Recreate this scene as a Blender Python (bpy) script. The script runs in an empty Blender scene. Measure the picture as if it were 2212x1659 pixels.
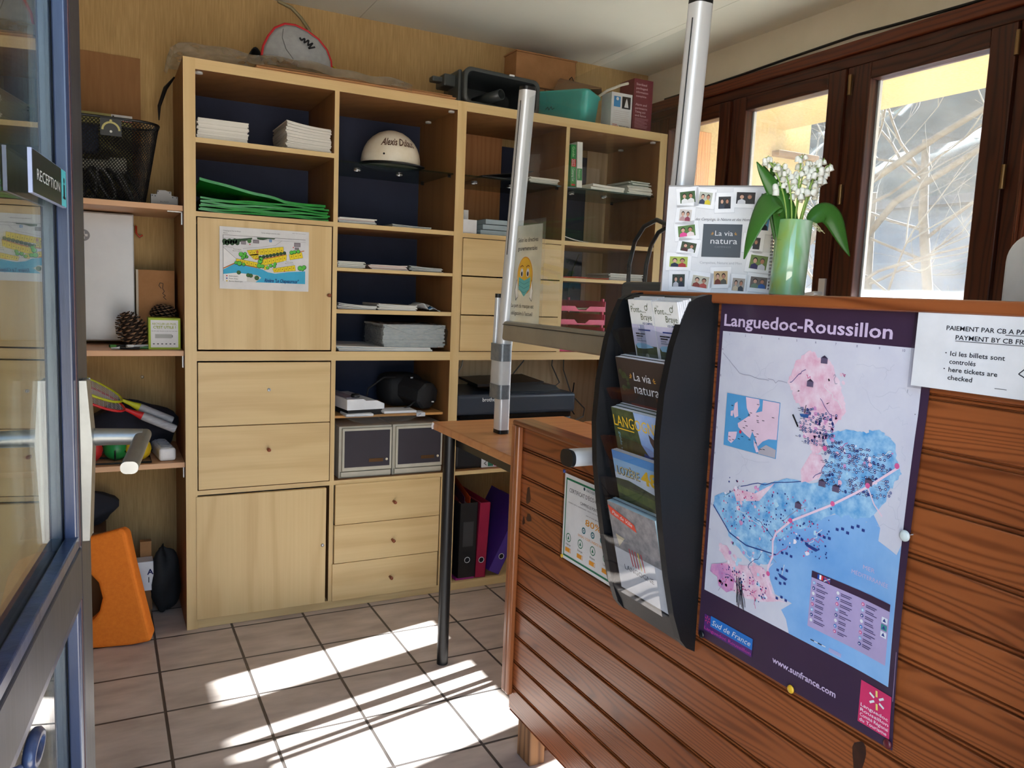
import bpy, bmesh, math, random
from mathutils import Vector, Matrix, Quaternion
random.seed(7)
SC = bpy.context.scene
COL = SC.collection
# ---------------------------------------------------------------- camera
cam_d = bpy.data.cameras.new('camera'); cam = bpy.data.objects.new('camera', cam_d); COL.objects.link(cam)
cam_d.sensor_fit = 'HORIZONTAL'; cam_d.sensor_width = 36.0
cam_d.lens = 36.0*1697.9/2212; cam_d.clip_start = .02; cam_d.clip_end = 300
def cam_axes(yaw, pitch, roll):
    cy, sy, cp, sp = math.cos(yaw), math.sin(yaw), math.cos(pitch), math.sin(pitch)
    f = Vector((sy*cp, cy*cp, sp)); r = Vector((cy, -sy, 0)); u = r.cross(f)
    return r*math.cos(roll)+u*math.sin(roll), u*math.cos(roll)-r*math.sin(roll), f
_r, _u, _f = cam_axes(0.482357711, -0.11650551, 0.0412771835)
CAM = Vector((-.1384, -2.7964, 1.2190))
cam.matrix_world = Matrix(((_r.x, _u.x, -_f.x, CAM.x), (_r.y, _u.y, -_f.y, CAM.y), (_r.z, _u.z, -_f.z, CAM.z), (0, 0, 0, 1)))
SC.camera = cam
# ---------------------------------------------------------------- sky, sun, exposure
SUN_AZ, SUN_EL = math.radians(12), math.radians(30.5)
w = bpy.data.worlds.new('sky'); SC.world = w; w.use_nodes = True
nt = w.node_tree; nt.nodes.clear()
wo = nt.nodes.new('ShaderNodeOutputWorld'); bg = nt.nodes.new('ShaderNodeBackground'); sk = nt.nodes.new('ShaderNodeTexSky')
sk.sky_type = 'NISHITA'; sk.sun_disc = False; sk.sun_elevation = SUN_EL; sk.sun_rotation = math.radians(90)-SUN_AZ
sk.air_density = 1.0; sk.dust_density = 2.5; sk.ozone_density = 1.0
bg.inputs['Strength'].default_value = SKY_STRENGTH = .52
nt.links.new(sk.outputs[0], bg.inputs[0]); nt.links.new(bg.outputs[0], wo.inputs[0])
sd = bpy.data.lights.new('sun', 'SUN'); sun = bpy.data.objects.new('sun', sd); COL.objects.link(sun)
sd.energy = 38.0; sd.angle = math.radians(.6); sd.color = (1.0, .97, .93)
sv = Vector((math.cos(SUN_EL)*math.cos(SUN_AZ), math.cos(SUN_EL)*math.sin(SUN_AZ), math.sin(SUN_EL)))
sun.rotation_euler = sv.to_track_quat('Z', 'Y').to_euler(); sun.location = sv*30
SC.view_settings.view_transform = 'Standard'; SC.view_settings.look = 'None'
SC.view_settings.gamma = 1.0; SC.view_settings.use_curve_mapping = False
SC.view_settings.exposure = 1.3
SC.render.engine = 'CYCLES'
cy = SC.cycles
cy.use_denoising = True; cy.max_bounces = 12; cy.diffuse_bounces = 6; cy.glossy_bounces = 6; cy.transmission_bounces = 8; cy.transparent_max_bounces = 24
cy.sample_clamp_indirect = 6.0; cy.caustics_reflective = False; cy.caustics_refractive = False
def portal(name, loc, rot, sx, sy):
    d = bpy.data.lights.new(name, 'AREA'); d.shape = 'RECTANGLE'; d.size = sx; d.size_y = sy; d.cycles.is_portal = True
    o = bpy.data.objects.new(name, d); o.location = loc; o.rotation_euler = rot; COL.objects.link(o)
portal('daylight portal windows', (2.36, -.55, 1.4), (0, math.radians(90), 0), 1.4, 1.8)
portal('daylight portal doorway', (.13, -2.5, 1.06), (math.radians(90), 0, 0), 1.0, 2.12)
# ---------------------------------------------------------------- materials
def lin(c):
    return tuple(((x/255)/12.92 if x/255 <= .04045 else ((x/255+.055)/1.055)**2.4) for x in c)
MATS = {}
def mat(name, rgb, rough=.5, metal=0.0, spec=.5, noise=None, bump=0.0, trans=0.0, coat=0.0, rgb2=None, sheen=0.0, sss=0):
    """procedural principled material; noise=(scale, (sx,sy,sz)) blends rgb to rgb2"""
    if name in MATS: return MATS[name]
    m = bpy.data.materials.new(name); m.use_nodes = True; n = m.node_tree.nodes; l = m.node_tree.links
    b = n['Principled BSDF']
    b.inputs['Base Color'].default_value = (*lin(rgb), 1); b.inputs['Roughness'].default_value = rough
    b.inputs['Metallic'].default_value = metal; b.inputs['Specular IOR Level'].default_value = spec
    b.inputs['Coat Weight'].default_value = coat
    if trans: b.inputs['Transmission Weight'].default_value = trans
    if sheen: b.inputs['Sheen Weight'].default_value = sheen
    if noise is None and rgb2 is None: noise = (14, (1, 1, 1)); rgb2 = tuple(max(0, x*.93) for x in rgb)
    tc = n.new('ShaderNodeTexCoord'); mp = n.new('ShaderNodeMapping'); nz = n.new('ShaderNodeTexNoise')
    mp.inputs['Scale'].default_value = noise[1]; nz.inputs['Scale'].default_value = noise[0]; nz.inputs['Detail'].default_value = 5
    nz.inputs['Roughness'].default_value = .6
    l.new(tc.outputs['Object'], mp.inputs[0]); l.new(mp.outputs[0], nz.inputs[0])
    mx = n.new('ShaderNodeMix'); mx.data_type = 'RGBA'
    rp = n.new('ShaderNodeMapRange'); rp.inputs[1].default_value = .3; rp.inputs[2].default_value = .7
    l.new(nz.outputs[0], rp.inputs[0]); l.new(rp.outputs[0], mx.inputs[0])
    mx.inputs[6].default_value = (*lin(rgb), 1); mx.inputs[7].default_value = (*lin(rgb2 or rgb), 1)
    l.new(mx.outputs[2], b.inputs['Base Color'])
    if bump:
        bp = n.new('ShaderNodeBump'); bp.inputs['Strength'].default_value = bump; bp.inputs['Distance'].default_value = .002
        l.new(nz.outputs[0], bp.inputs['Height']); l.new(bp.outputs[0], b.inputs['Normal'])
    MATS[name] = m; return m
def ink(rgb, rough=.6):
    return mat('ink_%02x%02x%02x' % tuple(int(x) for x in rgb), rgb, rough, spec=.3)
def thin_glass(name, tint=(255, 255, 255), ior=1.5, dust=0.0, dust_rgb=(225, 228, 230), rough=.0, scale=9, crinkle=0.0):
    m = bpy.data.materials.new(name); m.use_nodes = True; n = m.node_tree.nodes; l = m.node_tree.links; n.clear()
    o = n.new('ShaderNodeOutputMaterial'); t = n.new('ShaderNodeBsdfTransparent'); g = n.new('ShaderNodeBsdfGlossy')
    f = n.new('ShaderNodeFresnel'); mx = n.new('ShaderNodeMixShader'); f.inputs[0].default_value = ior
    t.inputs[0].default_value = (*lin(tint), 1); g.inputs['Roughness'].default_value = rough
    ge = n.new('ShaderNodeNewGeometry'); io = n.new('ShaderNodeMapRange'); io.inputs[3].default_value = ior; io.inputs[4].default_value = 1/ior   # same reflectance on both faces of a thin sheet
    l.new(ge.outputs['Backfacing'], io.inputs[0]); l.new(io.outputs[0], f.inputs[0])
    l.new(f.outputs[0], mx.inputs[0]); l.new(t.outputs[0], mx.inputs[1]); l.new(g.outputs[0], mx.inputs[2])
    if crinkle:
        nb = n.new('ShaderNodeTexNoise'); nb.inputs['Scale'].default_value = 45; nb.inputs['Detail'].default_value = 4; nb.inputs['Distortion'].default_value = 1.5
        tb = n.new('ShaderNodeTexCoord'); l.new(tb.outputs['Object'], nb.inputs[0]); bu = n.new('ShaderNodeBump'); bu.inputs['Strength'].default_value = crinkle; bu.inputs['Distance'].default_value = .01
        l.new(nb.outputs[0], bu.inputs['Height']); l.new(bu.outputs[0], g.inputs['Normal']); l.new(bu.outputs[0], f.inputs['Normal'])
    last = mx
    if dust:
        tr = n.new('ShaderNodeBsdfTranslucent'); tr.inputs[0].default_value = (*lin(dust_rgb), 1)
        nz = n.new('ShaderNodeTexNoise'); nz.inputs['Scale'].default_value = scale; nz.inputs['Detail'].default_value = 8
        tc = n.new('ShaderNodeTexCoord'); l.new(tc.outputs['Object'], nz.inputs[0])
        ma = n.new('ShaderNodeMapRange'); ma.inputs[1].default_value = .3; ma.inputs[2].default_value = .75
        ma.inputs[3].default_value = dust*.55; ma.inputs[4].default_value = dust*1.5
        l.new(nz.outputs[0], ma.inputs[0])
        m2 = n.new('ShaderNodeMixShader'); l.new(ma.outputs[0], m2.inputs[0]); l.new(mx.outputs[0], m2.inputs[1]); l.new(tr.outputs[0], m2.inputs[2]); last = m2
    l.new(last.outputs[0], o.inputs[0]); MATS[name] = m; return m
def wood(name, c1, c2, axis, freq=60, dist=5, rough=.4, board=None, coat=0.0, fine=.35, stretch=.09, lo=.25, hi=.95):
    """grain running along axis ('x','y','z'); board=(axis, pitch, offset) gives every board its own figure"""
    m = bpy.data.materials.new(name); m.use_nodes = True; n = m.node_tree.nodes; l = m.node_tree.links; b = n['Principled BSDF']
    b.inputs['Roughness'].default_value = rough; b.inputs['Coat Weight'].default_value = coat; b.inputs['Coat Roughness'].default_value = .25
    b.inputs['Specular IOR Level'].default_value = .4
    tc = n.new('ShaderNodeTexCoord'); sp = n.new('ShaderNodeSeparateXYZ'); l.new(tc.outputs['Object'], sp.inputs[0])
    idx = 'xyz'.index(axis); cross = [i for i in range(3) if i != idx]
    def math_(op, a, b_=None, v=None):
        q = n.new('ShaderNodeMath'); q.operation = op
        if hasattr(a, 'links'): l.new(a, q.inputs[0])
        else: q.inputs[0].default_value = a
        if b_ is not None:
            if hasattr(b_, 'links'): l.new(b_, q.inputs[1])
            else: q.inputs[1].default_value = b_
        return q.outputs[0]
    along = sp.outputs[idx]; ca, cb = sp.outputs[cross[0]], sp.outputs[cross[1]]
    seed = None
    if board:
        bi = math_('FLOOR', math_('DIVIDE', math_('SUBTRACT', sp.outputs['xyz'.index(board[0])], board[2]), board[1]))
        wn = n.new('ShaderNodeTexWhiteNoise'); wn.noise_dimensions = '1D'; l.new(bi, wn.inputs['W']); seed = wn.outputs['Value']
        along = math_('ADD', along, math_('MULTIPLY', seed, 9.0))
    cv = n.new('ShaderNodeCombineXYZ')
    l.new(math_('MULTIPLY', along, stretch*10), cv.inputs[0]); l.new(math_('MULTIPLY', ca, 7.0), cv.inputs[1]); l.new(math_('MULTIPLY', cb, 7.0), cv.inputs[2])
    nz = n.new('ShaderNodeTexNoise'); nz.inputs['Scale'].default_value = 1.6; nz.inputs['Detail'].default_value = 2.0; l.new(cv.outputs[0], nz.inputs[0])
    acc = math_('ADD', math_('MULTIPLY', math_('ADD', ca, cb), freq), math_('MULTIPLY', nz.outputs[0], dist))
    if seed is not None: acc = math_('ADD', acc, math_('MULTIPLY', seed, 5.0))
    band = math_('MULTIPLY', math_('ADD', math_('SINE', math_('MULTIPLY', acc, 6.283)), 1.0), .5)
    cv2 = n.new('ShaderNodeCombineXYZ')
    l.new(math_('MULTIPLY', along, 3.0), cv2.inputs[0]); l.new(math_('MULTIPLY', ca, 160.0), cv2.inputs[1]); l.new(math_('MULTIPLY', cb, 160.0), cv2.inputs[2])
    nf = n.new('ShaderNodeTexNoise'); nf.inputs['Scale'].default_value = 1.0; nf.inputs['Detail'].default_value = 3.0; l.new(cv2.outputs[0], nf.inputs[0])
    val = math_('ADD', math_('MULTIPLY', math_('POWER', band, 2.8), 1-fine), math_('MULTIPLY', nf.outputs[0], fine))
    if seed is not None: val = math_('ADD', val, math_('MULTIPLY', math_('SUBTRACT', seed, .5), .35))
    mr = n.new('ShaderNodeMapRange'); mr.inputs[1].default_value = lo-.25; mr.inputs[2].default_value = hi; l.new(val, mr.inputs[0])
    mx = n.new('ShaderNodeMix'); mx.data_type = 'RGBA'; mx.inputs[6].default_value = (*lin(c1), 1); mx.inputs[7].default_value = (*lin(c2), 1)
    l.new(mr.outputs[0], mx.inputs[0]); l.new(mx.outputs[2], b.inputs['Base Color'])
    bp = n.new('ShaderNodeBump'); bp.inputs['Strength'].default_value = .12; bp.inputs['Distance'].default_value = .001
    l.new(val, bp.inputs['Height']); l.new(bp.outputs[0], b.inputs['Normal'])
    MATS[name] = m; return m
# ---------------------------------------------------------------- mesh builder
class F:
    """a flat drawing frame: origin o, right u, up v, normal n = u x v"""
    def __init__(s, o, u, v): s.o = Vector(o); s.u = Vector(u).normalized(); s.v = Vector(v).normalized(); s.n = s.u.cross(s.v)
    def p(s, a, b, h=0.0): return s.o+s.u*a+s.v*b+s.n*h
    def sub(s, a, b, ang=0, h=0.0):
        c, d = math.cos(ang), math.sin(ang)
        return F(s.p(a, b, h), s.u*c+s.v*d, s.v*c-s.u*d)
_TXT = {}
def glyphs(s, bold=0.0, shear=0.0):
    k = (s, bold, shear)
    if k in _TXT: return _TXT[k]
    cu = bpy.data.curves.new('lettering', 'FONT'); cu.body = s; cu.size = 1; cu.offset = bold; cu.shear = shear; cu.resolution_u = 2
    ob = bpy.data.objects.new('lettering', cu); COL.objects.link(ob)
    dg = bpy.context.evaluated_depsgraph_get(); dg.update()
    me = bpy.data.meshes.new_from_object(ob.evaluated_get(dg))
    vs = [v.co.copy() for v in me.vertices]; fs = [tuple(p.vertices) for p in me.polygons]
    bpy.data.objects.remove(ob); bpy.data.curves.remove(cu); bpy.data.meshes.remove(me)
    if vs:
        x0 = min(v.x for v in vs); x1 = max(v.x for v in vs)
    else: x0, x1 = 0, 1
    _TXT[k] = (vs, fs, x0, max(1e-6, x1-x0)); return _TXT[k]
class MB:
    def __init__(s): s.v = []; s.f = []; s.mi = []; s.sm = []; s.mats = []; s.T = None
    def m(s, mt):
        if mt not in s.mats: s.mats.append(mt)
        return s.mats.index(mt)
    def add(s, vs, fs, mt, smooth=False):
        b = len(s.v); i = s.m(mt)
        for p in vs:
            p = Vector(p); s.v.append(s.T @ p if s.T is not None else p)
        for f in fs: s.f.append(tuple(b+k for k in f)); s.mi.append(i); s.sm.append(smooth)
        return s
    def box(s, x0, y0, z0, x1, y1, z1, mt, T=None):
        vs = [Vector(p) for p in ((x0, y0, z0), (x1, y0, z0), (x1, y1, z0), (x0, y1, z0), (x0, y0, z1), (x1, y0, z1), (x1, y1, z1), (x0, y1, z1))]
        if T is not None: vs = [T @ p for p in vs]
        return s.add(vs, [(0, 3, 2, 1), (4, 5, 6, 7), (0, 1, 5, 4), (1, 2, 6, 5), (2, 3, 7, 6), (3, 0, 4, 7)], mt)
    def prism(s, pts, fr, h0, h1, mt, mside=None, smooth=False):
        n = len(pts); a = [fr.p(p[0], p[1], h0) for p in pts]; b = [fr.p(p[0], p[1], h1) for p in pts]
        s.add(b, [tuple(range(n))], mt); s.add(a, [tuple(reversed(range(n)))], mt)
        s.add(a+b, [(i, (i+1) % n, n+(i+1) % n, n+i) for i in range(n)], mside or mt, smooth); return s
    def tube(s, pts, r, mt, n=8, caps=True, smooth=True, sq=None):
        pts = [Vector(p) for p in pts]; m = len(pts); rr = r if isinstance(r, (list, tuple)) else [r]*m
        vs = []; up = None
        for i, p in enumerate(pts):
            t = (pts[min(i+1, m-1)]-pts[max(i-1, 0)]).normalized()
            if up is None:
                up = Vector((0, 0, 1)) if abs(t.z) < .9 else Vector((1, 0, 0))
            a = (up-t*up.dot(t)).normalized(); up = a; c = t.cross(a)
            for k in range(n):
                th = 2*math.pi*(k+.5)/n; vs.append(p+(a*math.cos(th)+c*math.sin(th))*rr[i])
        fs = [(i*n+k, i*n+(k+1) % n, (i+1)*n+(k+1) % n, (i+1)*n+k) for i in range(m-1) for k in range(n)]
        s.add(vs, fs, mt, smooth)
        if caps: s.add(vs[:n], [tuple(reversed(range(n)))], mt); s.add(vs[-n:], [tuple(range(n))], mt)
        return s
    def bar(s, p0, p1, wv, hv, mt, chamfer=.25, n=3):
        """rounded rectangular bar between two points; wv and hv are full cross vectors"""
        p0, p1, wv, hv = Vector(p0), Vector(p1), Vector(wv), Vector(hv)
        prof = []
        lw, lh = wv.length, hv.length; r = chamfer*min(lw, lh); wx, hx = wv/lw, hv/lh
        for cx, cyy, a0 in ((lw/2-r, lh/2-r, 0), (-lw/2+r, lh/2-r, 90), (-lw/2+r, -lh/2+r, 180), (lw/2-r, -lh/2+r, 270)):
            for k in range(n+1):
                a = math.radians(a0+90*k/n); prof.append(wx*(cx+r*math.cos(a))+hx*(cyy+r*math.sin(a)))
        N = len(prof); vs = [p0+q for q in prof]+[p1+q for q in prof]
        s.add(vs, [(i, (i+1) % N, N+(i+1) % N, N+i) for i in range(N)], mt, True)
        s.add(vs[:N], [tuple(reversed(range(N)))], mt); s.add(vs[N:], [tuple(range(N))], mt); return s
    def lathe(s, prof, o, mt, n=28, T=None, smooth=True, axis=(0, 0, 1), caps=True):
        o = Vector(o); q = Vector((0, 0, 1)).rotation_difference(Vector(axis)); vs = []
        for r, z in prof:
            for k in range(n):
                a = 2*math.pi*k/n; vs.append(o+q @ Vector((r*math.cos(a), r*math.sin(a), z)))
        fs = [(i*n+k, i*n+(k+1) % n, (i+1)*n+(k+1) % n, (i+1)*n+k) for i in range(len(prof)-1) for k in range(n)]
        s.add(vs, fs, mt, smooth)
        if caps and prof[0][0] > 1e-5: s.add(vs[:n], [tuple(reversed(range(n)))], mt)
        if caps and prof[-1][0] > 1e-5: s.add(vs[-n:], [tuple(range(n))], mt)
        return s
    def ball(s, o, r, mt, n=14, sc=(1, 1, 1)):
        o = Vector(o); vs = []; h = n//2
        for i in range(h+1):
            th = math.pi*i/h
            for k in range(n):
                a = 2*math.pi*k/n; vs.append(o+Vector((r*sc[0]*math.sin(th)*math.cos(a), r*sc[1]*math.sin(th)*math.sin(a), r*sc[2]*math.cos(th))))
        s.add(vs, [(i*n+k, (i+1)*n+k, (i+1)*n+(k+1) % n, i*n+(k+1) % n) for i in range(h) for k in range(n)], mt, True); return s
    def grid(s, fn, nu, nv, mt, smooth=True, mfn=None):
        vs = [fn(i/nu, j/nv) for j in range(nv+1) for i in range(nu+1)]
        fs = [(j*(nu+1)+i, j*(nu+1)+i+1, (j+1)*(nu+1)+i+1, (j+1)*(nu+1)+i) for j in range(nv) for i in range(nu)]
        return s.add(vs, fs, mt, smooth)
    # ---- flat printing on a frame
    def rect(s, fr, u0, v0, u1, v1, h, mt): return s.add([fr.p(u0, v0, h), fr.p(u1, v0, h), fr.p(u1, v1, h), fr.p(u0, v1, h)], [(0, 1, 2, 3)], mt)
    def ngon(s, fr, pts, h, mt):
        ar = sum(pts[i][0]*pts[(i+1) % len(pts)][1]-pts[(i+1) % len(pts)][0]*pts[i][1] for i in range(len(pts)))
        if ar < 0: pts = list(reversed(pts))
        return s.add([fr.p(a, b, h) for a, b in pts], [tuple(range(len(pts)))], mt)
    def disc(s, fr, u, v, r, h, mt, n=10, ry=None):
        ry = ry or r
        return s.ngon(fr, [(u+r*math.cos(2*math.pi*k/n), v+ry*math.sin(2*math.pi*k/n)) for k in range(n)], h, mt)
    def ring(s, fr, u, v, r0, r1, h, mt, n=10):
        a = [fr.p(u+r1*math.cos(2*math.pi*k/n), v+r1*math.sin(2*math.pi*k/n), h) for k in range(n)]
        b = [fr.p(u+r0*math.cos(2*math.pi*k/n), v+r0*math.sin(2*math.pi*k/n), h) for k in range(n)]
        return s.add(a+b, [(k, (k+1) % n, n+(k+1) % n, n+k) for k in range(n)], mt)
    def line(s, fr, pts, wd, h, mt):
        for (a, b), (c, d) in zip(pts, pts[1:]):
            L = math.hypot(c-a, d-b)
            if L < 1e-7: continue
            nx, ny = -(d-b)/L*wd/2, (c-a)/L*wd/2
            s.add([fr.p(a-nx, b-ny, h), fr.p(c-nx, d-ny, h), fr.p(c+nx, d+ny, h), fr.p(a+nx, b+ny, h)], [(0, 1, 2, 3)], mt)
        return s
    def text(s, t, fr, u, v, size, mt, h=.0004, width=None, bold=0.0, shear=0.0, align='l', fn=None):
        vs, fs, x0, wd = glyphs(t, bold, shear)
        if not vs: return s
        sx = size if width is None else width/wd
        off = {'l': 0, 'c': -.5*wd*sx, 'r': -wd*sx}[align]
        P = fn or fr.p
        return s.add([P(u+off+(p.x-x0)*sx, v+p.y*size, h) for p in vs], fs, mt)
    def build(s, name, parent=None, bevel=0.0, seg=2, kind=None, solid=0.0, sub=0, wire=0.0, autosm=None, base=True):
        root = parent
        while root is not None and root.parent is not None: root = root.parent
        off = root.location.copy() if root is not None else Vector()
        if root is None and base and s.v:
            xs = [p.x for p in s.v]; ys = [p.y for p in s.v]; zs = [p.z for p in s.v]
            off = Vector(((min(xs)+max(xs))/2, (min(ys)+max(ys))/2, min(zs)))
        me = bpy.data.meshes.new(name); me.from_pydata([tuple(p-off) for p in s.v], [], s.f)
        for mt in s.mats: me.materials.append(mt)
        me.polygons.foreach_set('material_index', s.mi); me.polygons.foreach_set('use_smooth', s.sm); me.update()
        o = bpy.data.objects.new(name, me); COL.objects.link(o)
        if root is None: o.location = off
        else: o.parent = parent
        if bevel:
            md = o.modifiers.new('edge', 'BEVEL'); md.width = bevel; md.segments = seg; md.limit_method = 'ANGLE'; md.angle_limit = math.radians(40)
        if solid:
            md = o.modifiers.new('thickness', 'SOLIDIFY'); md.thickness = solid; md.offset = 0
        if wire:
            md = o.modifiers.new('wires', 'WIREFRAME'); md.thickness = wire
        if sub:
            md = o.modifiers.new('smooth', 'SUBSURF'); md.levels = sub; md.render_levels = sub
        if kind: o['kind'] = kind
        return o
def thing(name, label, cat, loc, group=None, kind=None):
    o = bpy.data.objects.new(name, None); COL.objects.link(o); o.location = loc; o.empty_display_size = .05
    return tag(o, label, cat, group, kind)
def tag(o, label, cat, group=None, kind=None):
    o['label'] = label; o['category'] = cat
    if group: o['group'] = group
    if kind: o['kind'] = kind
    return o
def struct(o, label=None):
    o['kind'] = 'structure'
    if label: o['label'] = label
    return o
def dup(root, loc=None, rotz=None, label=None, group=None):
    r = root.copy(); COL.objects.link(r)
    if loc is not None: r.location = loc
    if rotz is not None: r.rotation_euler = (root.rotation_euler.x, root.rotation_euler.y, rotz)
    if label: r['label'] = label
    if group: r['group'] = group
    for ch in list(root.children):
        c = ch.copy(); COL.objects.link(c); c.parent = r
        for g in ch.children:
            d = g.copy(); COL.objects.link(d); d.parent = c
    return r
X, Y, Z = Vector((1, 0, 0)), Vector((0, 1, 0)), Vector((0, 0, 1))
def front(x, y, z): return F((x, y, z), X, Z)          # a sheet facing the camera side (-Y)
def side(x, y, z): return F((x, y, z), -Y, Z)           # a sheet facing -X (counter front)
def RT(o, rz=0, rx=0, ry=0):
    return Matrix.Translation(Vector(o)) @ Matrix.Rotation(rz, 4, 'Z') @ Matrix.Rotation(rx, 4, 'X') @ Matrix.Rotation(ry, 4, 'Y')
rnd = random.uniform
R = math.radians
WHITE = mat('white_paper', (224, 224, 226), .6)
PAPER = mat('off_white_paper', (226, 224, 216), .7)
BLACK = mat('black_plastic', (20, 20, 22), .45)
INKB = ink((25, 25, 32))
# ================================================================ ROOM
def floor_mat():
    m = bpy.data.materials.new('floor_tiles'); m.use_nodes = True; n = m.node_tree.nodes; l = m.node_tree.links; b = n['Principled BSDF']
    tc = n.new('ShaderNodeTexCoord'); sp = n.new('ShaderNodeSeparateXYZ'); l.new(tc.outputs['Object'], sp.inputs[0])
    def M_(op, a, v):
        q = n.new('ShaderNodeMath'); q.operation = op; l.new(a, q.inputs[0])
        if hasattr(v, 'links'): l.new(v, q.inputs[1])
        elif v is not None: q.inputs[1].default_value = v
        return q.outputs[0]
    S = .2515; es = []; ids = []
    for k in (0, 1):
        d = M_('DIVIDE', sp.outputs[k], S); fr = M_('SUBTRACT', d, M_('FLOOR', d, None)); ids.append(M_('FLOOR', d, None))
        es.append(M_('MINIMUM', fr, M_('SUBTRACT', M_('MULTIPLY', fr, -1), -1.0)))
    e = M_('MINIMUM', es[0], es[1])
    mr = n.new('ShaderNodeMapRange'); mr.inputs[1].default_value = .0135; mr.inputs[2].default_value = .0185; l.new(e, mr.inputs[0])
    cv = n.new('ShaderNodeCombineXYZ'); l.new(ids[0], cv.inputs[0]); l.new(ids[1], cv.inputs[1])
    wn = n.new('ShaderNodeTexWhiteNoise'); wn.noise_dimensions = '2D'; l.new(cv.outputs[0], wn.inputs['Vector'])
    mp = n.new('ShaderNodeMapping'); mp.inputs['Scale'].default_value = (5, 14, 1); mp.inputs['Rotation'].default_value = (0, 0, .5)
    ad = n.new('ShaderNodeVectorMath'); ad.operation = 'ADD'; l.new(tc.outputs['Object'], ad.inputs[0]); l.new(wn.outputs['Color'], ad.inputs[1])
    l.new(ad.outputs[0], mp.inputs[0]); nz = n.new('ShaderNodeTexNoise'); nz.inputs['Scale'].default_value = 1.3; nz.inputs['Detail'].default_value = 6; l.new(mp.outputs[0], nz.inputs[0])
    mx = n.new('ShaderNodeMix'); mx.data_type = 'RGBA'; mx.inputs[6].default_value = (*lin((157, 143, 134)), 1); mx.inputs[7].default_value = (*lin((190, 175, 165)), 1)
    r2 = n.new('ShaderNodeMapRange'); r2.inputs[1].default_value = .3; r2.inputs[2].default_value = .7; l.new(nz.outputs[0], r2.inputs[0]); l.new(r2.outputs[0], mx.inputs[0])
    gr = n.new('ShaderNodeMix'); gr.data_type = 'RGBA'; gr.inputs[6].default_value = (*lin((66, 58, 54)), 1)
    l.new(mr.outputs[0], gr.inputs[0]); l.new(mx.outputs[2], gr.inputs[7]); l.new(gr.outputs[2], b.inputs['Base Color'])
    b.inputs['Roughness'].default_value = .42; b.inputs['Specular IOR Level'].default_value = .45
    bp = n.new('ShaderNodeBump'); bp.inputs['Strength'].default_value = .6; bp.inputs['Distance'].default_value = .003
    hs = M_('ADD', mr.outputs[0], M_('MULTIPLY', nz.outputs[0], .25)); l.new(hs, bp.inputs['Height']); l.new(bp.outputs[0], b.inputs['Normal'])
    return m
FLOOR = floor_mat()
BURLAP = mat('burlap_wallpaper', (190, 160, 112), .9, noise=(9, (22, 22, 1.1)), rgb2=(166, 136, 90), bump=.35, spec=.2)
PLASTER = mat('cream_plaster', (224, 216, 196), .9, noise=(4, (1, 1, 1)), rgb2=(214, 206, 184), spec=.2)
CEIL = mat('ceiling_paint', (222, 222, 210), .85, noise=(2, (1, 1, 1)), rgb2=(216, 216, 204), spec=.2)
MAHOG = wood('mahogany_stain', (84, 42, 26), (48, 22, 13), 'y', freq=40, dist=6, rough=.38)
MAHOGV = wood('mahogany_stain_upright', (84, 42, 26), (48, 22, 13), 'z', freq=40, dist=6, rough=.38)
TRIMW = wood('red_brown_trim', (128, 66, 36), (78, 36, 20), 'z', freq=60, dist=4, rough=.4)
TRIMH = wood('red_brown_trim_level', (118, 58, 32), (74, 34, 20), 'y', freq=60, dist=4, rough=.4)
YPLAST = mat('yellow_render', (196, 172, 122), .95, noise=(60, (1, 1, 1)), rgb2=(172, 146, 98), bump=.8, spec=.1)
BRASS = mat('dull_brass', (150, 118, 80), .35, metal=.9)
ALU = mat('satin_aluminium', (232, 234, 237), .42, metal=.35, noise=(30, (1, 1, .05)), rgb2=(222, 225, 229))
FRONT_Y, BACK_Y, RX, LX, CZ = -2.42, .45, 2.24, -1.05, 2.29
struct(MB().box(LX-.1, FRONT_Y, -.1, RX+.1, BACK_Y+.1, 0, FLOOR).build('floor', base=False), 'beige clay floor tiles with dark grout')
struct(MB().box(LX-.1, BACK_Y, 0, RX, BACK_Y+.1, CZ, BURLAP).build('wall_back', base=False), 'back wall in tan burlap wallpaper')
struct(MB().box(LX-.1, FRONT_Y, 0, LX, BACK_Y, CZ, BURLAP).build('wall_left', base=False))
c_ = MB()
for x0, x1 in ((LX-.1, -.30), (-.298, .80), (.802, 1.904), (1.906, RX+.1)): c_.box(x0, FRONT_Y, CZ, x1, BACK_Y+.1, CZ+.06, CEIL)
c_.box(LX-.1, FRONT_Y, CZ+.012, RX+.1, BACK_Y+.1, CZ+.1, CEIL)
struct(c_.build('ceiling', base=False), 'cream painted ceiling boards with thin joints')
# right wall: plaster above the window head, below the sill and beside the trim
m = MB(); m.box(RX, -1.47, 2.145, RX+.16, BACK_Y+.1, CZ, PLASTER); m.box(RX, -1.47, 0, RX+.16, BACK_Y+.1, .70, PLASTER)
m.box(RX, FRONT_Y, 0, RX+.16, -1.47, CZ, PLASTER)
struct(m.build('wall_right', base=False), 'cream plaster wall above the windows')
# front wall (behind the camera's doorway): left piece, lintel and the wall right of the doorway
m = MB(); m.box(LX-.1, FRONT_Y-.12, 0, -.36, FRONT_Y, CZ, PLASTER); m.box(-.36, FRONT_Y-.12, 2.12, RX+.16, FRONT_Y, CZ, PLASTER)
m.box(.62, FRONT_Y-.12, 0, RX+.16, FRONT_Y, 2.12, PLASTER)
struct(m.build('wall_front', base=False))
struct(MB().box(LX, BACK_Y-.012, 0, .10, BACK_Y, .07, FLOOR).build('baseboard_back', base=False))
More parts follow.
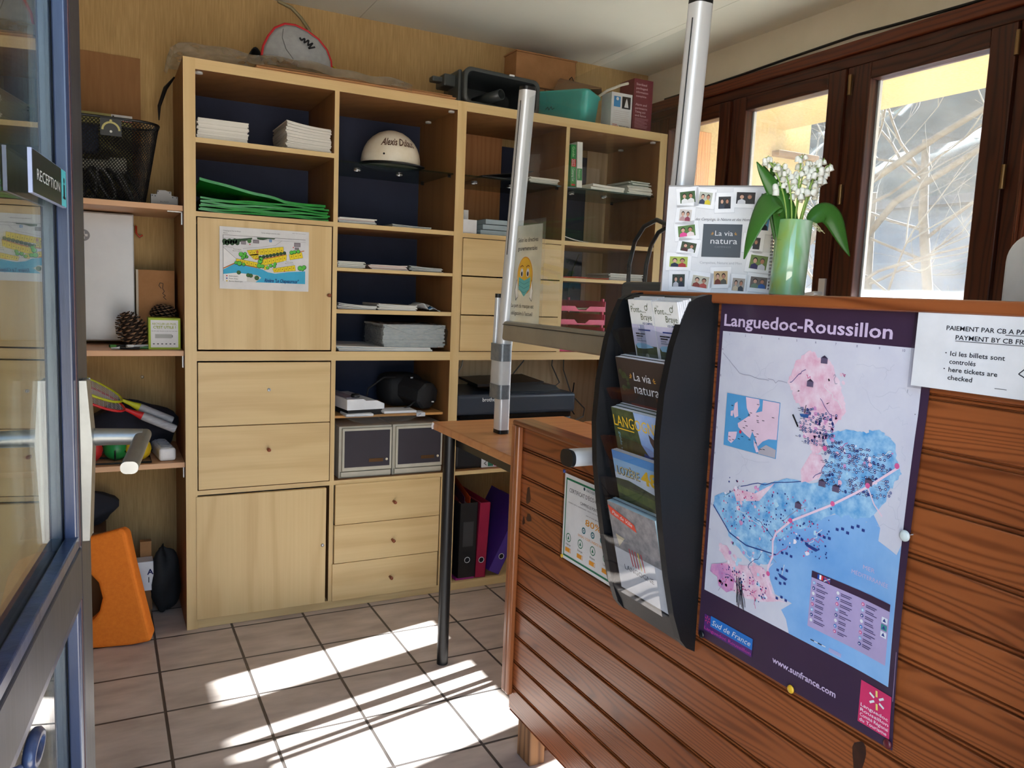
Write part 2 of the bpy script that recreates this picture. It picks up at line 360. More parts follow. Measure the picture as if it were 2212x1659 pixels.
# ---------------------------------------------------------------- windows on the right
PANE = thin_glass('dusty_window_glass', (236, 243, 248), dust=.10, scale=6)
struct(MB().box(RX-.018, -1.47, 2.10, RX+.005, BACK_Y, 2.145, TRIMH).build('trim_1', bevel=.004, base=False), 'red-brown strip along the window head')
m = MB()
m.box(RX-.03, -1.400, .0, RX+.05, -1.47, 2.145, TRIMW)
for yy in (-1.412, -1.432, -1.452): m.tube([(RX-.032, yy, 0), (RX-.032, yy, 2.145)], .007, TRIMW, 8)
struct(m.build('trim_2', bevel=.003, base=False), 'fluted red-brown post right of the windows')
fr = MB()
fr.box(RX-.005, -1.405, 2.06, RX+.10, BACK_Y, 2.10, MAHOG); fr.box(RX-.005, -1.405, .66, RX+.10, BACK_Y, .715, MAHOG)
for y0, y1 in ((-1.405, -1.345), (-.775, -.745), (-.172, -.158), (.33, BACK_Y)): fr.box(RX-.002, y0, .715, RX+.10, y1, 2.06, MAHOGV)
FRAME = struct(fr.build('window_frame', bevel=.003, base=False), 'dark brown timber window frame')
FRAME.name = 'window_1'
def sash(y0, y1, py0, py1, n, hinge_y=None):
    s = MB(); x0, x1 = RX-.012, RX+.045; zb, zt, pb, ptp = .718, 2.058, .79, 2.0
    s.box(x0, y0, zb, x1, py0, zt, MAHOGV); s.box(x0, py1, zb, x1, y1, zt, MAHOGV)
    s.box(x0, py0, ptp, x1, py1, zt, MAHOG); s.box(x0, py0, zb, x1, py1, pb, MAHOG)
    o = s.build('window_%d' % n, bevel=.004, base=False); struct(o, ['', '', 'left window sash, partly behind the pole', 'middle window sash with a yellow wall outside', 'right window sash with bare branches outside'][n])
    p = MB().box(RX+.026, py0-.006, pb-.006, RX+.030, py1+.006, ptp+.006, PANE).build('pane', parent=o)
    b_ = MB()
    for a in (py0, py1-.008): b_.box(RX+.031, a, pb, RX+.044, a+.008, ptp, mat('white_putty', (225, 222, 216), .6))
    b_.build('glazing_bead', parent=o)
    if hinge_y is not None:
        for z in (1.995, 1.615, .95):
            MB().tube([(RX-.016, hinge_y, z-.035), (RX-.016, hinge_y, z+.035)], .008, BRASS, 10).build('hinge', parent=o)
    return o
sash(-1.342, -.778, -1.262, -.848, 4, -1.348)
s3 = sash(-.742, -.175, -.668, -.250, 3, -.768)
sash(-.155, .327, -.092, .25, 2)
h = MB(); h.box(RX-.022, -.738, 1.235, RX-.012, -.708, 1.315, ALU); h.tube([(RX-.02, -.723, 1.26), (RX-.055, -.723, 1.26), (RX-.06, -.66, 1.25)], .008, ALU, 10)
h.build('window_handle', parent=s3, bevel=.002)
# cables along wall
tag(MB().tube([(RX-.006, .30, 2.150), (RX-.006, .04, 2.150), (RX-.008, -.2, 2.152), (RX-.008, -.42, 2.158), (RX-.010, -.56, 2.160), (RX-.008, -.77, 2.165), (RX-.008, -.95, 2.158), (RX-.008, -1.25, 2.150), (RX-.008, -1.44, 2.150)], .005, BLACK, 6).build('cable'),
    'thin black cable running along the top of the window trim', 'cable')
tag(MB().tube([(.479, .443, 2.288), (.531, .443, 2.272), (.567, .443, 2.242), (.599, .443, 2.203), (.615, .443, 2.13), (.62, .443, 1.93)], .0065, mat('olive_grey_cable', (150, 140, 104), .5), 8).build('cable'),
    'grey cable curving down the tan wall behind the cap', 'cable')
# ================================================================ OUTSIDE
GRAVEL = mat('pale_gravel', (190, 185, 176), .95, noise=(40, (1, 1, 1)), rgb2=(158, 150, 142), bump=.4)
struct(MB().box(-30, -30, -.25, 40, 30, -.12, GRAVEL).build('outdoor_ground', base=False))
SOFX = 4.23
m = MB(); m.box(RX+.16, -3.4, 2.45, SOFX, 1.6, 2.62, YPLAST)
struct(m.build('porch_soffit', base=False), 'yellow rendered underside of the porch roof')
m = MB(); m.box(RX+.16, 1.5, -.12, 4.5, 1.75, 2.6, YPLAST)
struct(m.build('porch_wall', base=False), 'yellow rendered wall outside the windows')
SH = wood('tan_shutter_wood', (196, 142, 92), (160, 106, 62), 'z', freq=50, dist=3, rough=.6, board=('x', .11, 2.6))  # tan plank wood in its own colour
sh = thing('shutter', 'tan plank shutter folded back against the yellow wall outside', 'shutter', (3.05, 1.47, .7))
for k in range(8):
    x0 = 2.62+k*.111; MB().box(x0, 1.425, .75, x0+.106, 1.46, 2.33, SH).build('plank', sh, bevel=.004)
for z in (1.0, 2.0): MB().box(2.64, 1.462, z, 3.49, 1.49, z+.09, SH).build('batten', sh, bevel=.003)
tag(MB().box(4.1, 1.40, 2.25, 4.5, 1.47, 2.29, mat('weathered_wood', (120, 92, 66), .8)).build('plank_end', bevel=.004), 'weathered plank end sticking out at the corner of the yellow wall', 'plank')
SHED = mat('blue_grey_cladding', (74, 92, 106), .7, noise=(3, (1, 1, 4)), rgb2=(56, 72, 86))
sb = thing('shed', 'low blue-grey shed behind the bare branches, seen through the right window', 'shed', (11, 2.5, -.12))
MB().box(9.6, -4, -.12, 13, 6.2, 2.55, SHED).build('wall', sb)
MB().box(9.35, -4.2, 2.55, 13.2, 6.4, 2.66, mat('grey_roof_sheet', (66, 70, 74), .8)).build('roof', sb)
HILL = mat('hazy_woodland', (74, 82, 72), .95, noise=(.9, (1, 1, 1)), rgb2=(40, 46, 40), bump=.6)
def hill(u, v):
    y = -40+u*80; r = v
    return Vector((14+20*r+1.5*math.sin(y*.3), y, -.3+11.5*r**.75+(1.0*math.sin(y*.9+r*9)+.6*math.sin(y*2.3+r*21))*r))
struct(MB().grid(hill, 60, 20, HILL).build('hillside', base=False), 'wooded hillside beyond the garden')
BARK = mat('pale_bark', (112, 100, 84), .9, noise=(12, (1, 1, 1)), rgb2=(80, 68, 54), bump=.4)
TWIG = mat('pale_twigs', (120, 112, 98), .9)
def branch(mb, p, d, L, r, depth, rng, mt):
    pts = [p]; q = p.copy(); dd = d.normalized()
    k = 5
    for i in range(k):
        dd = (dd+Vector((rng.uniform(-.22, .22), rng.uniform(-.22, .22), rng.uniform(-.14, .2)))).normalized(); q = q+dd*L/k; pts.append(q.copy())
    mb.tube(pts, [r*(1-.55*i/k) for i in range(k+1)], mt, 5 if depth < 2 else 6, caps=False)
    if depth <= 0: return
    for j in range(3):
        i = rng.randint(2, k); nd = (dd+Vector((rng.uniform(-1, 1), rng.uniform(-1, 1), rng.uniform(-.5, .9)))).normalized()
        branch(mb, pts[i], nd, L*rng.uniform(.45, .75), r*.42, depth-1, rng, TWIG)
for k, (tx, ty, h, lab) in enumerate(((7.6, 3.55, 2.6, 'bare pale tree with slanting limbs in the left half of the right window'), (7.2, 2.2, 3.0, 'bare pale tree in the right half of the right window'), (6.6, 2.95, 2.4, 'thin bare tree whose twigs fill the middle of the right window'), (7.9, 5.4, 2.7, 'bare tree seen through the middle window behind the white flowers'), (6.9, .15, 3.6, 'bare tree outside whose branches dapple the sunlight on the floor'))):
    rng = random.Random(20+k); t = thing('tree', lab, 'tree', (tx, ty, -.12), 'bare trees outside the windows')
    tr = MB(); base = Vector((tx, ty, -.12)); pts = [base+Vector((.12*math.sin(i*1.1+k), .25*i/4*(1 if k % 2 else -1), h*i/4)) for i in range(5)]
    tr.tube(pts, [.07, .06, .05, .045, .035], BARK, 9); tr.build('trunk', t)
    bm_ = MB()
    for j in range(10):
        i = rng.randint(1, 4); a = rng.uniform(0, 6.28)
        branch(bm_, pts[i].lerp(pts[i-1], rng.random()), Vector((math.cos(a)*.5, math.sin(a), rng.uniform(.1, .7))), rng.uniform(1.1, 2.0), .018, 2, rng, BARK)
    bm_.build('branches', t)
tag(MB().tube([(6.6, 1.2, 3.1), (6.5, 1.9, 2.75), (6.4, 2.6, 2.35), (6.3, 3.2, 1.75), (6.3, 3.7, .9), (6.3, 4.0, -.12)], [.022, .03, .036, .042, .05, .06], BARK, 8).build('leaning_trunk'), 'long slanting pale trunk crossing the right window', 'tree')
tag(MB().tube([(6.9, .9, 2.95), (6.9, 1.7, 2.7), (6.8, 2.5, 2.25), (6.7, 3.0, 1.6), (6.6, 3.3, -.12)], [.02, .028, .034, .04, .05], BARK, 8).build('leaning_trunk'), 'second slanting pale trunk, lower, crossing the right window', 'tree')
# ================================================================ BOOKCASE
BIRCHX = wood('birch_veneer_level', (222, 194, 142), (202, 170, 118), 'x', freq=9, dist=2.2, rough=.42, fine=.55)
BIRCHZ = wood('birch_veneer_upright', (222, 194, 142), (202, 170, 118), 'z', freq=9, dist=2.2, rough=.42, fine=.55)
BIRCHSHADE = wood('birch_veneer_shaded', (150, 106, 64), (130, 88, 50), 'z', freq=9, dist=2, rough=.5, fine=.5)  # same birch as the fronts, compartment shade put into the colour
NAVY = mat('navy_board', (46, 52, 76), .8)
KNOB = mat('red_brown_knob', (140, 72, 40), .4)
SHELFGLASS = thin_glass('shelf_glass', (205, 222, 216), dust=.05, dust_rgb=(180, 190, 185))
YF, YB = .033, .433
def panel(name, x0, y0, z0, x1, y1, z1, edge):      # veneered board: birch edge in front, faces darkened to paint in compartment shade
    return MB().box(x0, y0, z0, x1, y0+.003, z1, edge).box(x0, y0+.003, z0, x1, y1, z1, BIRCHSHADE).build(name, bc)
bc = thing('bookcase', 'tall birch bookcase filling the back wall, with doors, drawers and open compartments', 'bookcase', (1.08, .23, 0))
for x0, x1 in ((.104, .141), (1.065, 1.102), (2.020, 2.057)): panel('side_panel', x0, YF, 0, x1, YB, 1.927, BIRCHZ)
for x0, x1 in ((.141, 1.065), (1.102, 2.020)):
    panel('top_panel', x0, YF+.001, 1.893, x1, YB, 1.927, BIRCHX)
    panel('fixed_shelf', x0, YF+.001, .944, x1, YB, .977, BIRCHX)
    MB().box(x0, YF+.004, 0, x1, YB, .031, BIRCHX).build('plinth', bc, bevel=.001)
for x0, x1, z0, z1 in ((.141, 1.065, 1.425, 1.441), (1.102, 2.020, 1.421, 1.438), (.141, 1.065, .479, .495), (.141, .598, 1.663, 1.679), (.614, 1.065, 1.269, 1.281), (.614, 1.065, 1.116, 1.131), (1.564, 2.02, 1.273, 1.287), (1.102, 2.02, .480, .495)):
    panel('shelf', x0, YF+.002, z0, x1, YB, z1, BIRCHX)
MB().box(.614, YF+.02, .727, 1.05, YB, .736, mat('thin_shelf_board', (206, 150, 84), .5)).build('shelf', bc)
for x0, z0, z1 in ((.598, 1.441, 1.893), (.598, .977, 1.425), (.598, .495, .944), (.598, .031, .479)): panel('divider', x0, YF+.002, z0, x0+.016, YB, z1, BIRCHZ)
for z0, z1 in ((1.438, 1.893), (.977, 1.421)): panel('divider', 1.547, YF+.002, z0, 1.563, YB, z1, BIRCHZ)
MB().box(.141, YB, .031, 1.065, YB+.006, 1.893, NAVY).build('back_panel', bc)['label'] = 'navy back panel'
b_ = MB().box(1.455, YB, .977, 1.903, YB+.006, 1.86, NAVY).build('back_panel', bc); b_['label'] = 'narrow navy back panel leaving the wall bare on both sides'
for x0, x1 in ((.614, 1.065), (1.102, 1.547), (1.563, 2.02)):
    z = 1.655
    MB().box(x0+.002, YF+.02, z, x1-.002, YB-.02, z+.006, SHELFGLASS).build('glass_shelf', bc)
    for xx in (x0, x1):
        for yy in (YF+.05, YB-.06): MB().tube([(xx+(.0 if xx == x0 else -.012), yy, z-.004), (xx+(.012 if xx == x0 else 0), yy, z-.004)], .004, BLACK, 8).build('shelf_pin', bc)
    for q in (.25, .62):
        xx = x0+(x1-x0)*q
        MB().lathe([(.012, 0), (.014, .002), (.014, .004), (.012, .005), (.011, .003), (.012, 0)], (xx, .19, z-.0055), mat('silver_ring', (220, 222, 226), .25, metal=.8), 18, caps=False).build('shelf_ring', bc)
PALEB = wood('pale_hardboard', (232, 206, 168), (214, 184, 142), 'z', freq=30, dist=3, rough=.6, fine=.5); REDB = wood('red_brown_hardboard', (196, 140, 94), (174, 116, 72), 'z', freq=40, dist=3, rough=.6, fine=.5)
for x0, x1, z0, z1, mt, lb in ((1.906, 2.02, .944, 1.893, PALEB, 'pale backing strip beside the navy panel'), (1.102, 2.02, .495, .944, PALEB, 'pale backing behind the printer'), (1.102, 1.453, 1.438, 1.893, REDB, 'red-brown backing left of the navy panel')):
    o = MB().box(x0, YB+.0005, z0, x1, YB+.006, z1, mt).build('back_panel', bc); o['label'] = lb
cap_m = mat('white_cap', (235, 235, 232), .4)
for x, y in ((.155, .06), (1.05, .06), (1.05, .30), (2.0, .06), (2.0, .30)): MB().lathe([(.012, 0), (.012, .006), (.005, .008)], (x, y, 1.885), cap_m, 14).build('fitting_cap', bc)
def knob(par, x, z, y, r=.0065):
    return MB().lathe([(r*.8, 0), (r*.75, .008), (r, .013), (r, .022), (r*.7, .025), (0, .0255)], (x, y, z), KNOB, 16, axis=(0, -1, 0)).build('knob', par)
def leaf(name, x0, z0, x1, z1, mt, y=YF-.004, rot=0):
    m = MB()
    T = Matrix.Translation(Vector((x0, y, 0))) @ Matrix.Rotation(rot, 4, 'Z') @ Matrix.Translation(Vector((-x0, -y, 0)))
    m.box(x0, y, z0, x1, y+.018, z1, mt, T); return m.build(name, bc, bevel=.0012)
d = leaf('door', .145, .983, .591, 1.422, BIRCHZ, YF-.002, R(-.8)); knob(d, .581, 1.180, YF-.008)
d = leaf('door', .136, .034, .583, .474, BIRCHZ, YF-.004, R(-1.2))
MB().lathe([(.006, 0), (.006, .004), (.003, .006), (0, .006)], (.571, YF-.012, .258), mat('steel_screw', (190, 190, 192), .3, metal=.9), 14, axis=(0, -1, 0)).build('screw', d)
d = leaf('drawer', .144, .720, .594, .939, BIRCHX)
MB().lathe([(.006, 0), (.006, .003), (.0025, .003), (.0025, .001), (0, .001)], (.377, YF-.004, .842), mat('steel_screw', (190, 190, 192)), 14, axis=(0, -1, 0)).build('screw', d)
d = leaf('drawer', .144, .499, .594, .717, BIRCHX); knob(d, .375, .630, YF-.004)
for z0, z1, dx in ((.326, .480, .004), (.177, .324, .002), (.030, .175, -.004)):
    d = leaf('drawer', .615+dx, z0, 1.036+dx*.3, z1, BIRCHX, YF-.006); knob(d, .842+dx, (z0+z1)/2-.004, YF-.006)
for z0, z1 in ((1.276, 1.418), (1.124, 1.271), (.980, 1.120)): leaf('drawer', 1.104, z0, 1.544, z1, BIRCHX)
MB().box(1.044, YF, .031, 1.062, YB, .479, BIRCHZ).build('divider', bc)
# ---------------------------------------------------------------- plan sheet taped on the upper left door
ps = MB(); fr = front(.213, YF-.0085, 1.190); L_ = .297; H_ = .2075
ps.add([fr.p(0, 0), fr.p(L_, 0), fr.p(L_, H_), fr.p(0, H_)], [(0, 1, 2, 3)], WHITE)
def q(px, py):
    d = px-275; t, b = 170+.084*d, 660+.043*d; return (d/693*L_, (1-(py-t)/(b-t))*H_)
def Q(l): return [q(*p) for p in l]
GREEN, DGREEN, YEL, RIV, ORG = ink((96, 200, 74)), ink((44, 74, 46)), ink((240, 214, 40)), ink((64, 176, 218)), ink((196, 120, 60))
ps.ngon(fr, Q([(300, 238), (940, 288), (940, 628), (302, 600)]), .0003, ink((222, 222, 226)))
ps.ngon(fr, Q([(303, 330), (400, 420), (385, 462), (303, 500)]), .0005, ink((236, 236, 238)))
ps.ngon(fr, Q([(302, 510), (385, 466), (470, 482), (600, 512), (640, 534), (700, 546), (800, 535), (940, 530), (940, 630), (545, 612), (590, 578), (560, 556), (480, 545), (400, 536), (302, 545)]), .0006, RIV)
ps.line(fr, Q([(302, 500), (385, 462), (470, 478), (560, 498)]), .0035, .0009, ORG)
def plots(top, bot, n):
    T0, T1, B0, B1 = [q(*p) for p in (top[0], top[1], bot[0], bot[1])]
    ps.ngon(fr, [T0, T1, B1, B0], .0009, YEL); lp = lambda a, b, t: (a[0]+(b[0]-a[0])*t, a[1]+(b[1]-a[1])*t)
    for i in range(n+1): ps.line(fr, [lp(T0, T1, i/n), lp(B0, B1, i/n)], .0007, .0012, ink((120, 100, 30)))
    ps.line(fr, [T0, T1], .0007, .0012, ink((120, 100, 30))); ps.line(fr, [B0, B1], .0007, .0012, ink((120, 100, 30)))
    for i in range(n):
        c_ = lp(lp(T0, T1, (i+.5)/n), lp(B0, B1, (i+.5)/n), .5); ps.disc(fr, c_[0], c_[1], .0016, .0012, INKB, 6)
plots(((480, 362), (762, 338)), ((500, 402), (766, 392)), 9); plots(((500, 396), (566, 388)), ((530, 430), (572, 434)), 2); plots(((400, 425), (562, 458)), ((395, 462), (566, 496)), 5); plots(((570, 442), (790, 400)), ((590, 486), (786, 446)), 7); plots(((600, 488), (640, 480)), ((618, 516), (650, 508)), 1); plots(((678, 506), (856, 482)), ((690, 536), (862, 524)), 6); plots(((808, 398), (910, 382)), ((816, 440), (920, 426)), 3)
ps.line(fr, Q([(540, 432), (660, 422), (786, 396)]), .004, .0014, ORG); ps.line(fr, Q([(815, 392), (930, 372)]), .003, .0014, ORG); ps.rect(fr, *q(552, 384), *q(568, 362), .0014, ORG)
for k in range(6): ps.disc(fr, *q(312+k*19, 290+(k % 2)*10), .0078, .0012, DGREEN, 10, .0095)
ps.ngon(fr, Q([(300, 278), (410, 272), (522, 264), (515, 280), (400, 300), (302, 318)]), .0011, DGREEN)
ps.ngon(fr, Q([(556, 262), (700, 272), (690, 280), (640, 276), (600, 284), (560, 276)]), .0011, DGREEN); ps.disc(fr, *q(498, 290), .007, .0013, ink((70, 120, 60)), 10)
for k in range(8): ps.disc(fr, *q(582+k*27, 418-k*4.5), .0062, .0016, DGREEN, 10)
for x, y, r in ((436, 392, .0085), (462, 408, .0075), (466, 388, .006), (448, 420, .006), (478, 412, .006), (398, 458, .006), (424, 464, .0085), (456, 472, .006), (582, 450, .0085), (575, 484, .009), (600, 488, .007), (590, 432, .007), (640, 500, .006), (664, 484, .0065), (698, 470, .006), (692, 488, .006), (828, 384, .0075), (852, 380, .007), (882, 376, .007), (898, 506, .009), (930, 500, .008), (918, 516, .006), (418, 534, .007), (490, 556, .007), (510, 560, .007), (556, 578, .008)):
    c_ = q(x, y); ps.disc(fr, c_[0], c_[1], r, .0016, DGREEN, 12); ps.disc(fr, c_[0]-.0006, c_[1]+.0006, r*.8, .0019, GREEN if y < 520 else ink((70, 110, 60)), 12)
for x, y, w_, h_ in ((435, 314, .016, .012), (526, 306, .020, .011), (848, 338, .022, .014), (854, 362, .014, .008)):
    c_ = q(x, y); ps.rect(fr, c_[0], c_[1], c_[0]+w_, c_[1]+h_, .0014, ink((120, 112, 120))); ps.rect(fr, c_[0]+.002, c_[1]+.002, c_[0]+w_-.002, c_[1]+h_-.003, .0016, ink((150, 142, 150)))
c_ = q(652, 300); ps.rect(fr, c_[0], c_[1], c_[0]+.0085, c_[1]+.0085, .0014, ink((60, 140, 210))); ps.text('A', fr, c_[0]+.0018, c_[1]+.0015, .0075, WHITE, .0016)
for x, y in ((366, 370), (770, 474)): c_ = q(x, y); ps.rect(fr, c_[0], c_[1], c_[0]+.036, c_[1]+.013, .0021, WHITE); ps.text('Terrasse', fr, c_[0]+.004, c_[1]+.0072, .005, INKB, .0023, width=.026); ps.text('Bord rivière', fr, c_[0]+.003, c_[1]+.0016, .0045, INKB, .0023, width=.030)
ps.line(fr, Q([(303, 335), (398, 425)]), .0009, .0012, INKB); ps.line(fr, Q([(300, 326), (420, 348), (560, 340), (700, 326), (752, 290)]), .0007, .0012, ink((120, 120, 126)))
for x, y in ((502, 316), (842, 344), (772, 528)): ps.disc(fr, *q(x, y), .002, .002, ink((206, 40, 40)), 8)
ps.line(fr, Q([(302, 600), (300, 238), (940, 288)]), .0009, .0016, INKB); ps.line(fr, Q([(300, 262), (940, 306)]), .0006, .0016, ink((120, 120, 126)))
c_ = q(303, 600); ps.ngon(fr, Q([(303, 545), (400, 536), (480, 548), (480, 606), (303, 600)]), .0010, ink((238, 238, 238))); ps.ngon(fr, Q([(480, 546), (560, 556), (590, 578), (545, 612), (480, 606)]), .0010, ink((216, 214, 208)))
ps.text('Rivière "Le Chapeauroux"', fr, .146, .028, .017, ink((20, 34, 110)), .0014, width=.117, shear=.3, bold=.02)
for k, t in enumerate(('Extincteurs', "Point d'eau", 'Borne électrique')): ps.text(t, fr, .030, .0415-k*.0085, .0065, INKB, .0018); ps.disc(fr, .023, .044-k*.0085, .0024, .0018, ink(((200, 40, 60), (40, 60, 160), (230, 200, 80))[k]), 8)
ps.text('Camping du Pont de Braye', fr, .012, .192, .0055, INKB, .0004, width=.056); ps.text('Saison', fr, .012, .1845, .0055, INKB, .0004)
ps.text('Terrain aménagé en bord de rivière', fr, .135, .1925, .0055, INKB, .0004, width=.062); ps.text('plan non contractuel', fr, .24, .199, .004, ink((120, 120, 120)), .0004, width=.045)
tag(ps.build('campsite_plan'), 'white sheet with a coloured campsite plan taped on the upper left cabinet door', 'poster')
# ================================================================ LEFT SHELVES
SHB = wood('beech_shelf_edge', (214, 168, 128), (196, 148, 108), 'x', freq=12, dist=2, rough=.45, fine=.5)
STEEL = mat('zinc_bracket', (190, 192, 194), .35, metal=.85)
for z, lab in ((1.439, 'top left wall shelf board carrying the black mesh basket'), (.959, 'middle left wall shelf board carrying the pine cones'), (.576, 'lower left wall shelf board carrying rackets and coloured balls')):
    t = thing('wall_shelf', lab, 'shelf', (-.4, .25, z), 'left wall shelves')
    MB().box(-1.04, .055, z, .103, .447, z+.018, SHB).build('board', t, bevel=.001)
    MB().box(.058, .085, z-.0025, .1025, .105, z, STEEL).box(.100, .085, z-.042, .1032, .105, z, STEEL).build('bracket', t)
# ================================================================ THINGS ON AND IN THE BOOKCASE
CARD = mat('brown_cardboard', (176, 128, 84), .85, noise=(16, (1, 1, 1)), rgb2=(160, 114, 72))
CARDD = mat('dark_cardboard', (128, 94, 62), .9)
PAGE = mat('page_edges', (246, 244, 238), .8, noise=(1, (1, 1, 900)), rgb2=(214, 211, 202))
def booklet(mb, x0, y0, z0, x1, y1, z1, cover, page=None, rot=0.0, sag=0.0):
    T = Matrix.Translation(Vector(((x0+x1)/2, (y0+y1)/2, 0))) @ Matrix.Rotation(rot, 4, 'Z') @ Matrix.Translation(Vector((-(x0+x1)/2, -(y0+y1)/2, 0)))
    t = min(.0008, (z1-z0)*.2)
    def slab(a, b, mt, inset=0.0):
        n = 8; top = []; bot = []
        for i in range(n+1):
            u = i/n; x = x0+inset+(x1-x0-2*inset)*u; dz = sag*(1-u)**2
            top.append((x, b+dz)); bot.append((x, a+dz))
        vs = []; 
        for y in (y0+inset, y1):
            vs += [T @ Vector((x, y, z)) for x, z in bot]+[T @ Vector((x, y, z)) for x, z in top]
        k = 2*(n+1); fs = []
        for i in range(n):
            fs += [(i, i+1, n+1+i+1, n+1+i), (k+i+1, k+i, k+n+1+i, k+n+2+i), (n+1+i, n+2+i, k+n+2+i, k+n+1+i), (i+1, i, k+i, k+i+1)]
        fs += [(n, k+n, k+2*n+1, 2*n+1), (k, 0, n+1, k+n+1)]
        mb.add(vs, fs, mt)
    slab(z0, z0+t, cover); slab(z0+t, z1-t, page or PAGE, .0008); slab(z1-t, z1, cover)
    return mb
def stack(name, label, group, x0, x1, y0, y1, z0, z1, n, covers, sag=0, jx=.004, jr=.012):
    h = (z1-z0)/n
    for i in range(n):
        a, b, r_ = rnd(-jx, jx), rnd(-jx, jx), rnd(-jr, jr)
        o = booklet(MB(), x0+a, y0+b*.8, z0+i*h, x1+a, y1+b*.8, z0+(i+.93)*h, covers[i % len(covers)], rot=r_, sag=sag*(i+1)/n).build(name)
        tag(o, label, 'magazine', group)
WC, GC = mat('white_cover', (234, 233, 228), .5), mat('grey_cover', (170, 176, 178), .5)
stack('magazine', 'white-edged magazine in the left stack on the top left compartment', 'magazines in the left stack up top', .150, .311, .06, .28, 1.6795, 1.748, 15, [WC, WC, PAPER], jx=.003)
stack('magazine', 'white-edged magazine in the taller curled stack beside the middle divider', 'magazines in the curled stack up top', .437, .592, .06, .30, 1.6795, 1.764, 18, [WC, PAPER], sag=.014, jx=.003)
# green folded carrier bags
GRB = mat('green_woven_plastic', (34, 150, 52), .25, noise=(30, (1, 1, 1)), rgb2=(22, 120, 40), bump=.3)
def bagfold(x0, x1, y0, y1, z, th, lift=0.0, seed=0):
    m = MB(); r_ = random.Random(seed); ph = [r_.uniform(0, 6) for _ in range(4)]
    def w(u, v, s):
        lf = lift*max(0, 1-u*1.55)**.8 if lift else 0
        prof = math.sin(math.pi*min(1, max(0, u)))**.15
        return Vector((x0+(x1-x0)*u+.003*math.sin(7*v+ph[0]), y0+(y1-y0)*v+.004*math.sin(5*u+ph[1]), z+lf*(1-.5*v)+th*(.5+s*.5)+.002*math.sin(9*u+ph[2])+.0015*math.sin(17*u+ph[3]+5*v)))
    n, k = 26, 6
    m.grid(lambda u, v: w(u, v, 1), n, k, GRB); m.grid(lambda u, v: w(1-u, v, -1), n, k, GRB)
    m.add([w(i/n, 0, s) for s in (-1, 1) for i in range(n+1)], [(i, i+1, n+2+i, n+1+i) for i in range(n)], GRB, True)
    for u in (0, 1): m.add([w(u, j/k, s) for s in (-1, 1) for j in range(k+1)], [(j, j+1, k+2+j, k+1+j) if u == 0 else (j+1, j, k+1+j, k+2+j) for j in range(k)], GRB)
    return m
for i in range(7):
    tag(bagfold(.152+rnd(0, .01), .592-rnd(0, .02), .052+rnd(0, .012), .36, 1.4450+i*.0066, .0060, seed=i).build('carrier_bag'), 'flat folded green plastic carrier bag in the pile on the left shelf', 'bag', 'green carrier bags lying flat')
tag(bagfold(.155, .575, .06, .33, 1.491, .009, lift=.055, seed=31).build('carrier_bag'), 'topmost green plastic carrier bag, its left end propped up', 'bag')
tag(MB().ball((.362, .27, 1.5085), .042, mat('tan_felt', (176, 130, 62), .9), 16, (1.25, .7, .62)).build('hat'), 'small tan rounded thing peeking over the green bags', 'hat')
# helmet on the glass shelf
he = thing('helmet', 'old white half-shell helmet with script lettering on the glass shelf', 'helmet', (.857, .19, 1.662))
HELM = mat('aged_white_shell', (246, 240, 226), .35, noise=(10, (1, 1, 1)), rgb2=(226, 212, 186), coat=.3)
hc, hr = Vector((.857, .19, 1.685)), Vector((.112, .125, .128))
m = MB(); m.lathe([(1, -.02), (1.0, .15), (.965, .32), (.9, .48), (.79, .64), (.63, .79), (.43, .91), (.2, .98), (0, 1.0)], (0, 0, 0), HELM, 36)
m.v = [Vector((hc.x+p.x*hr.x, hc.y+p.y*hr.y, hc.z+p.z*hr.z)) for p in m.v]
def hsurf(a, b, h=0.0):
    ang = a/.115; zz = b/hr.z; r_ = math.sqrt(max(0, 1-min(.99, zz)**2))*1.03
    return Vector((hc.x+hr.x*r_*math.sin(ang), hc.y-hr.y*r_*math.cos(ang)-h, hc.z+b+h*.3))
m.text('Alexis Dulaud', None, -.004, .056, .040, ink((92, 60, 44)), .0012, width=.158, bold=.02, shear=.3, align='c', fn=hsurf)
m.build('shell', he)
hb = MB(); n_ = 36
hb.tube([Vector((hc.x+.114*math.cos(a), hc.y+.128*math.sin(a), 1.680-.0035*math.cos(a+1.2))) for a in [2*math.pi*k/n_ for k in range(n_+1)]], .006, BLACK, 6); hb.build('rim_trim', he)
MB().grid(lambda u, v: Vector((hc.x+(.112+.03*v*math.sin(math.pi*u))*math.sin((u-.5)*2.2+.35), hc.y-(.125+.04*v*math.sin(math.pi*u))*math.cos((u-.5)*2.2+.35), 1.681-.010*v*math.sin(math.pi*u))), 20, 4, BLACK).build('peak', he, solid=.004)
sn = MB(); 
for a in (-.62,): sn.disc(F(hsurf(-.066, .022, .002), X*.84+Y*-.54, Z), 0, 0, .004, .001, BLACK, 10)
sn.build('snap', he)
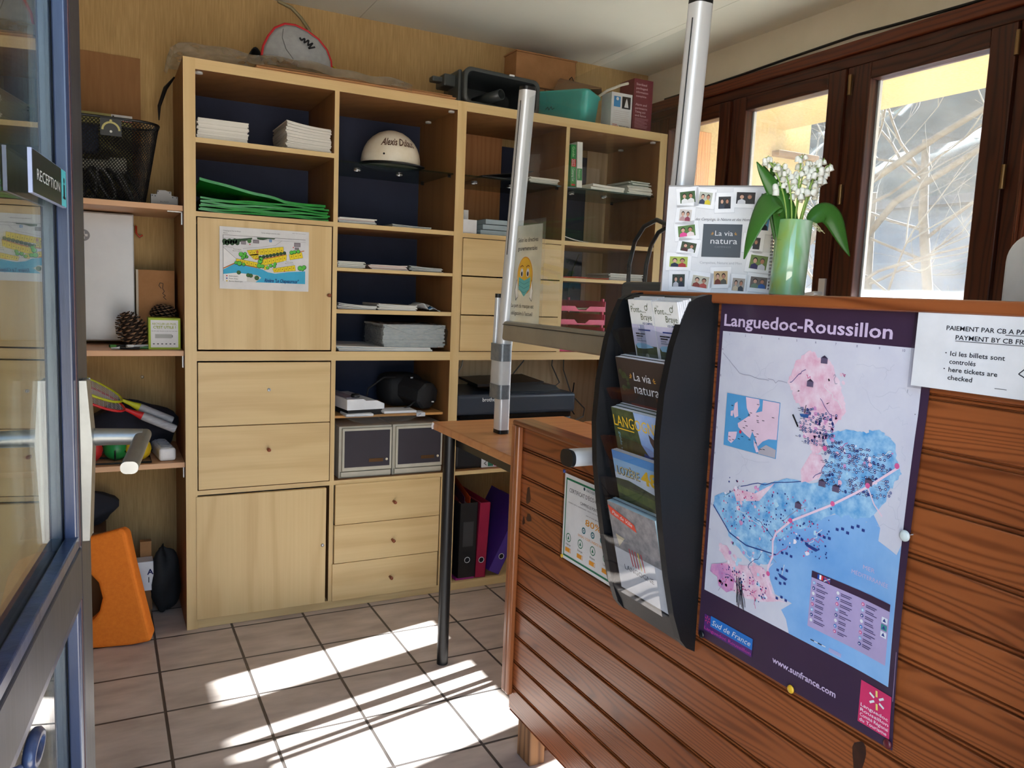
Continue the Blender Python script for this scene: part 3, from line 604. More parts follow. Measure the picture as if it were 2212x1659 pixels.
# papers, magazines in the narrow compartments
GLS = [WC, GC, mat('pale_blue_cover', (160, 178, 190), .4), mat('dark_red_cover', (150, 50, 52), .4), WC]
def sheets(lst, x0, x1, y0, y1, z, h, label, group, n=3, covers=None, sag=0, tw=.03):
    stack('magazine', label, group, x0, x1, y0, y1, z, z+h, n, covers or GLS, sag, .006, tw)
sheets(0, .625, .765, .06, .26, 1.4415, .022, 'magazine lying at the left end of the upper open shelf', 'magazines at the left of the upper shelf', 6)
sheets(0, .83, .985, .06, .25, 1.4415, .008, 'thin leaflet lying at the right end of the upper open shelf', 'leaflets on the upper shelf', 3, sag=.004)
sheets(0, .620, .722, .055, .26, 1.2815, .024, 'leaflet in the left pile of the second open shelf', 'leaflets in the second shelf, left', 8, [mat('olive_cover', (120, 126, 84), .5), WC])
sheets(0, .742, .888, .055, .26, 1.2815, .018, 'white magazine in the middle pile of the second open shelf', 'magazines in the second shelf, middle', 5, [WC, mat('coral_cover', (205, 110, 90), .5)])
sheets(0, .898, 1.03, .055, .25, 1.2815, .016, 'dark magazine in the right pile of the second open shelf', 'magazines in the second shelf, right', 5, [mat('slate_cover', (92, 100, 108), .35), GC], sag=.006)
sheets(0, .620, .765, .05, .26, 1.1315, .014, 'curled magazine at the left of the third open shelf', 'magazines in the third shelf, left', 4, [WC, GC], sag=.010)
sheets(0, .772, .925, .05, .26, 1.1315, .020, 'white magazine in the middle of the third open shelf', 'magazines in the third shelf, middle', 6, [WC, WC, PAPER], sag=.004)
cl = MB(); 
def crumple(u, v):
    return Vector((.915+.115*u, .06+.16*v, 1.1325+.034*math.sin(math.pi*min(1, u*1.05))**.6*(.6+.4*math.sin(7*u+3*v))+.004*math.sin(19*u+11*v)))
cl.grid(crumple, 22, 14, mat('white_film_bag', (222, 226, 228), .3, noise=(20, (1, 1, 1)), rgb2=(196, 202, 206)))
cl.grid(lambda u, v: crumple(.58+.22*u, .05+.3*v)+Vector((0, -.002, .0015)), 6, 6, mat('blue_print', (30, 110, 170), .35))
tag(cl.build('crumpled_bag', solid=.001), 'crumpled white plastic bag with a blue patch at the right of the third shelf', 'bag')
sheets(0, .622, .99, .045, .34, .9775, .014, 'large pale blue magazine under the shrink-wrapped bundle', 'magazines beneath the wrapped bundle', 4, [mat('pale_blue_cover', (160, 178, 190), .4), WC], sag=.006, tw=.01)
wb = thing('wrapped_bundle', 'shrink-wrapped bundle of newspapers with creased clear film', 'bundle', (.92, .2, .9915))
pw = MB()
for i in range(12): booklet(pw, .800+rnd(-.004, .004), .06+rnd(-.004, .004), .992+i*.0072, 1.05+rnd(-.006, .004), .30, .992+(i+.95)*.0072, PAPER, mat('newsprint', (214, 212, 200), .8, noise=(60, (1, 1, 3)), rgb2=(170, 178, 180)), rnd(-.01, .01))
pw.build('newspapers', wb)
FILM = thin_glass('clear_film', (236, 240, 244), dust=.08, dust_rgb=(220, 224, 228), scale=40, rough=.08, crinkle=.8)
def wrapf(u, v):
    a = 2*math.pi*u; sx, sz = math.copysign(abs(math.cos(a))**.35, math.cos(a)), math.copysign(abs(math.sin(a))**.35, math.sin(a))
    k = .0025*math.sin(13*a+9*v)+.002*math.sin(29*a-17*v)
    return Vector((.925+(.134+k)*sx, .052+.26*v, 1.0355+(.0445+k)*sz))
wf = MB().grid(wrapf, 72, 14, FILM); wf.grid(lambda u, v: Vector((.925, .052, 1.0355)).lerp(wrapf(u, 0)+Vector((0, -.004*math.sin(math.pi*v)*(1+math.sin(37*u)), 0)), v), 72, 5, FILM)
wf.build('film', wb)
# white laminator, camera bag, plastic-bagged papers
la = thing('laminator', 'white and black desktop laminator with a round black knob', 'machine', (.70, .2, .7375))
LW = mat('white_plastic', (236, 236, 238), .35); LD = mat('lilac_grey_plastic', (150, 140, 150), .4)
T_ = RT((.806, .045, .737), R(7))
m = MB(); m.T = T_
pr = [(0, .022), (.0, .042), (-.03, .055), (-.075, .055), (-.085, .062), (-.15, .062), (-.15, .022)]
pr = [(a, b) for a, b in pr]
m.prism(pr, F((0, 0, 0), X, Z), 0, -.28, LW); m.build('housing', la, bevel=.002)
m = MB(); m.T = T_; m.box(-.145, .004, 0, -.006, .28, .0225, BLACK); m.build('base', la, bevel=.002)
m = MB(); m.T = T_; m.box(-.140, .03, .0625, -.10, .27, .066, LD); m.build('feed_slot', la, bevel=.001)
m = MB(); m.T = T_; m.lathe([(.016, 0), (.018, .004), (.015, .012), (0, .013)], (-.105, .03, .0665), BLACK, 20); m.build('knob', la)
cb = thing('camera_bag', 'soft black camera bag with a round pouch facing out', 'bag', (.98, .22, .7365))
BCL = mat('black_nylon', (24, 24, 27), .75, noise=(120, (1, 1, 1)), rgb2=(16, 16, 18), bump=.2)
def bagbody(u, v):
    th = math.pi*v; a = 2*math.pi*u; e = lambda c: math.copysign(abs(c)**.5, c)
    return Vector((.945+.085*e(math.sin(th))*e(math.cos(a)), .27+.09*e(math.sin(th))*e(math.sin(a)), .805+.066*e(math.cos(th))))
MB().grid(bagbody, 24, 16, BCL).build('body', cb)
m = MB(); ax = Vector((.35, -.92, -.12)).normalized()
m.lathe([(.02, -.004), (.048, 0), (.056, .008), (.058, .03), (.058, .13), (.05, .14)], Vector((1.0, .085, .795)), BCL, 8, axis=-ax, smooth=False); m.build('pouch', cb, bevel=.006, seg=3)
m = MB(); m.tube([(.90, .2, .86), (.84, .16, .865), (.78, .17, .82), (.775, .17, .79)], .004, BCL, 6); m.tube([(.98, .1, .80), (.92, .08, .76), (.87, .075, .742)], .0035, BCL, 6); m.build('strap', cb)
m = MB()
for p in ((.955, .16, .862), (.975, .13, .85), (.955, .115, .79), (1.015, .078, .775)): m.box(p[0]-.005, p[1]-.003, p[2]-.003, p[0]+.005, p[1]+.001, p[2]+.003, mat('pale_buckle', (180, 182, 184), .4))
m.build('buckle', cb, bevel=.001)
bp = thing('bagged_papers', 'papers in a sagging clear plastic bag hanging over the thin shelf', 'papers', (.76, .1, .7365))
m = MB()
for x0, x1, z in ((.650, .755, .7365), (.795, .925, .744)):
    m.box(x0, .012, z, x1, .10, z+.010, WHITE)
m.build('sheets', bp, bevel=.003)
sagf = lambda u, v: Vector((.64+.30*u, .012-.012*math.sin(math.pi*v)+.003*math.sin(21*u+4*v), .742-(.034+.006*math.sin(9*u))*v*math.sin(math.pi*min(1, max(0, u)))**.6))
MB().grid(sagf, 30, 8, FILM).build('plastic_film', bp)
tag(MB().box(.936, .044, .7363, .972, .10, .7385, WHITE).box(.936, .043, .724, .972, .0435, .738, WHITE).build('shelf_tag'), 'small white tag on the thin wooden shelf edge', 'tag')
# two filing drawer boxes
BEI = mat('grey_beige_board', (196, 190, 172), .7); DFR = mat('dark_plum_panel', (52, 46, 54), .7)
fb = thing('filing_box', 'grey board filing box with dark drawer front, on the left', 'box', (.742, .2, .4955))
x0, x1 = .638, .842
m = MB(); m.box(x0, .062, .4955, x1, .40, .693, BEI); m.build('carcass', fb, bevel=.001)
m = MB(); m.box(x0+.010, .048, .524, x1-.002, .062, .686, BEI); m.build('drawer', fb, bevel=.001)
dr = fb.children[-1]
MB().box(x0+.018, .0465, .538, x1-.010, .0485, .677, DFR).build('front_panel', dr)
MB().box(x0+.112, .0455, .555, x0+.168, .047, .568, mat('bronze_label_holder', (112, 82, 52), .4, metal=.6)).build('label_holder', dr)
MB().lathe([(.005, 0), (.005, .003), (.002, .004), (0, .004)], (x0+.182, .0465, .563), mat('pale_button', (215, 205, 180), .4), 14, axis=(0, -1, 0)).build('button', dr)
m = MB(); m.box(x0+.006, .050, .502, x1-.003, .062, .520, BEI); m.build('lower_lip', fb, bevel=.001)
f2 = dup(fb, loc=(.742+.210, .2, .4955), label='grey board filing box with dark drawer front, behind the table corner')
f2['group'] = fb['group'] = 'filing boxes'
# ---------------------------------------------------------------- on top of the bookcase
ZT = 1.9275
for i, (x0, x1, z, y0, mt) in enumerate(((.33, 1.052, ZT, .022, CARD), (.33, .86, ZT+.007, .025, CARDD), (.45, 1.048, ZT+.013, .05, CARD))):
    tag(MB().box(x0, y0, z, x1, .36, z+.0055, mt).build('flat_cardboard', bevel=.001), ('bottom sheet of flat cardboard lying on the bookcase', 'dark sheet of flat cardboard between two others on the bookcase', 'top sheet of flat cardboard with a worn right end')[i], 'cardboard')
def wrapbag(u, v):
    x = .075+.80*u; e = math.sin(math.pi*min(1, max(0, u)))**.35
    return Vector((x, .01+.30*v, ZT+.020+.040*e*math.sin(math.pi*min(1, v*1.0+.12))**.5*(1-.45*u)+.004*math.sin(15*u+6*v)+.003*math.sin(37*u-9*v)))
FILMB = thin_glass('cloudy_film', (240, 238, 230), dust=.26, dust_rgb=(252, 250, 244), scale=9, rough=.14, crinkle=.9)
wbm = MB(); wbm.grid(wrapbag, 60, 14, FILMB)
wbm.grid(lambda u, v: Vector((wrapbag(u, 0).x, .010-.006*math.sin(11*u), wrapbag(u, 0).z-(.026+.003*math.sin(23*u))*v)), 60, 4, FILMB)
wbm.grid(lambda u, v: Vector((.075-.010*math.sin(math.pi*v), .01+.30*u, wrapbag(0, u).z-.018*v)), 14, 4, FILMB)
tag(wbm.build('plastic_sheeting'), 'crinkled cloudy plastic sheeting draped along the bookcase top', 'plastic sheet')
cpt = thing('sun_visor', 'pale grey cap with red edge and black zigzag emblem', 'cap', (.495, .2, ZT+.02))
GREYF = mat('pale_grey_fabric', (160, 163, 166), .85, noise=(60, (1, 1, 1)), rgb2=(148, 151, 154)); REDF = mat('red_binding', (190, 26, 36), .6)
dome = [(-.125, -.02), (-.12, .012), (-.105, .045), (-.082, .078), (-.048, .098), (-.012, .1), (.03, .088), (.07, .066), (.10, .035), (.115, .0), (.118, -.03)]
cen = Vector((.495, .15, 2.02))
def visor(u, v):
    k = u*(len(dome)-1); i = min(int(k), len(dome)-2); f = k-i
    a = dome[i][0]*(1-f)+dome[i+1][0]*f; b = dome[i][1]*(1-f)+dome[i+1][1]*f
    s = 1-v; bulge = .055*(1-s**2.2)
    return cen+Vector((a*s, -bulge, -.035+(b+.035)*s))
m = MB().grid(visor, 40, 12, GREYF)
vf = F(cen+Vector((.015, -.049, .028)), X*.93-Z*.36, Z*.93+X*.36)
m.line(vf, [(-.028, .010), (-.020, .004), (-.012, .016), (-.008, .002), (.002, .018), (.006, .000), (.018, .016), (.012, -.008), (.030, .008)], .0055, .004, INKB)
m.line(F(cen+Vector((0, -.052, 0)), X, Z), [(-.065, .065), (-.068, .035), (-.055, .0), (-.03, -.03)], .0015, .006, ink((90, 92, 94)))
m.build('fabric', cpt, solid=.002)
MB().tube([visor(i/40, 0)+Vector((0, .002, .001)) for i in range(41)], .0055, REDF, 8).build('binding', cpt)
tag(MB().grid(lambda u, v: Vector((.62+.10*u, .17+.10*v, 2.012-.055*u+.006*math.sin(6*v))), 8, 6, mat('yellow_fabric', (206, 190, 40), .7)).build('yellow_cloth', solid=.002), 'yellow cloth poking out right of the grey cap', 'cloth')
tag(MB().grid(lambda u, v: Vector((.33+.05*u, .19+.08*v, 2.0+.035*math.sin(math.pi*u)*(1-v*.6)-.004*v)), 8, 5, BCL).build('black_cloth', solid=.003), 'bit of black fabric poking out left of the grey cap', 'cloth')
tag(MB().tube([(.052, .36, 1.775), (.052, .34, 1.82), (.07, .30, 1.875), (.095, .25, 1.905)], [.002, .006, .007, .003], BLACK, 8).build('black_strap'), 'curved black strap end hanging off the bookcase left side', 'strap')
# black plastic tub with a tube inside, lying on its side
tb = thing('plastic_tub', 'charcoal plastic tub lying on its side with a tube inside', 'tub', (1.27, .2, ZT))
TUB = mat('charcoal_plastic', (66, 71, 71), .36); TUBI = mat('dark_tub_inside', (50, 54, 55), .42)
def rr(w_, h_, r_, n=6):
    out = []
    for cx, cyy, a0 in ((w_/2-r_, h_/2-r_, 0), (-w_/2+r_, h_/2-r_, 90), (-w_/2+r_, -h_/2+r_, 180), (w_/2-r_, -h_/2+r_, 270)):
        for k in range(n+1): a = math.radians(a0+90*k/n); out.append((cx+r_*math.cos(a), cyy+r_*math.sin(a)))
    return out
def loft(mb, secs, mt, caps=(True, True)):
    n = len(secs[0]); vs = [p for s_ in secs for p in s_]
    mb.add(vs, [(i*n+k, i*n+(k+1) % n, (i+1)*n+(k+1) % n, (i+1)*n+k) for i in range(len(secs)-1) for k in range(n)], mt, True)
    if caps[0]: mb.add(secs[0], [tuple(reversed(range(n)))], mt)
    if caps[1]: mb.add(secs[-1], [tuple(range(n))], mt)
def tubsec(w_, h_, y, dx=0, dz=0): return [Vector((1.275+dx+a*.985, y+a*.10, 1.998+dz+b)) for a, b in rr(w_, h_, min(w_, h_)*.22)]
m = MB(); loft(m, [tubsec(.30, .12, .34), tubsec(.325, .132, .32), tubsec(.345, .138, .12), tubsec(.355, .140, .09), tubsec(.355, .140, .082), tubsec(.325, .112, .082)], TUB, (True, False)); m.build('shell', tb)
m = MB(); loft(m, [tubsec(.325, .112, .0825), tubsec(.31, .10, .12), tubsec(.29, .095, .30)], TUBI, (False, True)); m.build('inside', tb)
m = MB(); m.lathe([(.018, 0), (.021, 0), (.021, .15), (.018, .15), (.018, 0)], (1.275, .095, 1.992), TUB, 20, axis=(-.35, .93, -.1), caps=False); m.build('tube', tb)
m = MB(); m.box(1.045, .13, 2.0, 1.10, .22, 2.045, TUB); m.box(1.005, .15, 2.015, 1.05, .19, 2.035, TUB); m.box(1.09, .095, 1.94, 1.105, .20, 2.06, TUB); m.build('bracket', tb, bevel=.005)
m = MB()
for x, z in ((1.30, 2.063), (1.30, 1.9315), (1.15, 1.9315)): m.box(x, .078, z, x+.022, .084, z+.006, ALU)
m.build('clip', tb)
# cardboard boxes at the back
bx = thing('cardboard_box', 'tall brown cardboard box against the wall behind the black tub', 'box', (1.60, .37, ZT))
MB().box(1.455, .33, ZT, 1.755, .445, 2.245, CARD).build('body', bx, bevel=.002)
MB().box(1.452, .325, 2.245, 1.758, .447, 2.250, CARD).build('flap', bx)
MB().box(1.60, .3285, 2.0, 1.604, .3297, 2.11, ink((90, 62, 40))).box(1.575, .3285, 2.105, 1.65, .3297, 2.112, ink((96, 66, 42))).build('slot', bx)
tc_ = thing('storage_box', 'turquoise plastic storage box near the right end of the bookcase top', 'box', (1.63, .2, ZT))
TEAL = mat('turquoise_plastic', (54, 176, 166), .4)
def tsec(w_, d_, z): return [Vector((1.62+a*math.cos(.33)-b*math.sin(.33)*-1*0+b*.0, .20+b+a*.0, z)) for a, b in rr(w_, d_, .03)]
def tsec(w_, d_, z):
    c, s_ = math.cos(.672), math.sin(.672)
    return [Vector((1.628+a*c-b*s_, .184+a*s_+b*c, z)) for a, b in rr(d_*.95, w_*.86, .028)]
m = MB(); loft(m, [tsec(.245, .15, ZT), tsec(.26, .162, ZT+.005), tsec(.285, .186, 2.045), tsec(.296, .198, 2.048), tsec(.296, .198, 2.056), tsec(.280, .182, 2.056), tsec(.25, .155, ZT+.01)], TEAL, (True, True)); m.build('tub', tc_)
m = MB(); c, s_ = math.cos(.672), math.sin(.672); qf = F((1.628-.0845*c, .184-.0845*s_, ZT), (s_, -c, 0), Z)
m.line(qf, [(-.06, .055), (-.05, .065), (-.045, .052), (-.035, .066), (-.03, .054), (-.02, .06)], .003, .002, ink((30, 90, 90))); m.build('scribble', tc_)
lid = MB(); lid.add([Vector(p) for p in ((1.55, .16, 2.06), (1.72, .06, 2.075), (1.83, .22, 2.09), (1.66, .30, 2.155), (1.60, .22, 2.12))], [(0, 1, 4), (1, 2, 3, 4)], CARDD)
tag(lid.build('cardboard_flap', solid=.004), 'bent brown cardboard flap sticking out of the turquoise box', 'cardboard')
tag(MB().tube([(1.755, .13, 2.062), (1.775, .10, 2.082), (1.80, .085, 2.094), (1.83, .075, 2.108), (1.86, .07, 2.118)], .0055, mat('white_rope', (224, 218, 204), .9, bump=.6, noise=(160, (1, 1, 1)), rgb2=(190, 184, 170)), 8).build('rope'), 'twisted white rope end hanging out of the turquoise box', 'rope')
tag(MB().tube([(1.72, .33, 2.13), (1.725, .33, 2.17), (1.735, .33, 2.18), (1.745, .33, 2.165), (1.745, .33, 2.12)], .0025, BLACK, 6).build('wire_hook'), 'thin black wire hook behind the brown flap', 'hook')
wx = MB(); wx.box(1.790, .085, ZT, 1.896, .16, 2.078, WHITE); f_ = front(1.790, .085, ZT)
wx.rect(f_, .012, .092, .046, .135, .0004, ink((60, 140, 200))); wx.disc(f_, .03, .125, .007, .0008, WHITE, 12); wx.rect(f_, .054, .088, .098, .138, .0004, INKB)
wx.ngon(f_, [(.066, .094), (.088, .094), (.082, .12), (.077, .132), (.072, .118)], .0008, WHITE)
for k in range(6): wx.rect(f_, .012, .035+k*.008, .095-rnd(0, .02), .0365+k*.008, .0004, ink((200, 190, 190)))
wx.text('BEVIDIN', f_, .045, .010, .010, INKB, .0004, width=.052, bold=.02); wx.rect(f_, .01, .012, .04, .014, .0004, ink((210, 80, 70))); wx.rect(f_, .01, .018, .034, .020, .0004, ink((210, 80, 70)))
tag(wx.build('white_carton'), 'white carton with two small pictures beside the turquoise box', 'box')
mx_ = MB(); MARO = mat('maroon_card', (112, 26, 46), .5); mx_.box(1.902, .085, ZT, 2.002, .19, 2.150, MARO); f_ = front(1.902, .085, ZT)
for k, (t, z, h_) in enumerate((('Sterilised', .196, .014), ('packaged', .180, .013), ('information', .164, .013), ('complete', .148, .012), ('Alarm and', .112, .014), ('perimetric', .097, .013), ('Timing unit', .082, .013), ('and fence', .067, .013))): mx_.text(t, f_, .012, z, h_, ink((226, 196, 202)), .0004, width=.055+.004*(k % 3))
for k in range(9): mx_.rect(f_, .012, .02+k*.0048, .012+rnd(.05, .072), .0215+k*.0048, .0004, ink((190, 140, 150)))
tag(mx_.build('maroon_carton'), 'maroon printed carton at the right end of the bookcase top', 'box')
# ---------------------------------------------------------------- right half: glass shelves and books
ZG = 1.6615
tag(booklet(MB(), 1.19, .06, ZG, 1.40, .30, ZG+.004, BLACK).add([(1.19, .07, ZG+.005), (1.42, .07, ZG+.045), (1.42, .28, ZG+.045), (1.19, .28, ZG+.005)], [(0, 1, 2, 3)], BLACK).build('black_folder', solid=.003), 'half-open black folder on the glass shelf behind the pole', 'folder')
sheets(0, 1.40, 1.535, .06, .26, ZG, .022, 'magazine in the pile behind the clear screen, on the glass shelf', 'magazines on the glass shelf behind the screen', 6, [GC, PAPER, WC], sag=-.0)
def book(x0, x1, z0, z1, lean, cov, name, label, deco=None, y0=.06, y1=.24, cat='book'):
    m = MB(); m.T = Matrix.Translation(Vector((x0, 0, z0))) @ Matrix.Rotation(lean, 4, 'Y')
    w_ = x1-x0; h_ = z1-z0
    m.box(0, y0, 0, .002, y1, h_, cov); m.box(w_-.002, y0, 0, w_, y1, h_, cov); m.box(0, y0-.002, 0, w_, y0, h_, cov); m.box(.002, y0, .003, w_-.002, y1-.003, h_-.003, PAGE)
    if deco: deco(m, F((0, y0-.002, 0), X, Z), w_, h_)
    return tag(m.build(name), label, cat)
GBK = mat('green_book_cover', (30, 132, 62), .4); LGB = mat('lime_cover', (96, 190, 40), .4)
def dec1(m, f_, w_, h_):
    m.rect(f_, .002, h_*.48, w_-.001, h_*.66, .0006, ink((206, 40, 44))); s_ = F(f_.p(w_*.2, h_*.655, .001), -Z, X); m.text('2022', s_, 0, 0, w_*.8, WHITE, .0004, width=h_*.16)
    m.text('Guide', F(f_.p(w_*.25, h_*.95, .001), -Z, X), 0, 0, w_*.7, ink((190, 225, 170)), .0003, width=h_*.24)
    m.text('Camping Car', F(f_.p(w_*.25, h_*.43, .001), -Z, X), 0, 0, w_*.6, WHITE, .0003, width=h_*.30); m.rect(f_, .004, h_*.03, w_-.004, h_*.07, .0006, ink((206, 40, 44)))
def dec2(m, f_, w_, h_):
    m.rect(f_, .001, h_*.16, w_-.001, h_*.42, .0006, GBK); m.text('Annuaire', F(f_.p(w_*.25, h_*.40, .001), -Z, X), 0, 0, w_*.6, ink((200, 230, 190)), .0004, width=h_*.2)
book(1.566, 1.571, ZG, 1.84, 0, LGB, 'book', 'thin lime green book upright against the divider', y1=.2)
book(1.5915, 1.617, ZG, 1.832, -R(2.5), GBK, 'book', 'green guidebook with a red band on its spine', dec1)
book(1.6215, 1.6475, ZG, 1.846, -R(2.2), WC, 'book', 'white book with a green band, upright beside the guidebook', dec2)
sheets(0, 1.695, 1.862, .06, .22, ZG, .022, 'white booklet lying on the glass shelf right of the books', 'booklets lying right of the upright books', 2, [WC], sag=.004, tw=.03)
sheets(0, 1.885, 2.012, .06, .24, ZG, .034, 'white booklet in the stack at the right end of the glass shelf', 'booklets at the right end of the glass shelf', 6, [WC, PAPER], tw=.02)
sheets(0, 1.897, 2.003, .065, .24, ZG+.0345, .022, 'green-edged leaflet on top of the booklet stack at the right end', 'green leaflets on the booklet stack', 4, [mat('grey_green_cover', (120, 146, 128), .5)], tw=.05)
# shelf at 1.438
wbx = MB(); wbx.box(1.108, .05, 1.4385, 1.168, .20, 1.492, WHITE); wbx.box(1.106, .12, 1.492, 1.162, .125, 1.535, WHITE)
tag(wbx.build('white_box', bevel=.001), 'small white open box on the shelf at the left of the dark books', 'box')
for k in range(3): tag(booklet(MB(), 1.188+.01*k, .055, 1.4385+k*.021, 1.36+.004*k, .26, 1.4585+k*.021, mat('dark_green_cover', (34, 56, 58), .4), mat('blue_grey_pages', (160, 176, 184), .6), rnd(-.02, .02)).build('book'), ('bottom', 'middle', 'topmost')[k]+' dark green book of the pile behind the pole', 'book')
tag(booklet(MB(), 1.566, .05, 1.4385, 1.69, .24, 1.442, WC, sag=.018).build('magazine'), 'curled white magazine in the right-hand compartment below the books', 'magazine')
# letter trays, papers
PINK = mat('raspberry_plastic', (226, 70, 120), .35)
for k, z in enumerate((.9775, 1.0345, 1.0915, 1.1485)):
    t = thing('letter_tray', ('lowest', 'second lowest', 'second from top', 'topmost')[k]+' pink plastic letter tray of the stack', 'letter tray', (1.69, .2, z))
    m = MB(); m.box(1.574, .06, z, 1.800, .38, z+.003, PINK); m.box(1.574, .06, z, 1.577, .38, z+.045, PINK); m.box(1.797, .06, z, 1.800, .38, z+.045, PINK); m.box(1.574, .377, z, 1.800, .38, z+.045, PINK)
    m.prism([(1.574, 0), (1.800, 0), (1.800, .022), (1.720, .022), (1.70, .006), (1.66, .006), (1.645, .022), (1.574, .022)], F((0, .0635, z), X, Z), 0, .0035, PINK)
    m.build('tray', t, bevel=.001)
    m = MB()
    for x in (1.576, 1.798):
        for y in (.075, .36): m.box(x-.004, y, z+.004, x+.004, y+.014, z+.0565, PINK)
    m.build('riser', t, bevel=.001)
for k in range(2): tag(MB().add([(1.585+.004*k, .07, 1.1535+.003*k), (1.785, .072, 1.1635+.003*k), (1.785, .34, 1.1545+.003*k), (1.585, .34, 1.1535+.003*k)], [(0, 1, 2, 3)], PAPER).build('paper_sheet', solid=.0012), 'white paper lying in the top pink letter tray', 'paper', 'papers in the pink tray')
m = MB(); f_ = F((1.575, .405, 1.160), X, Vector((0, .08, 1))); m.rect(f_, 0, 0, .20, .262, 0, ink((176, 186, 196)))
m.rect(f_, .01, .01, .19, .095, .0006, ink((52, 110, 150))); m.ngon(f_, [(.01, .075), (.07, .10), (.13, .118), (.19, .10), (.19, .07), (.1, .095)], .001, ink((190, 170, 60))); m.rect(f_, .01, .13, .19, .20, .0006, ink((140, 150, 160)))
for k in range(9): m.disc(f_, .025+k*.019, .195, .011, .001, ink((44, 60, 56)), 8)
m.line(f_, [(.02, .05), (.09, .04), (.19, .02)], .003, .001, ink((180, 190, 190)))
tag(m.build('plan_sheet', solid=.0008), 'plan sheet leaning against the back behind the pink trays', 'poster')
tag(MB().tube([(1.572, .06, 1.2885), (1.64, .05, 1.292), (1.74, .055, 1.289), (1.80, .05, 1.292)], .003, mat('orange_red_plastic', (206, 70, 40), .4), 6).box(1.57, .055, 1.2873, 1.80, .25, 1.2890, mat('red_sheet', (190, 60, 44), .4)).build('red_folder'), 'thin red-orange folder lying on the small right shelf', 'folder')
sheets(0, 1.815, 1.99, .06, .25, 1.2873, .030, 'black-edged booklet on the small right shelf behind the black bag', 'booklets on the small right shelf', 6, [mat('dark_cover', (30, 34, 36), .4), WC])
tag(MB().tube([(1.88, .425, 1.41), (1.85, .425, 1.34), (1.835, .425, 1.25), (1.83, .425, 1.12)], .0035, BLACK, 6).build('wire'), 'black wire hanging down the pale strip of bare wall', 'cable')
# printer
pt_ = thing('printer', 'large black inkjet printer with raised scanner lid on the low shelf', 'printer', (1.40, .2, .4955))
PRB = mat('printer_black', (30, 32, 36), .35); PRL = mat('printer_lid', (58, 66, 78), .3); GLOSSB = mat('gloss_black', (10, 11, 13), .12)
MB().box(1.115, .065, .4955, 1.66, .42, .70, PRB).build('body', pt_, bevel=.012, seg=3)
MB().box(1.112, .06, .715, 1.672, .42, .800, PRL).build('scanner_housing', pt_, bevel=.014, seg=3)
m = MB(); m.prism([(1.30, .8005), (1.63, .8005), (1.60, .825), (1.36, .842), (1.31, .84)], F((0, .30, 0), X, Z), -.08, .18, PRB); m.build('document_feeder', pt_, bevel=.004)
m = MB(); m.add([Vector(p) for p in ((1.22, .10, .832), (1.52, .08, .842), (1.54, .32, .848), (1.24, .34, .838))], [(0, 1, 2, 3)], PRB); m.build('feeder_tray', pt_, solid=.010, bevel=.003)
MB().box(1.13, .064, .70, 1.65, .40, .716, GLOSSB).build('paper_slot', pt_)
m = MB(); m.text('brother', front(1.225, .0595, .772), 0, 0, .022, ink((235, 238, 240)), .0006, width=.066, bold=.02); m.build('maker_mark', pt_)
m = MB(); f_ = front(1.232, .0645, .497); m.rect(f_, 0, 0, .086, .050, .0008, WHITE); m.rect(f_, .030, .004, .055, .046, .0012, ink((50, 110, 90))); m.disc(f_, .043, .030, .008, .0016, ink((230, 200, 60)), 10); m.rect(f_, .058, .004, .083, .026, .0012, ink((206, 40, 110)))
m.text('A3', F(f_.p(.024, .007, .0004), Z, -X), 0, 0, .018, INKB, .001, width=.034); m.text('A4', f_, .059, .031, .014, ink((206, 40, 110)), .0012, width=.022); m.build('sticker', pt_)
# binders
def binder(x0, w_, h_, mt, label, lean=0.0, z0=.0315, label_patch=None):
    t = thing('lever_arch_binder', label, 'binder', (x0+w_/2, .2, z0)); m = MB(); Tm = Matrix.Translation(Vector((x0, 0, z0))) @ Matrix.Rotation(lean, 4, 'Y')
    m.T = Tm; m.box(0, .05, 0, w_, .053, h_, mt); m.box(0, .05, 0, .003, .34, h_, mt); m.box(w_-.003, .05, 0, w_, .34, h_, mt); m.build('cover', t, bevel=.001)
    m = MB(); m.T = Tm; m.box(.006, .06, .004, w_-.006, .33, h_-.022, PAGE); m.build('pages', t)
    m = MB(); m.T = Tm; m.tube([(w_/2+.0115*math.cos(a), .0488, .075+.0115*math.sin(a)) for a in [2*math.pi*k/20 for k in range(21)]], .0013, ALU, 6); m.disc(F((0, .0497, 0), X, Z), w_/2, .075, .0105, .0004, INKB, 20); m.build('finger_ring', t)
    if label_patch: m = MB(); m.T = Tm; m.rect(F((0, .0494, 0), X, Z), w_*.2, h_*.42, w_*.8, h_*.75, .0006, label_patch); m.build('spine_label', t)
binder(1.137, .078, .315, mat('black_board', (22, 22, 24), .5), 'black lever arch binder standing in the lowest compartment', R(.5), .041, mat('dull_label', (60, 60, 62), .5))
binder(1.214, .048, .318, mat('crimson_board', (158, 26, 66), .45), 'crimson lever arch binder standing beside the black one', R(2.5), .0345)
binder(1.276, .055, .318, mat('violet_board', (78, 52, 150), .45), 'violet lever arch binder leaning over to the right', R(27), .058)
tag(MB().box(1.130, .055, .0315, 1.212, .33, .0405, mat('magenta_board', (176, 50, 150), .45)).build('magenta_folder', bevel=.001), 'flat magenta folder under the black binder', 'folder')
for k, (px_, h_) in enumerate(((1.145, .34), (1.17, .355), (1.195, .352))):
    tag(MB().add([(px_, .08, .338), (px_+.022, .30, .338), (px_+.022, .30, .06+h_), (px_, .08, .05+h_-.03)], [(0, 1, 2, 3)], (mat('dark_red_sheet', (110, 30, 40), .5), mat('plum_sheet', (70, 34, 60), .5), mat('orange_sheet', (214, 84, 30), .5))[k]).build('divider_sheet', solid=.002), ('dark red', 'plum', 'orange')[k]+' divider sheet rising out of the black binder', 'folder')
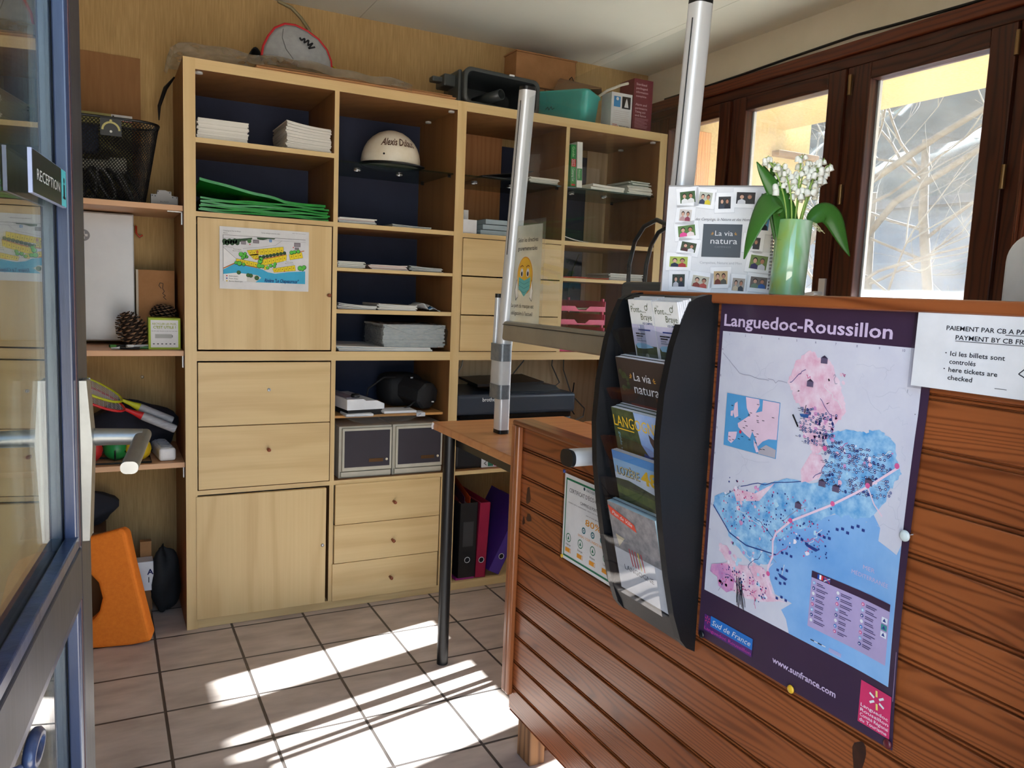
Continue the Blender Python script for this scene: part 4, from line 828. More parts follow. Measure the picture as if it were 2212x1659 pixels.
# cables beside the printer
GRC = mat('grey_cord', (120, 122, 122), .5)
for pts, mt, lb in (([(1.62, .42, .943), (1.60, .42, .90), (1.55, .41, .85), (1.50, .38, .80)], GRC, 'grey cord dropping behind the printer lid'), ([(1.76, .42, .943), (1.755, .42, .88), (1.79, .40, .80), (1.72, .36, .77), (1.68, .34, .72)], GRC, 'grey cord bending sharply beside the printer'),
        ([(1.82, .42, .943), (1.82, .42, .86), (1.86, .40, .74), (1.90, .34, .68), (1.83, .24, .66), (1.74, .18, .65)], GRC, 'grey cord looping down to the right of the printer'), ([(1.30, .425, .943), (1.29, .425, .88), (1.25, .42, .82)], mat('white_cord', (215, 212, 204), .5), 'thin white cord hanging behind the printer'),
        ([(1.86, .38, .80), (1.84, .36, .73), (1.80, .32, .70), (1.82, .30, .66)], BLACK, 'tangled black cord beside the printer')):
    tag(MB().tube(pts, .003, mt, 6).build('cord'), lb, 'cable')
# ================================================================ THINGS ON THE LEFT SHELVES
tag(MB().box(-.42, .4415, 1.457, -.003, .4485, 1.995, mat('brown_fibreboard', (150, 108, 68), .85, noise=(60, (1, 1, .1)), rgb2=(136, 96, 58), bump=.2)).build('wall_board'), 'brown fibreboard panel standing against the wall behind the basket', 'board')
ol = MB(); ol.box(-.45, .36, 1.4575, -.035, .37, 1.775, mat('olive_folder_card', (156, 150, 92), .7)); f_ = front(-.10, .36, 1.757); ol.rect(f_, 0, -.004, .066, .018, .0006, WHITE); ol.text('TOUS LES FACTURES', f_, .012, .003, .007, INKB, .001, width=.05); ol.rect(f_, .014, -.004, .066, -.001, .001, ink((160, 50, 40))); ol.rect(f_, .004, .002, .009, .014, .001, INKB)
tag(ol.build('olive_folder'), 'olive cardboard folder with a white label behind the mesh basket', 'folder')
bk = thing('mesh_basket', 'black wire mesh bicycle basket full of cables on the top left shelf', 'basket', (-.16, .22, 1.4575))
WIREM = mat('black_wire', (18, 18, 20), .45)
NP = 110
def bsec(v):
    w_, d_ = .30+.085*v, .215+.065*v
    r_ = .07; out = rr(w_, d_, r_, 8); out.append(out[0])
    seg = [math.hypot(b[0]-a[0], b[1]-a[1]) for a, b in zip(out, out[1:])]; tot = sum(seg); res = []; i = 0; acc = 0.0
    for k in range(NP):
        d = tot*k/NP
        while acc+seg[i] < d-1e-9: acc += seg[i]; i += 1
        t = (d-acc)/seg[i]; res.append((out[i][0]+(out[i+1][0]-out[i][0])*t, out[i][1]+(out[i+1][1]-out[i][1])*t))
    return res
ROWS = 44
bw = MB(); vs = []; secs = []
for j in range(ROWS+1):
    v = j/ROWS; z = 1.4575+.255*v; s_ = bsec(v); N = len(s_)
    dip = .0
    for k in range(N):
        a, b = s_[k]; a2, b2 = s_[(k+1) % N]
        o_ = .5 if j % 2 else 0
        vs.append(Vector((-.155+a+(a2-a)*o_, .215+b+(b2-b)*o_, z+(.018 if b > 0 else 0)*v)))
fs = []
for j in range(0, ROWS-1):
    for k in range(N):
        e = 1 if j % 2 else 0
        fs.append((j*N+k, (j+1)*N+(k-1+e) % N, (j+2)*N+k, (j+1)*N+(k+e) % N))
bw.add(vs, fs, WIREM); bw.build('mesh', bk, wire=.0026)
for zz, vv in ((1.459, 0), (1.7125, 1)):
    loop = [Vector((-.155+a, .215+b, zz+(.018 if (b > 0 and vv) else 0)+.001)) for a, b in bsec(vv)]; MB().tube(loop+[loop[0]], .0045, WIREM, 6).build('rim' if vv else 'foot_ring', bk)
MB().prism([(a, b) for a, b in bsec(0)], F((-.155, .215, 1.4585), X, Y), 0, .002, WIREM).build('base', bk)
m = MB(); m.box(-.135, .055, 1.655, -.075, .062, 1.708, BLACK); f_ = front(-.105, .055, 1.67)
arc = [(.024*math.cos(a), .002+.024*math.sin(a)) for a in [math.pi*k/10 for k in range(11)]]
m.line(f_, arc, .006, .0012, ink((190, 182, 120))); m.disc(f_, 0, .031, .004, .0012, ink((190, 182, 120)), 8); m.disc(f_, 0, -.002, .004, .0012, ink((220, 220, 215)), 8); m.build('badge', bk)
cst = MB()
rg_ = random.Random(3)
for k in range(9):
    cx = -.26+k*.028; pts = [Vector((cx+.035*math.cos(a)*.5+.02*math.sin(a), .19+.05*math.sin(a)+.008*k*.3, 1.515+.045*math.cos(a+k*.3)+.005)) for a in [2*math.pi*i/16 for i in range(17)]]
    cst.tube(pts, .004, mat('pale_cable', (168, 168, 164), .5) if k % 2 else BLACK, 6)
tag(cst.build('coiled_cables'), 'coiled cables lying inside the mesh basket', 'cable')
tag(MB().lathe([(.0, 0), (.016, 0), (.016, .09), (.024, .095), (.026, .14), (0, .142)], (-.20, .17, 1.575), mat('pale_torch', (196, 196, 180), .4), 16, axis=(1, .05, .05)).build('torch'), 'pale torch lying on the cables in the mesh basket', 'torch')
tag(MB().box(-.29, .14, 1.61, -.14, .20, 1.70, mat('navy_pouch', (28, 40, 66), .7)).build('pouch', bevel=.012), 'dark blue pouch in the upper part of the mesh basket', 'pouch')
gr = MB(); PGREY = mat('grey_polymer', (150, 150, 152), .5)
gr.prism([(0, 0), (.083, 0), (.083, .034), (.063, .036), (.063, .050), (.052, .050), (.045, .053), (.02, .052), (.018, .038), (0, .038)], front(.012, .145, 1.4575), -.05, 0, PGREY)
f_ = front(.012, .145, 1.4575)
for u, v in ((.004, .033), (.013, .032), (.022, .048), (.058, .046), (.067, .031), (.079, .031)): gr.disc(f_, u, v, .0018, .0005, INKB, 8)
gr.text('BALANCE', f_, .028, .012, .007, ink((90, 90, 92)), .0004, width=.026)
tag(gr.build('circuit_module'), 'small stepped grey plastic module on the top left shelf', 'module')
fa = thing('first_aid_cabinet', 'flat white metal first aid cabinet with a grey cross', 'cabinet', (-.24, .36, .99))
WMET = mat('white_enamel', (214, 216, 220), .3, noise=(6, (1, 1, 1)), rgb2=(200, 203, 208)); 
MB().box(-.44, .315, .990, -.036, .44, 1.434, WMET).build('body', fa, bevel=.002)
dm = MB().box(-.44, .300, .994, -.038, .314, 1.430, WMET).build('door', fa, bevel=.002)
m = MB(); f_ = front(-.192, .300, 1.352); m.disc(f_, 0, 0, .020, .0006, ink((138, 140, 146)), 24); m.rect(f_, -.004, -.013, .004, .013, .001, WHITE); m.rect(f_, -.013, -.004, .013, .004, .001, WHITE); m.build('cross', dm)
hk = MB(); hk.tube([(-.024, .44, 1.40), (-.024, .425, 1.40), (-.024, .42, 1.375), (-.014, .418, 1.362), (-.004, .42, 1.37)], .0035, mat('orange_red_plastic', (206, 70, 40)), 8)
tag(hk.build('hook'), 'small red hook on the wall beside the first aid cabinet', 'hook')
cb2 = MB(); cb2.box(-.030, .30, .9775, .094, .40, 1.244, CARD); cb2.box(-.032, .298, .9775, -.024, .30, 1.244, mat('torn_paper', (206, 196, 180), .9))
f_ = front(.03, .30, 1.13); cb2.line(f_, [(.02, .05), (.012, .06), (.016, .07), (.026, .068), (.024, .05), (.03, .04), (.024, .032), (.034, .024), (.026, .02), (.036, .01)], .002, .0006, INKB)
tag(cb2.build('cardboard_box', bevel=.001), 'brown cardboard box with scrawled writing behind the battery box', 'box')
def cone(o, h_, r_, tilt, label, seed):
    t = thing('pine_cone', label, 'pine cone', o); m = MB(); q = Matrix.Translation(Vector(o)) @ Matrix.Rotation(tilt, 4, 'Y'); m.T = q
    PC1, PC2 = mat('pine_cone_dark', (60, 42, 30), .8), mat('pine_cone_tip', (132, 100, 74), .8)
    prof = lambda t_: r_*(.55+1.2*t_-.3*t_*t_*0)*(1 if t_ < .35 else 1) if t_ < .3 else r_*max(.1, (1-((t_-.38)/.66)**2)**.6)
    m.lathe([(prof(i/10)*.7, h_*i/10) for i in range(11)]+[(0, h_)], (0, 0, 0), PC1, 14)
    n = 110
    for k in range(n):
        tt = (k+.5)/n; a = k*2.39996; rr_ = prof(tt); z = h_*tt; s_ = .011*(1.15-.5*tt)
        er = Vector((math.cos(a), math.sin(a), .55)).normalized(); et = Vector((-math.sin(a), math.cos(a), 0)); en = er.cross(et)
        b = Vector((math.cos(a)*rr_*.62, math.sin(a)*rr_*.62, z)); tip = b+er*(rr_*.45+s_*.3)
        m.add([b-et*s_*.6, b+et*s_*.6, tip+et*s_, tip+er*s_*.25+en*s_*.0, tip-et*s_, tip-en*s_*.45], [(0, 1, 2, 3, 4), (1, 0, 4, 5, 2)], PC1); m.add([tip+et*s_, tip+er*s_*.3, tip-et*s_, tip-en*s_*.5], [(0, 1, 2, 3)], PC2)
    m.build('scales', t)
cone((-.030, .145, .985), .118, .044, R(-22), 'large dark pine cone leaning against the white cabinet', 1)
cone((.050, .26, 1.050), .072, .042, R(8), 'second pine cone resting behind the green and white box', 2)
tag(MB().box(.0, .235, .9775, .095, .285, 1.049, CARDD).build('small_box'), 'small dark box beneath the second pine cone', 'box')
bb = MB(); LIME = mat('lime_card', (166, 190, 44), .6); bb.box(-.003, .10, .9775, .096, .19, 1.083, LIME); f_ = front(-.003, .10, .9775)
bb.rect(f_, .007, .007, .092, .099, .0004, WHITE); bb.text('RECYCLER LES PILES,', f_, .0495, .083, .0095, ink((160, 170, 70)), .0008, width=.074, align='c', bold=.02); bb.text("C'EST UTILE !", f_, .0495, .071, .012, ink((150, 165, 40)), .0008, width=.07, align='c', bold=.025)
bb.text("Une fois usées, déposez vos piles dans cette boîte", f_, .0495, .061, .004, INKB, .0008, width=.08, align='c'); bb.rect(f_, .02, .038, .072, .052, .0008, ink((176, 178, 176))); bb.rect(f_, .072, .041, .075, .049, .0008, ink((130, 130, 130)))
for k in range(6): bb.disc(f_, .016+k*.0128, .019, .0035, .0008, ink((90, 90, 100)), 8, .002)
tag(bb.build('battery_box'), 'green and white battery recycling box on the middle left shelf', 'box')
for k, (a, b, c, mt) in enumerate((((-.115, .10), (-.03, .09), .9825, BLACK), ((-.10, .115), (.0, .11), .9825, mat('pen_green', (70, 130, 60), .4)), ((-.07, .08), (-.005, .12), .989, mat('pen_silver', (180, 184, 190), .3)), ((-.12, .085), (-.06, .115), .989, BLACK))):
    t = thing('pen', ('black pen lying lowest beneath the pine cone', 'green-tipped pen lying under the pine cone', 'silver pen crossing the others under the pine cone', 'black pen with clip at the left of the bunch')[k], 'pen', (a[0], a[1], c))
    MB().tube([(a[0], a[1], c), (b[0], b[1], c)], .0045, mt, 10).build('barrel', t); MB().tube([(a[0], a[1], c+.0005), (a[0]*.7+b[0]*.3, a[1]*.7+b[1]*.3, c+.0005)], .005, mat('pen_green', (70, 130, 60), .4) if k % 2 else ALU, 10).build('cap', t)
# rackets
def racket(p0, p1, mt, label, off):
    t = thing('badminton_racket', label, 'racket', p1); p0, p1 = Vector(p0), Vector(p1); d = (p1-p0).normalized()
    gm = MB().tube([p1-d*.115, p1-d*.11, p1-d*.004, p1], [.0125, .014, .0145, .013], mat('grey_grip_tape', (176, 178, 184), .6, noise=(40, (1, 1, 6)), rgb2=(140, 142, 150)), 12); gm.build('grip', t)
    q = p1-d*.115; MB().tube([q, q-d*.03, q-d*.06], [.014, .008, .005], mt, 10).build('throat', t)
    side_ = Vector((0, 1, 0)); loop = [q-d*(.17-.11*math.cos(a))+(side_*.8+Z*.2)*(.085*math.sin(a)) for a in [2*math.pi*k/28 for k in range(29)]]
    MB().tube(loop, .0045, mt, 8).build('frame', t)
    s_ = MB(); c0 = q-d*.17
    for k in range(-7, 8):
        hgt = .11*math.sqrt(max(0, 1-(k/8)**2)); w0 = (side_*.8+Z*.2)*(.085*k/8); s_.tube([c0+w0-d*hgt, c0+w0+d*hgt], .0006, WHITE, 3)
        wid = .085*math.sqrt(max(0, 1-(k/8)**2)); s_.tube([c0+d*(.11*k/8)-(side_*.8+Z*.2)*wid, c0+d*(.11*k/8)+(side_*.8+Z*.2)*wid], .0006, WHITE, 3)
    s_.build('strings', t)
racket((-.21, .12, .838), (.079, .115, .700), mat('red_racket_frame', (196, 30, 36), .35), 'red badminton racket with grey grip on the lower left shelf', 0)
racket((-.21, .155, .862), (.072, .150, .724), mat('yellow_racket_frame', (196, 200, 40), .35), 'yellow badminton racket with grey grip behind the red one', 0)
def lump(cx, cyy, cz, a, b, c, seed):
    def f_(u, v):
        th = math.pi*v; p = 2*math.pi*u
        k = 1+.10*math.sin(3*p+seed)+.07*math.sin(5*th+2*p+seed*2)
        return Vector((cx+a*k*math.sin(th)*math.cos(p), cyy+b*k*math.sin(th)*math.sin(p), max(cz-c*.98, cz+c*k*math.cos(th))))
    return f_
NAVYC = mat('navy_cloth', (26, 28, 44), .85, noise=(50, (1, 1, 1)), rgb2=(18, 20, 32), bump=.3)
tag(MB().grid(lump(-.06, .30, .675, .15, .10, .095, 1.0), 30, 18, NAVYC).build('dark_bag'), 'crumpled navy bag behind the rackets', 'bag')
def wball(c, r_, rgb, label):
    t = thing('petanque_ball', label, 'ball', (c[0], c[1], c[2]-r_)); MB().ball(c, r_, mat('ball_%d_%d_%d' % rgb, rgb, .4), 22).build('ball', t)
    m = MB(); m.tube([Vector((c[0]+r_*1.01*math.cos(a), c[1]-.004+r_*1.01*math.sin(a)*.3, c[2]+.006*math.sin(a)-.006)) for a in [math.pi+math.pi*k/12 for k in range(13)]], .003, BLACK, 6); m.tube([Vector((c[0]-.004, c[1]-r_*1.02*math.cos(a), c[2]-r_*1.02*math.sin(a))) for a in [k*.15 for k in range(9)]], .003, BLACK, 6); m.build('holder_strap', t)
wball((-.037, .125, .636), .0405, (226, 190, 34), 'yellow ball in a black carrier on the lower left shelf')
wball((-.105, .15, .636), .0405, (24, 130, 62), 'green ball next to the yellow one, mostly behind the handle')
wball((-.185, .13, .636), .0405, (186, 30, 36), 'red ball at the left of the green one')
tag(bk2 := MB().tube([(-.24, .09, .598), (-.0, .075, .598), (.0, .17, .598), (-.24, .19, .598), (-.24, .09, .598)], .0035, BLACK, 6).build('ball_carrier'), 'flat black wire carrier holding the coloured balls', 'rack')
ps_ = thing('power_strip', 'white multi-socket power strip on the lower left shelf', 'power strip', (.05, .16, .5945))
T_ = RT((.052, .085, .5945), R(6)); m = MB(); m.T = T_; m.box(-.027, 0, 0, .027, .25, .045, LW); m.build('body', ps_, bevel=.010, seg=3)
m = MB(); m.T = T_
for k in range(5): m.lathe([(.0, .001), (.017, .001), (.019, .0035), (.0175, .0035), (.016, 0), (0, -.0005)], (0, .03+k*.040, .0445), mat('socket_grey', (190, 194, 200), .4), 18)
m.build('socket', ps_); m = MB(); m.T = T_; m.box(-.008, .225, .045, .008, .240, .052, mat('red_switch', (200, 30, 40), .4)); m.build('switch', ps_)
for p, lb in (((-.015, .4385, .945), 'round screw head in the wall just under the middle left shelf'), ((-.01, .4385, .845), 'round screw head in the wall above the rackets')): tag(MB().lathe([(.006, 0), (.006, .004), (.002, .005), (0, .005)], (p[0], p[1]+.0105, p[2]), mat('dull_steel', (170, 160, 140), .5, metal=.5), 12, axis=(0, -1, 0)).build('wall_screw'), lb, 'screw')
# orange foam piece on the floor
of = MB(); ORA = mat('orange_foam', (246, 136, 34), .8, noise=(90, (1, 1, 1)), rgb2=(236, 122, 24), bump=.25)
of.T = RT((-.012, -.045, 0), R(-13)) ; HC = (-.26, .165); HRX = .108
outer = [(.0, .012), (-.012, .06), (-.035, .16), (-.06, .27), (-.083, .385), (-.10, .392), (-.19, .368), (-.30, .34), (-.40, .30), (-.43, .25), (-.455, .14), (-.47, .03), (-.45, .006), (-.36, .0), (-.25, .0), (-.15, .0), (-.06, .003)]
def angs(p): return math.atan2(p[1]-HC[1], p[0]-HC[0])
outer.sort(key=angs); N = len(outer)
inner = [(HC[0]+HRX*math.cos(angs(p)), HC[1]+HRX*math.sin(angs(p))) for p in outer]
D = .085
def ly(p, y): return Vector((p[0], y+.10*p[1]*1.0-(.0 if y == 0 else .01), p[1]))
vs = [ly(p, 0) for p in outer]+[ly(p, 0) for p in inner]+[ly((p[0]*.97, p[1]*.95+.006), D) for p in outer]+[ly(p, D) for p in inner]
fs = []
for k in range(N):
    j = (k+1) % N; fs += [(k, j, N+j, N+k), (2*N+j, 2*N+k, 3*N+k, 3*N+j), (j, k, 2*N+k, 2*N+j), (N+k, N+j, 3*N+j, 3*N+k)]
of.add(vs, fs, ORA, False)
tag(of.build('foam_piece', bevel=.012, seg=3), 'orange foam piece with a round cut-out leaning at the bottom left', 'foam')
tag(MB().grid(lump(.045, .24, .12, .052, .055, .118, 2.0), 24, 16, BCL).build('black_bag'), 'slumped black bag on the floor beside the bookcase side', 'bag')
tag(MB().box(-.055, .20, .10, .008, .26, .207, LW).box(-.045, .205, 0, .0, .255, .10, CARDD).text('1', front(-.055, .1995, .10), .046, .03, .03, INKB, .0006).text('A', front(-.055, .1995, .10), .042, .06, .028, ink((30, 30, 90)), .0006, bold=.03).build('white_carton', bevel=.001), 'white carton standing on a dark one behind the orange foam', 'box')
tag(MB().box(-.032, .27, .0, .006, .30, .26, CARD).build('cardboard_strip'), 'strip of brown cardboard standing behind the white carton', 'cardboard')
tag(MB().grid(lump(-.26, .33, .385, .15, .09, .07, .5), 24, 14, mat('charcoal_cloth', (52, 54, 62), .85)).build('charcoal_bag'), 'charcoal bag peeking out above the orange foam', 'bag')
tag(MB().box(-.40, .25, 0, -.14, .40, .316, CARDD).build('dark_box'), 'dark box on the floor under the charcoal bag', 'box')
# ================================================================ OPEN DOOR (left edge of the view)
_a = math.radians(6.9); TD = Vector((math.sin(_a), math.cos(_a), 0)); ND = Vector((math.cos(_a), -math.sin(_a), 0)); E0 = Vector((-.1596, -1.4990, 0))
DT = Matrix(((TD.x, -ND.x, 0, E0.x), (TD.y, -ND.y, 0, E0.y), (0, 0, 1, 0), (0, 0, 0, 1)))   # local: x along the door, y away from the room, z up
def DM():
    m = MB(); m.T = DT; return m
DBLUE = mat('dark_blue_gloss_paint', (46, 60, 92), .28, noise=(30, (1, 1, .12)), rgb2=(30, 40, 62), bump=.5, spec=.6)
DGREY = mat('greyed_blue_paint', (46, 47, 56), .42, noise=(30, (1, 1, .12)), rgb2=(36, 37, 45), bump=.4)  # navy door paint; grey reflection on the flat faces put into the colour
DGLASS = thin_glass('door_glass', (242, 247, 247), ior=1.52)
dr = thing('door', 'dark blue glazed door standing open at the left edge', 'door', E0)
def dpart(name, boxes, bev=.003):
    m = DM()
    for b in boxes: m.box(*b)
    return m.build(name, dr, bevel=bev)
W_ = .83
dpart('stile', [(-.085, 0, .015, 0, .042, 2.09, DGREY)]); dpart('stile', [(-W_, 0, .015, -W_+.085, .042, 2.09, DGREY)])
dpart('top_rail', [(-W_+.085, 0, 1.995, -.085, .042, 2.09, DGREY)]); dpart('middle_rail', [(-W_+.085, 0, .768, -.085, .042, .842, DGREY)]); dpart('bottom_rail', [(-W_+.085, 0, .015, -.085, .042, .13, DGREY)])
def beadframe(name, a0, a1, z0, z1):
    m = DM(); w_ = .013
    for x0, x1, q in ((a1-w_, a1, 1), (a0, a0+w_, -1)):
        pr = [(x0, .004), (x1, .001), (x1, .019), (x0, .019)] if q > 0 else [(x1, .004), (x0, .001), (x0, .019), (x1, .019)]
        m.prism([(p[0], p[1]) for p in pr], F((0, 0, 0), X, Y), z0, z1, DBLUE)
    m.box(a0, .002, z0, a1, .019, z0+w_+.004, DBLUE); m.box(a0, .002, z1-w_, a1, .019, z1, DBLUE)
    m.box(a1-.004, .0005, z0, a1+.001, .006, z1, mat('dark_red_seal', (60, 24, 26), .5)); return m.build(name, dr, bevel=.002)
beadframe('glazing_bead', -W_+.085, -.085, .842, 1.995); beadframe('glazing_bead', -W_+.085, -.085, .13, .768)
for z0, z1 in ((.842, 1.995), (.13, .768)):
    m = DM()
    for y in (.0195, .034): m.box(-W_+.08, y, z0-.004, -.08, y+.003, z1+.004, DGLASS)
    m.build('pane', dr)
    m = DM(); m.box(-.098, .0226, z0, -.090, .0338, z1, mat('spacer_bar', (188, 196, 200), .35, metal=.6))
    m.build('spacer', dr)
HANDM = mat('satin_nickel', (150, 150, 146), .38, metal=.9, noise=(30, (1, 1, 1)), rgb2=(140, 140, 136))
for s in (-1, 1):
    ya = -.0005 if s < 0 else .0425
    m = DM(); y0, y1, ym = (ya, ya+s*.009, ya+s*.015)
    pr = [(.848, y0), (.848, y1), (.985, ym), (1.074, y1), (1.074, y0)]
    m.prism([(p[1], p[0]) for p in pr], F((-.062, 0, 0), Y, Z), -.018, .018, HANDM); pl_ = m.build('handle_plate', dr, bevel=.003, seg=3)
    m = DM(); yy = ya+s*.012
    m.tube([(-.05, yy, .990), (-.05, yy+s*.020, .990), (-.05, yy+s*.064, .989)], [.0125, .012, .0115], HANDM, 14)
    m.bar((-.036, yy+s*.064, .990), (-.20, yy+s*.060, .977), (0, .021, 0), (0, 0, .016), HANDM, .45, 5); m.build('lever', pl_)
m = DM(); m.tube([(-.56, .002, .797), (-.56, -.012, .797), (-.555, -.02, .797)], .004, DBLUE, 10); rg_ = [Vector((-.527+.022*math.cos(a), -.024, .798+.010*math.sin(a))) for a in [2*math.pi*k/20 for k in range(21)]]
m.tube(rg_, .0055, DBLUE, 8); m.build('hook_eye', dr)
sg = DM(); fs_ = F((-.305, .0058, 1.303), X, Z)     # local frame faces the room (u x v = -y)
SGB = mat('sign_black', (26, 34, 34), .35); SGT = mat('sign_turquoise', (86, 196, 206), .45)
sg.box(-.305, .0060, 1.303, -.105, .0100, 1.350, mat('sign_edge', (150, 160, 186), .4)); sg.rect(fs_, .001, .001, .164, .046, .0006, SGB); sg.rect(fs_, .166, .001, .199, .046, .0006, SGT)
sg.text('RECEPTION', fs_, .018, .016, .017, ink((196, 200, 196)), .0012, width=.135)
sg.disc(fs_, .182, .033, .0035, .0012, INKB, 10); sg.rect(fs_, .178, .012, .186, .028, .0012, INKB); sg.rect(fs_, .174, .010, .190, .013, .0012, INKB)
tag(sg.build('door_sign'), 'small black and turquoise reception sign stuck on the door glass', 'sign')
# ================================================================ TABLE BEHIND THE COUNTER
TBL = wood('beech_laminate', (196, 136, 88), (178, 116, 72), 'x', freq=14, dist=3, rough=.32, fine=.5)
tb_ = thing('table', 'beech-topped table with black tube legs joined to the counter', 'table', (1.06, -.8, 0))
MB().box(.812, -1.48, .763, 1.312, -.432, .788, TBL).build('tabletop', tb_, bevel=.003)
BLK = mat('black_enamel', (14, 14, 16), .4)
for x, y in ((.832, -.531), (1.285, -.531), (.875, -1.40), (1.285, -1.40)):
    MB().tube([(x, y, 0), (x, y, .763)], .0185, BLK, 20).build('leg', tb_)
MB().box(.850, -1.39, .725, .86, -.54, .762, BLK).box(1.275, -1.39, .725, 1.285, -.54, .762, BLK).build('apron', tb_)
MB().tube([(.811, -.444, .786), (.808, -.442, .776), (.811, -.440, .766)], .004, WHITE, 6).build('edge_tape', tb_)
t2 = thing('side_table', 'second beech-topped table set against the right side of the first', 'table', (1.40, -1.0, 0))
MB().box(1.314, -1.42, .765, 1.50, -.560, .790, TBL).build('tabletop', t2, bevel=.003)
for x, y in ((1.335, -.60), (1.48, -.60), (1.335, -1.38), (1.48, -1.38)): MB().tube([(x, y, 0), (x, y, .765)], .012, BLK, 14).build('leg', t2)
# ================================================================ CLEAR SCREEN IN AN ALUMINIUM FRAME
sc_ = thing('protective_screen', 'clear protective screen in a leaning aluminium frame taped to a foot tube', 'screen', (.943, -1.05, .7885))
def pole(p0, p1, name, lab=None):
    d = (Vector(p1)-Vector(p0)).normalized(); wv = (Y-d*Y.dot(d)).normalized()
    m = MB(); m.bar(p0, p1, wv*.042, X*.042, ALU, .3, 4); o = m.build(name, sc_)
    q = MB()
    for a, b in ((Vector(p1), Vector(p1)+d*.010),): q.bar(a, b, wv*.042, X*.042, BLACK, .3, 3)
    q.build('end_cap', sc_)
    s = MB(); mid0, mid1 = Vector(p0)+d*.33, Vector(p1)-d*.03
    nx = (-X*.71-Y*.71); off = -X*.0215+wv*(-.006)
    s.tube([mid0+off, mid1+off], .0014, BLACK, 6); s.build('slot', sc_); return o
pole((.943, -.6645, 1.00), (.943, -.752, 1.788), 'post')
m = MB(); m.bar((.941, -.675, .800), (.943, -.670, 1.06), Y*.046, X*.036, ALU, .25, 4); m.build('foot_tube', sc_)
MB().bar((.941, -.675, .7885), (.941, -.675, .800), Y*.047, X*.037, BLACK, .25, 3).build('foot_cap', sc_)
m = MB(); m.bar((.930, -.632, .895), (.936, -.634, 1.200), Y*.018, X*.020, ALU, .3, 3); m.bar((.936, -.634, 1.200), (.936, -.634, 1.212), Y*.018, X*.020, BLACK, .3, 3); m.build('side_tube', sc_)
TAPE = mat('grey_duct_tape', (132, 138, 144), .35, metal=.3, noise=(60, (1, 1, 1)), rgb2=(108, 114, 120), bump=.5)
for z0, z1 in ((1.010, 1.062), (.895, .938)):
    m = MB(); m.bar((.938, -.6605, z0), (.938, -.6605, z1), Y*.076, X*.042, TAPE, .3, 3); m.build('tape_band', sc_)
m = MB(); m.bar((.938, -.6605, .938), (.938, -.6605, 1.010), Y*.070, X*.038, mat('pale_sleeve', (206, 206, 204), .5), .3, 3); m.build('sleeve', sc_)
pole((.943, -1.4225, .7885), (.943, -1.4825, 1.810), 'post')
m = MB(); m.bar((.943, -.690, 1.103), (.943, -1.44, 1.103), Z*.058, X*.036, mat('grey_rail', (160, 152, 136), .45, metal=.4), .2, 3)
m.tube([(.924, -.690, 1.122), (.924, -1.44, 1.122)], .0012, BLACK, 6); m.build('lower_rail', sc_)
PLEX = thin_glass('acrylic_sheet', (240, 243, 242), ior=1.45, dust=.02)
MB().add([(.941, -.705, 1.13), (.941, -1.445, 1.13), (.941, -1.478, 1.775), (.941, -.755, 1.765)], [(0, 1, 2, 3)], PLEX).build('clear_panel', sc_)
m = MB(); m.bar((.700, -1.462, .889), (.7998, -1.462, .889), Y*.048, Z*.033, ALU, .45, 5); m.bar((.692, -1.462, .889), (.700, -1.462, .889), Y*.049, Z*.034, BLACK, .45, 5); m.build('foot_bar', sc_)
# laminated notice behind the screen
nf = side(.9435, -.700, 1.125); n_ = MB()
n_.rect(nf, 0, 0, .196, .30, .0022, thin_glass('laminate_film', (244, 244, 240), dust=.10, dust_rgb=(235, 235, 230)))
n_.rect(nf, .004, .006, .18, .285, .0026, thin_glass('thin_paper', (250, 248, 240), dust=.62, dust_rgb=(236, 232, 218), scale=3))
n_.text('Selon les directives', nf, .040, .238, .017, INKB, .0034, width=.118, bold=.015); n_.text('gouvernementales', nf, .040, .214, .017, INKB, .0034, width=.115, bold=.015)
n_.text('Le port du masque est', nf, .012, .050, .016, INKB, .0034, width=.135, bold=.015); n_.text("obligatoire à l'accueil", nf, .012, .028, .016, INKB, .0034, width=.13, bold=.015)
n_.disc(nf, .088, .142, .046, .0030, ink((226, 150, 50)), 28, .054); n_.disc(nf, .088, .142, .043, .0034, ink((242, 190, 62)), 28, .051)
for u in (.070, .106): n_.disc(nf, u, .15, .009, .0038, WHITE, 12, .013); n_.disc(nf, u+.001, .147, .0045, .0042, INKB, 10, .007); n_.line(nf, [(u-.010, .166), (u, .171), (u+.009, .168)], .003, .0038, ink((150, 90, 40)))
n_.ngon(nf, [(.053, .138), (.088, .128), (.123, .138), (.121, .105), (.088, .082), (.055, .105)], .0042, ink((110, 190, 186)))
for k in range(3): n_.line(nf, [(.056, .126-k*.012), (.088, .117-k*.012), (.120, .126-k*.012)], .0014, .0046, ink((80, 150, 150)))
for s in (-1, 1): n_.ngon(nf, [(.088+s*.044, .13), (.088+s*.054, .10), (.088+s*.048, .07), (.088+s*.036, .08)], .0044, ink((250, 246, 236))); n_.line(nf, [(.088+s*.044, .13), (.088+s*.054, .10), (.088+s*.048, .07), (.088+s*.036, .08)], .002, .0048, INKB)
tag(n_.build('laminated_notice'), 'laminated notice with a masked yellow face hanging on the clear screen', 'notice')
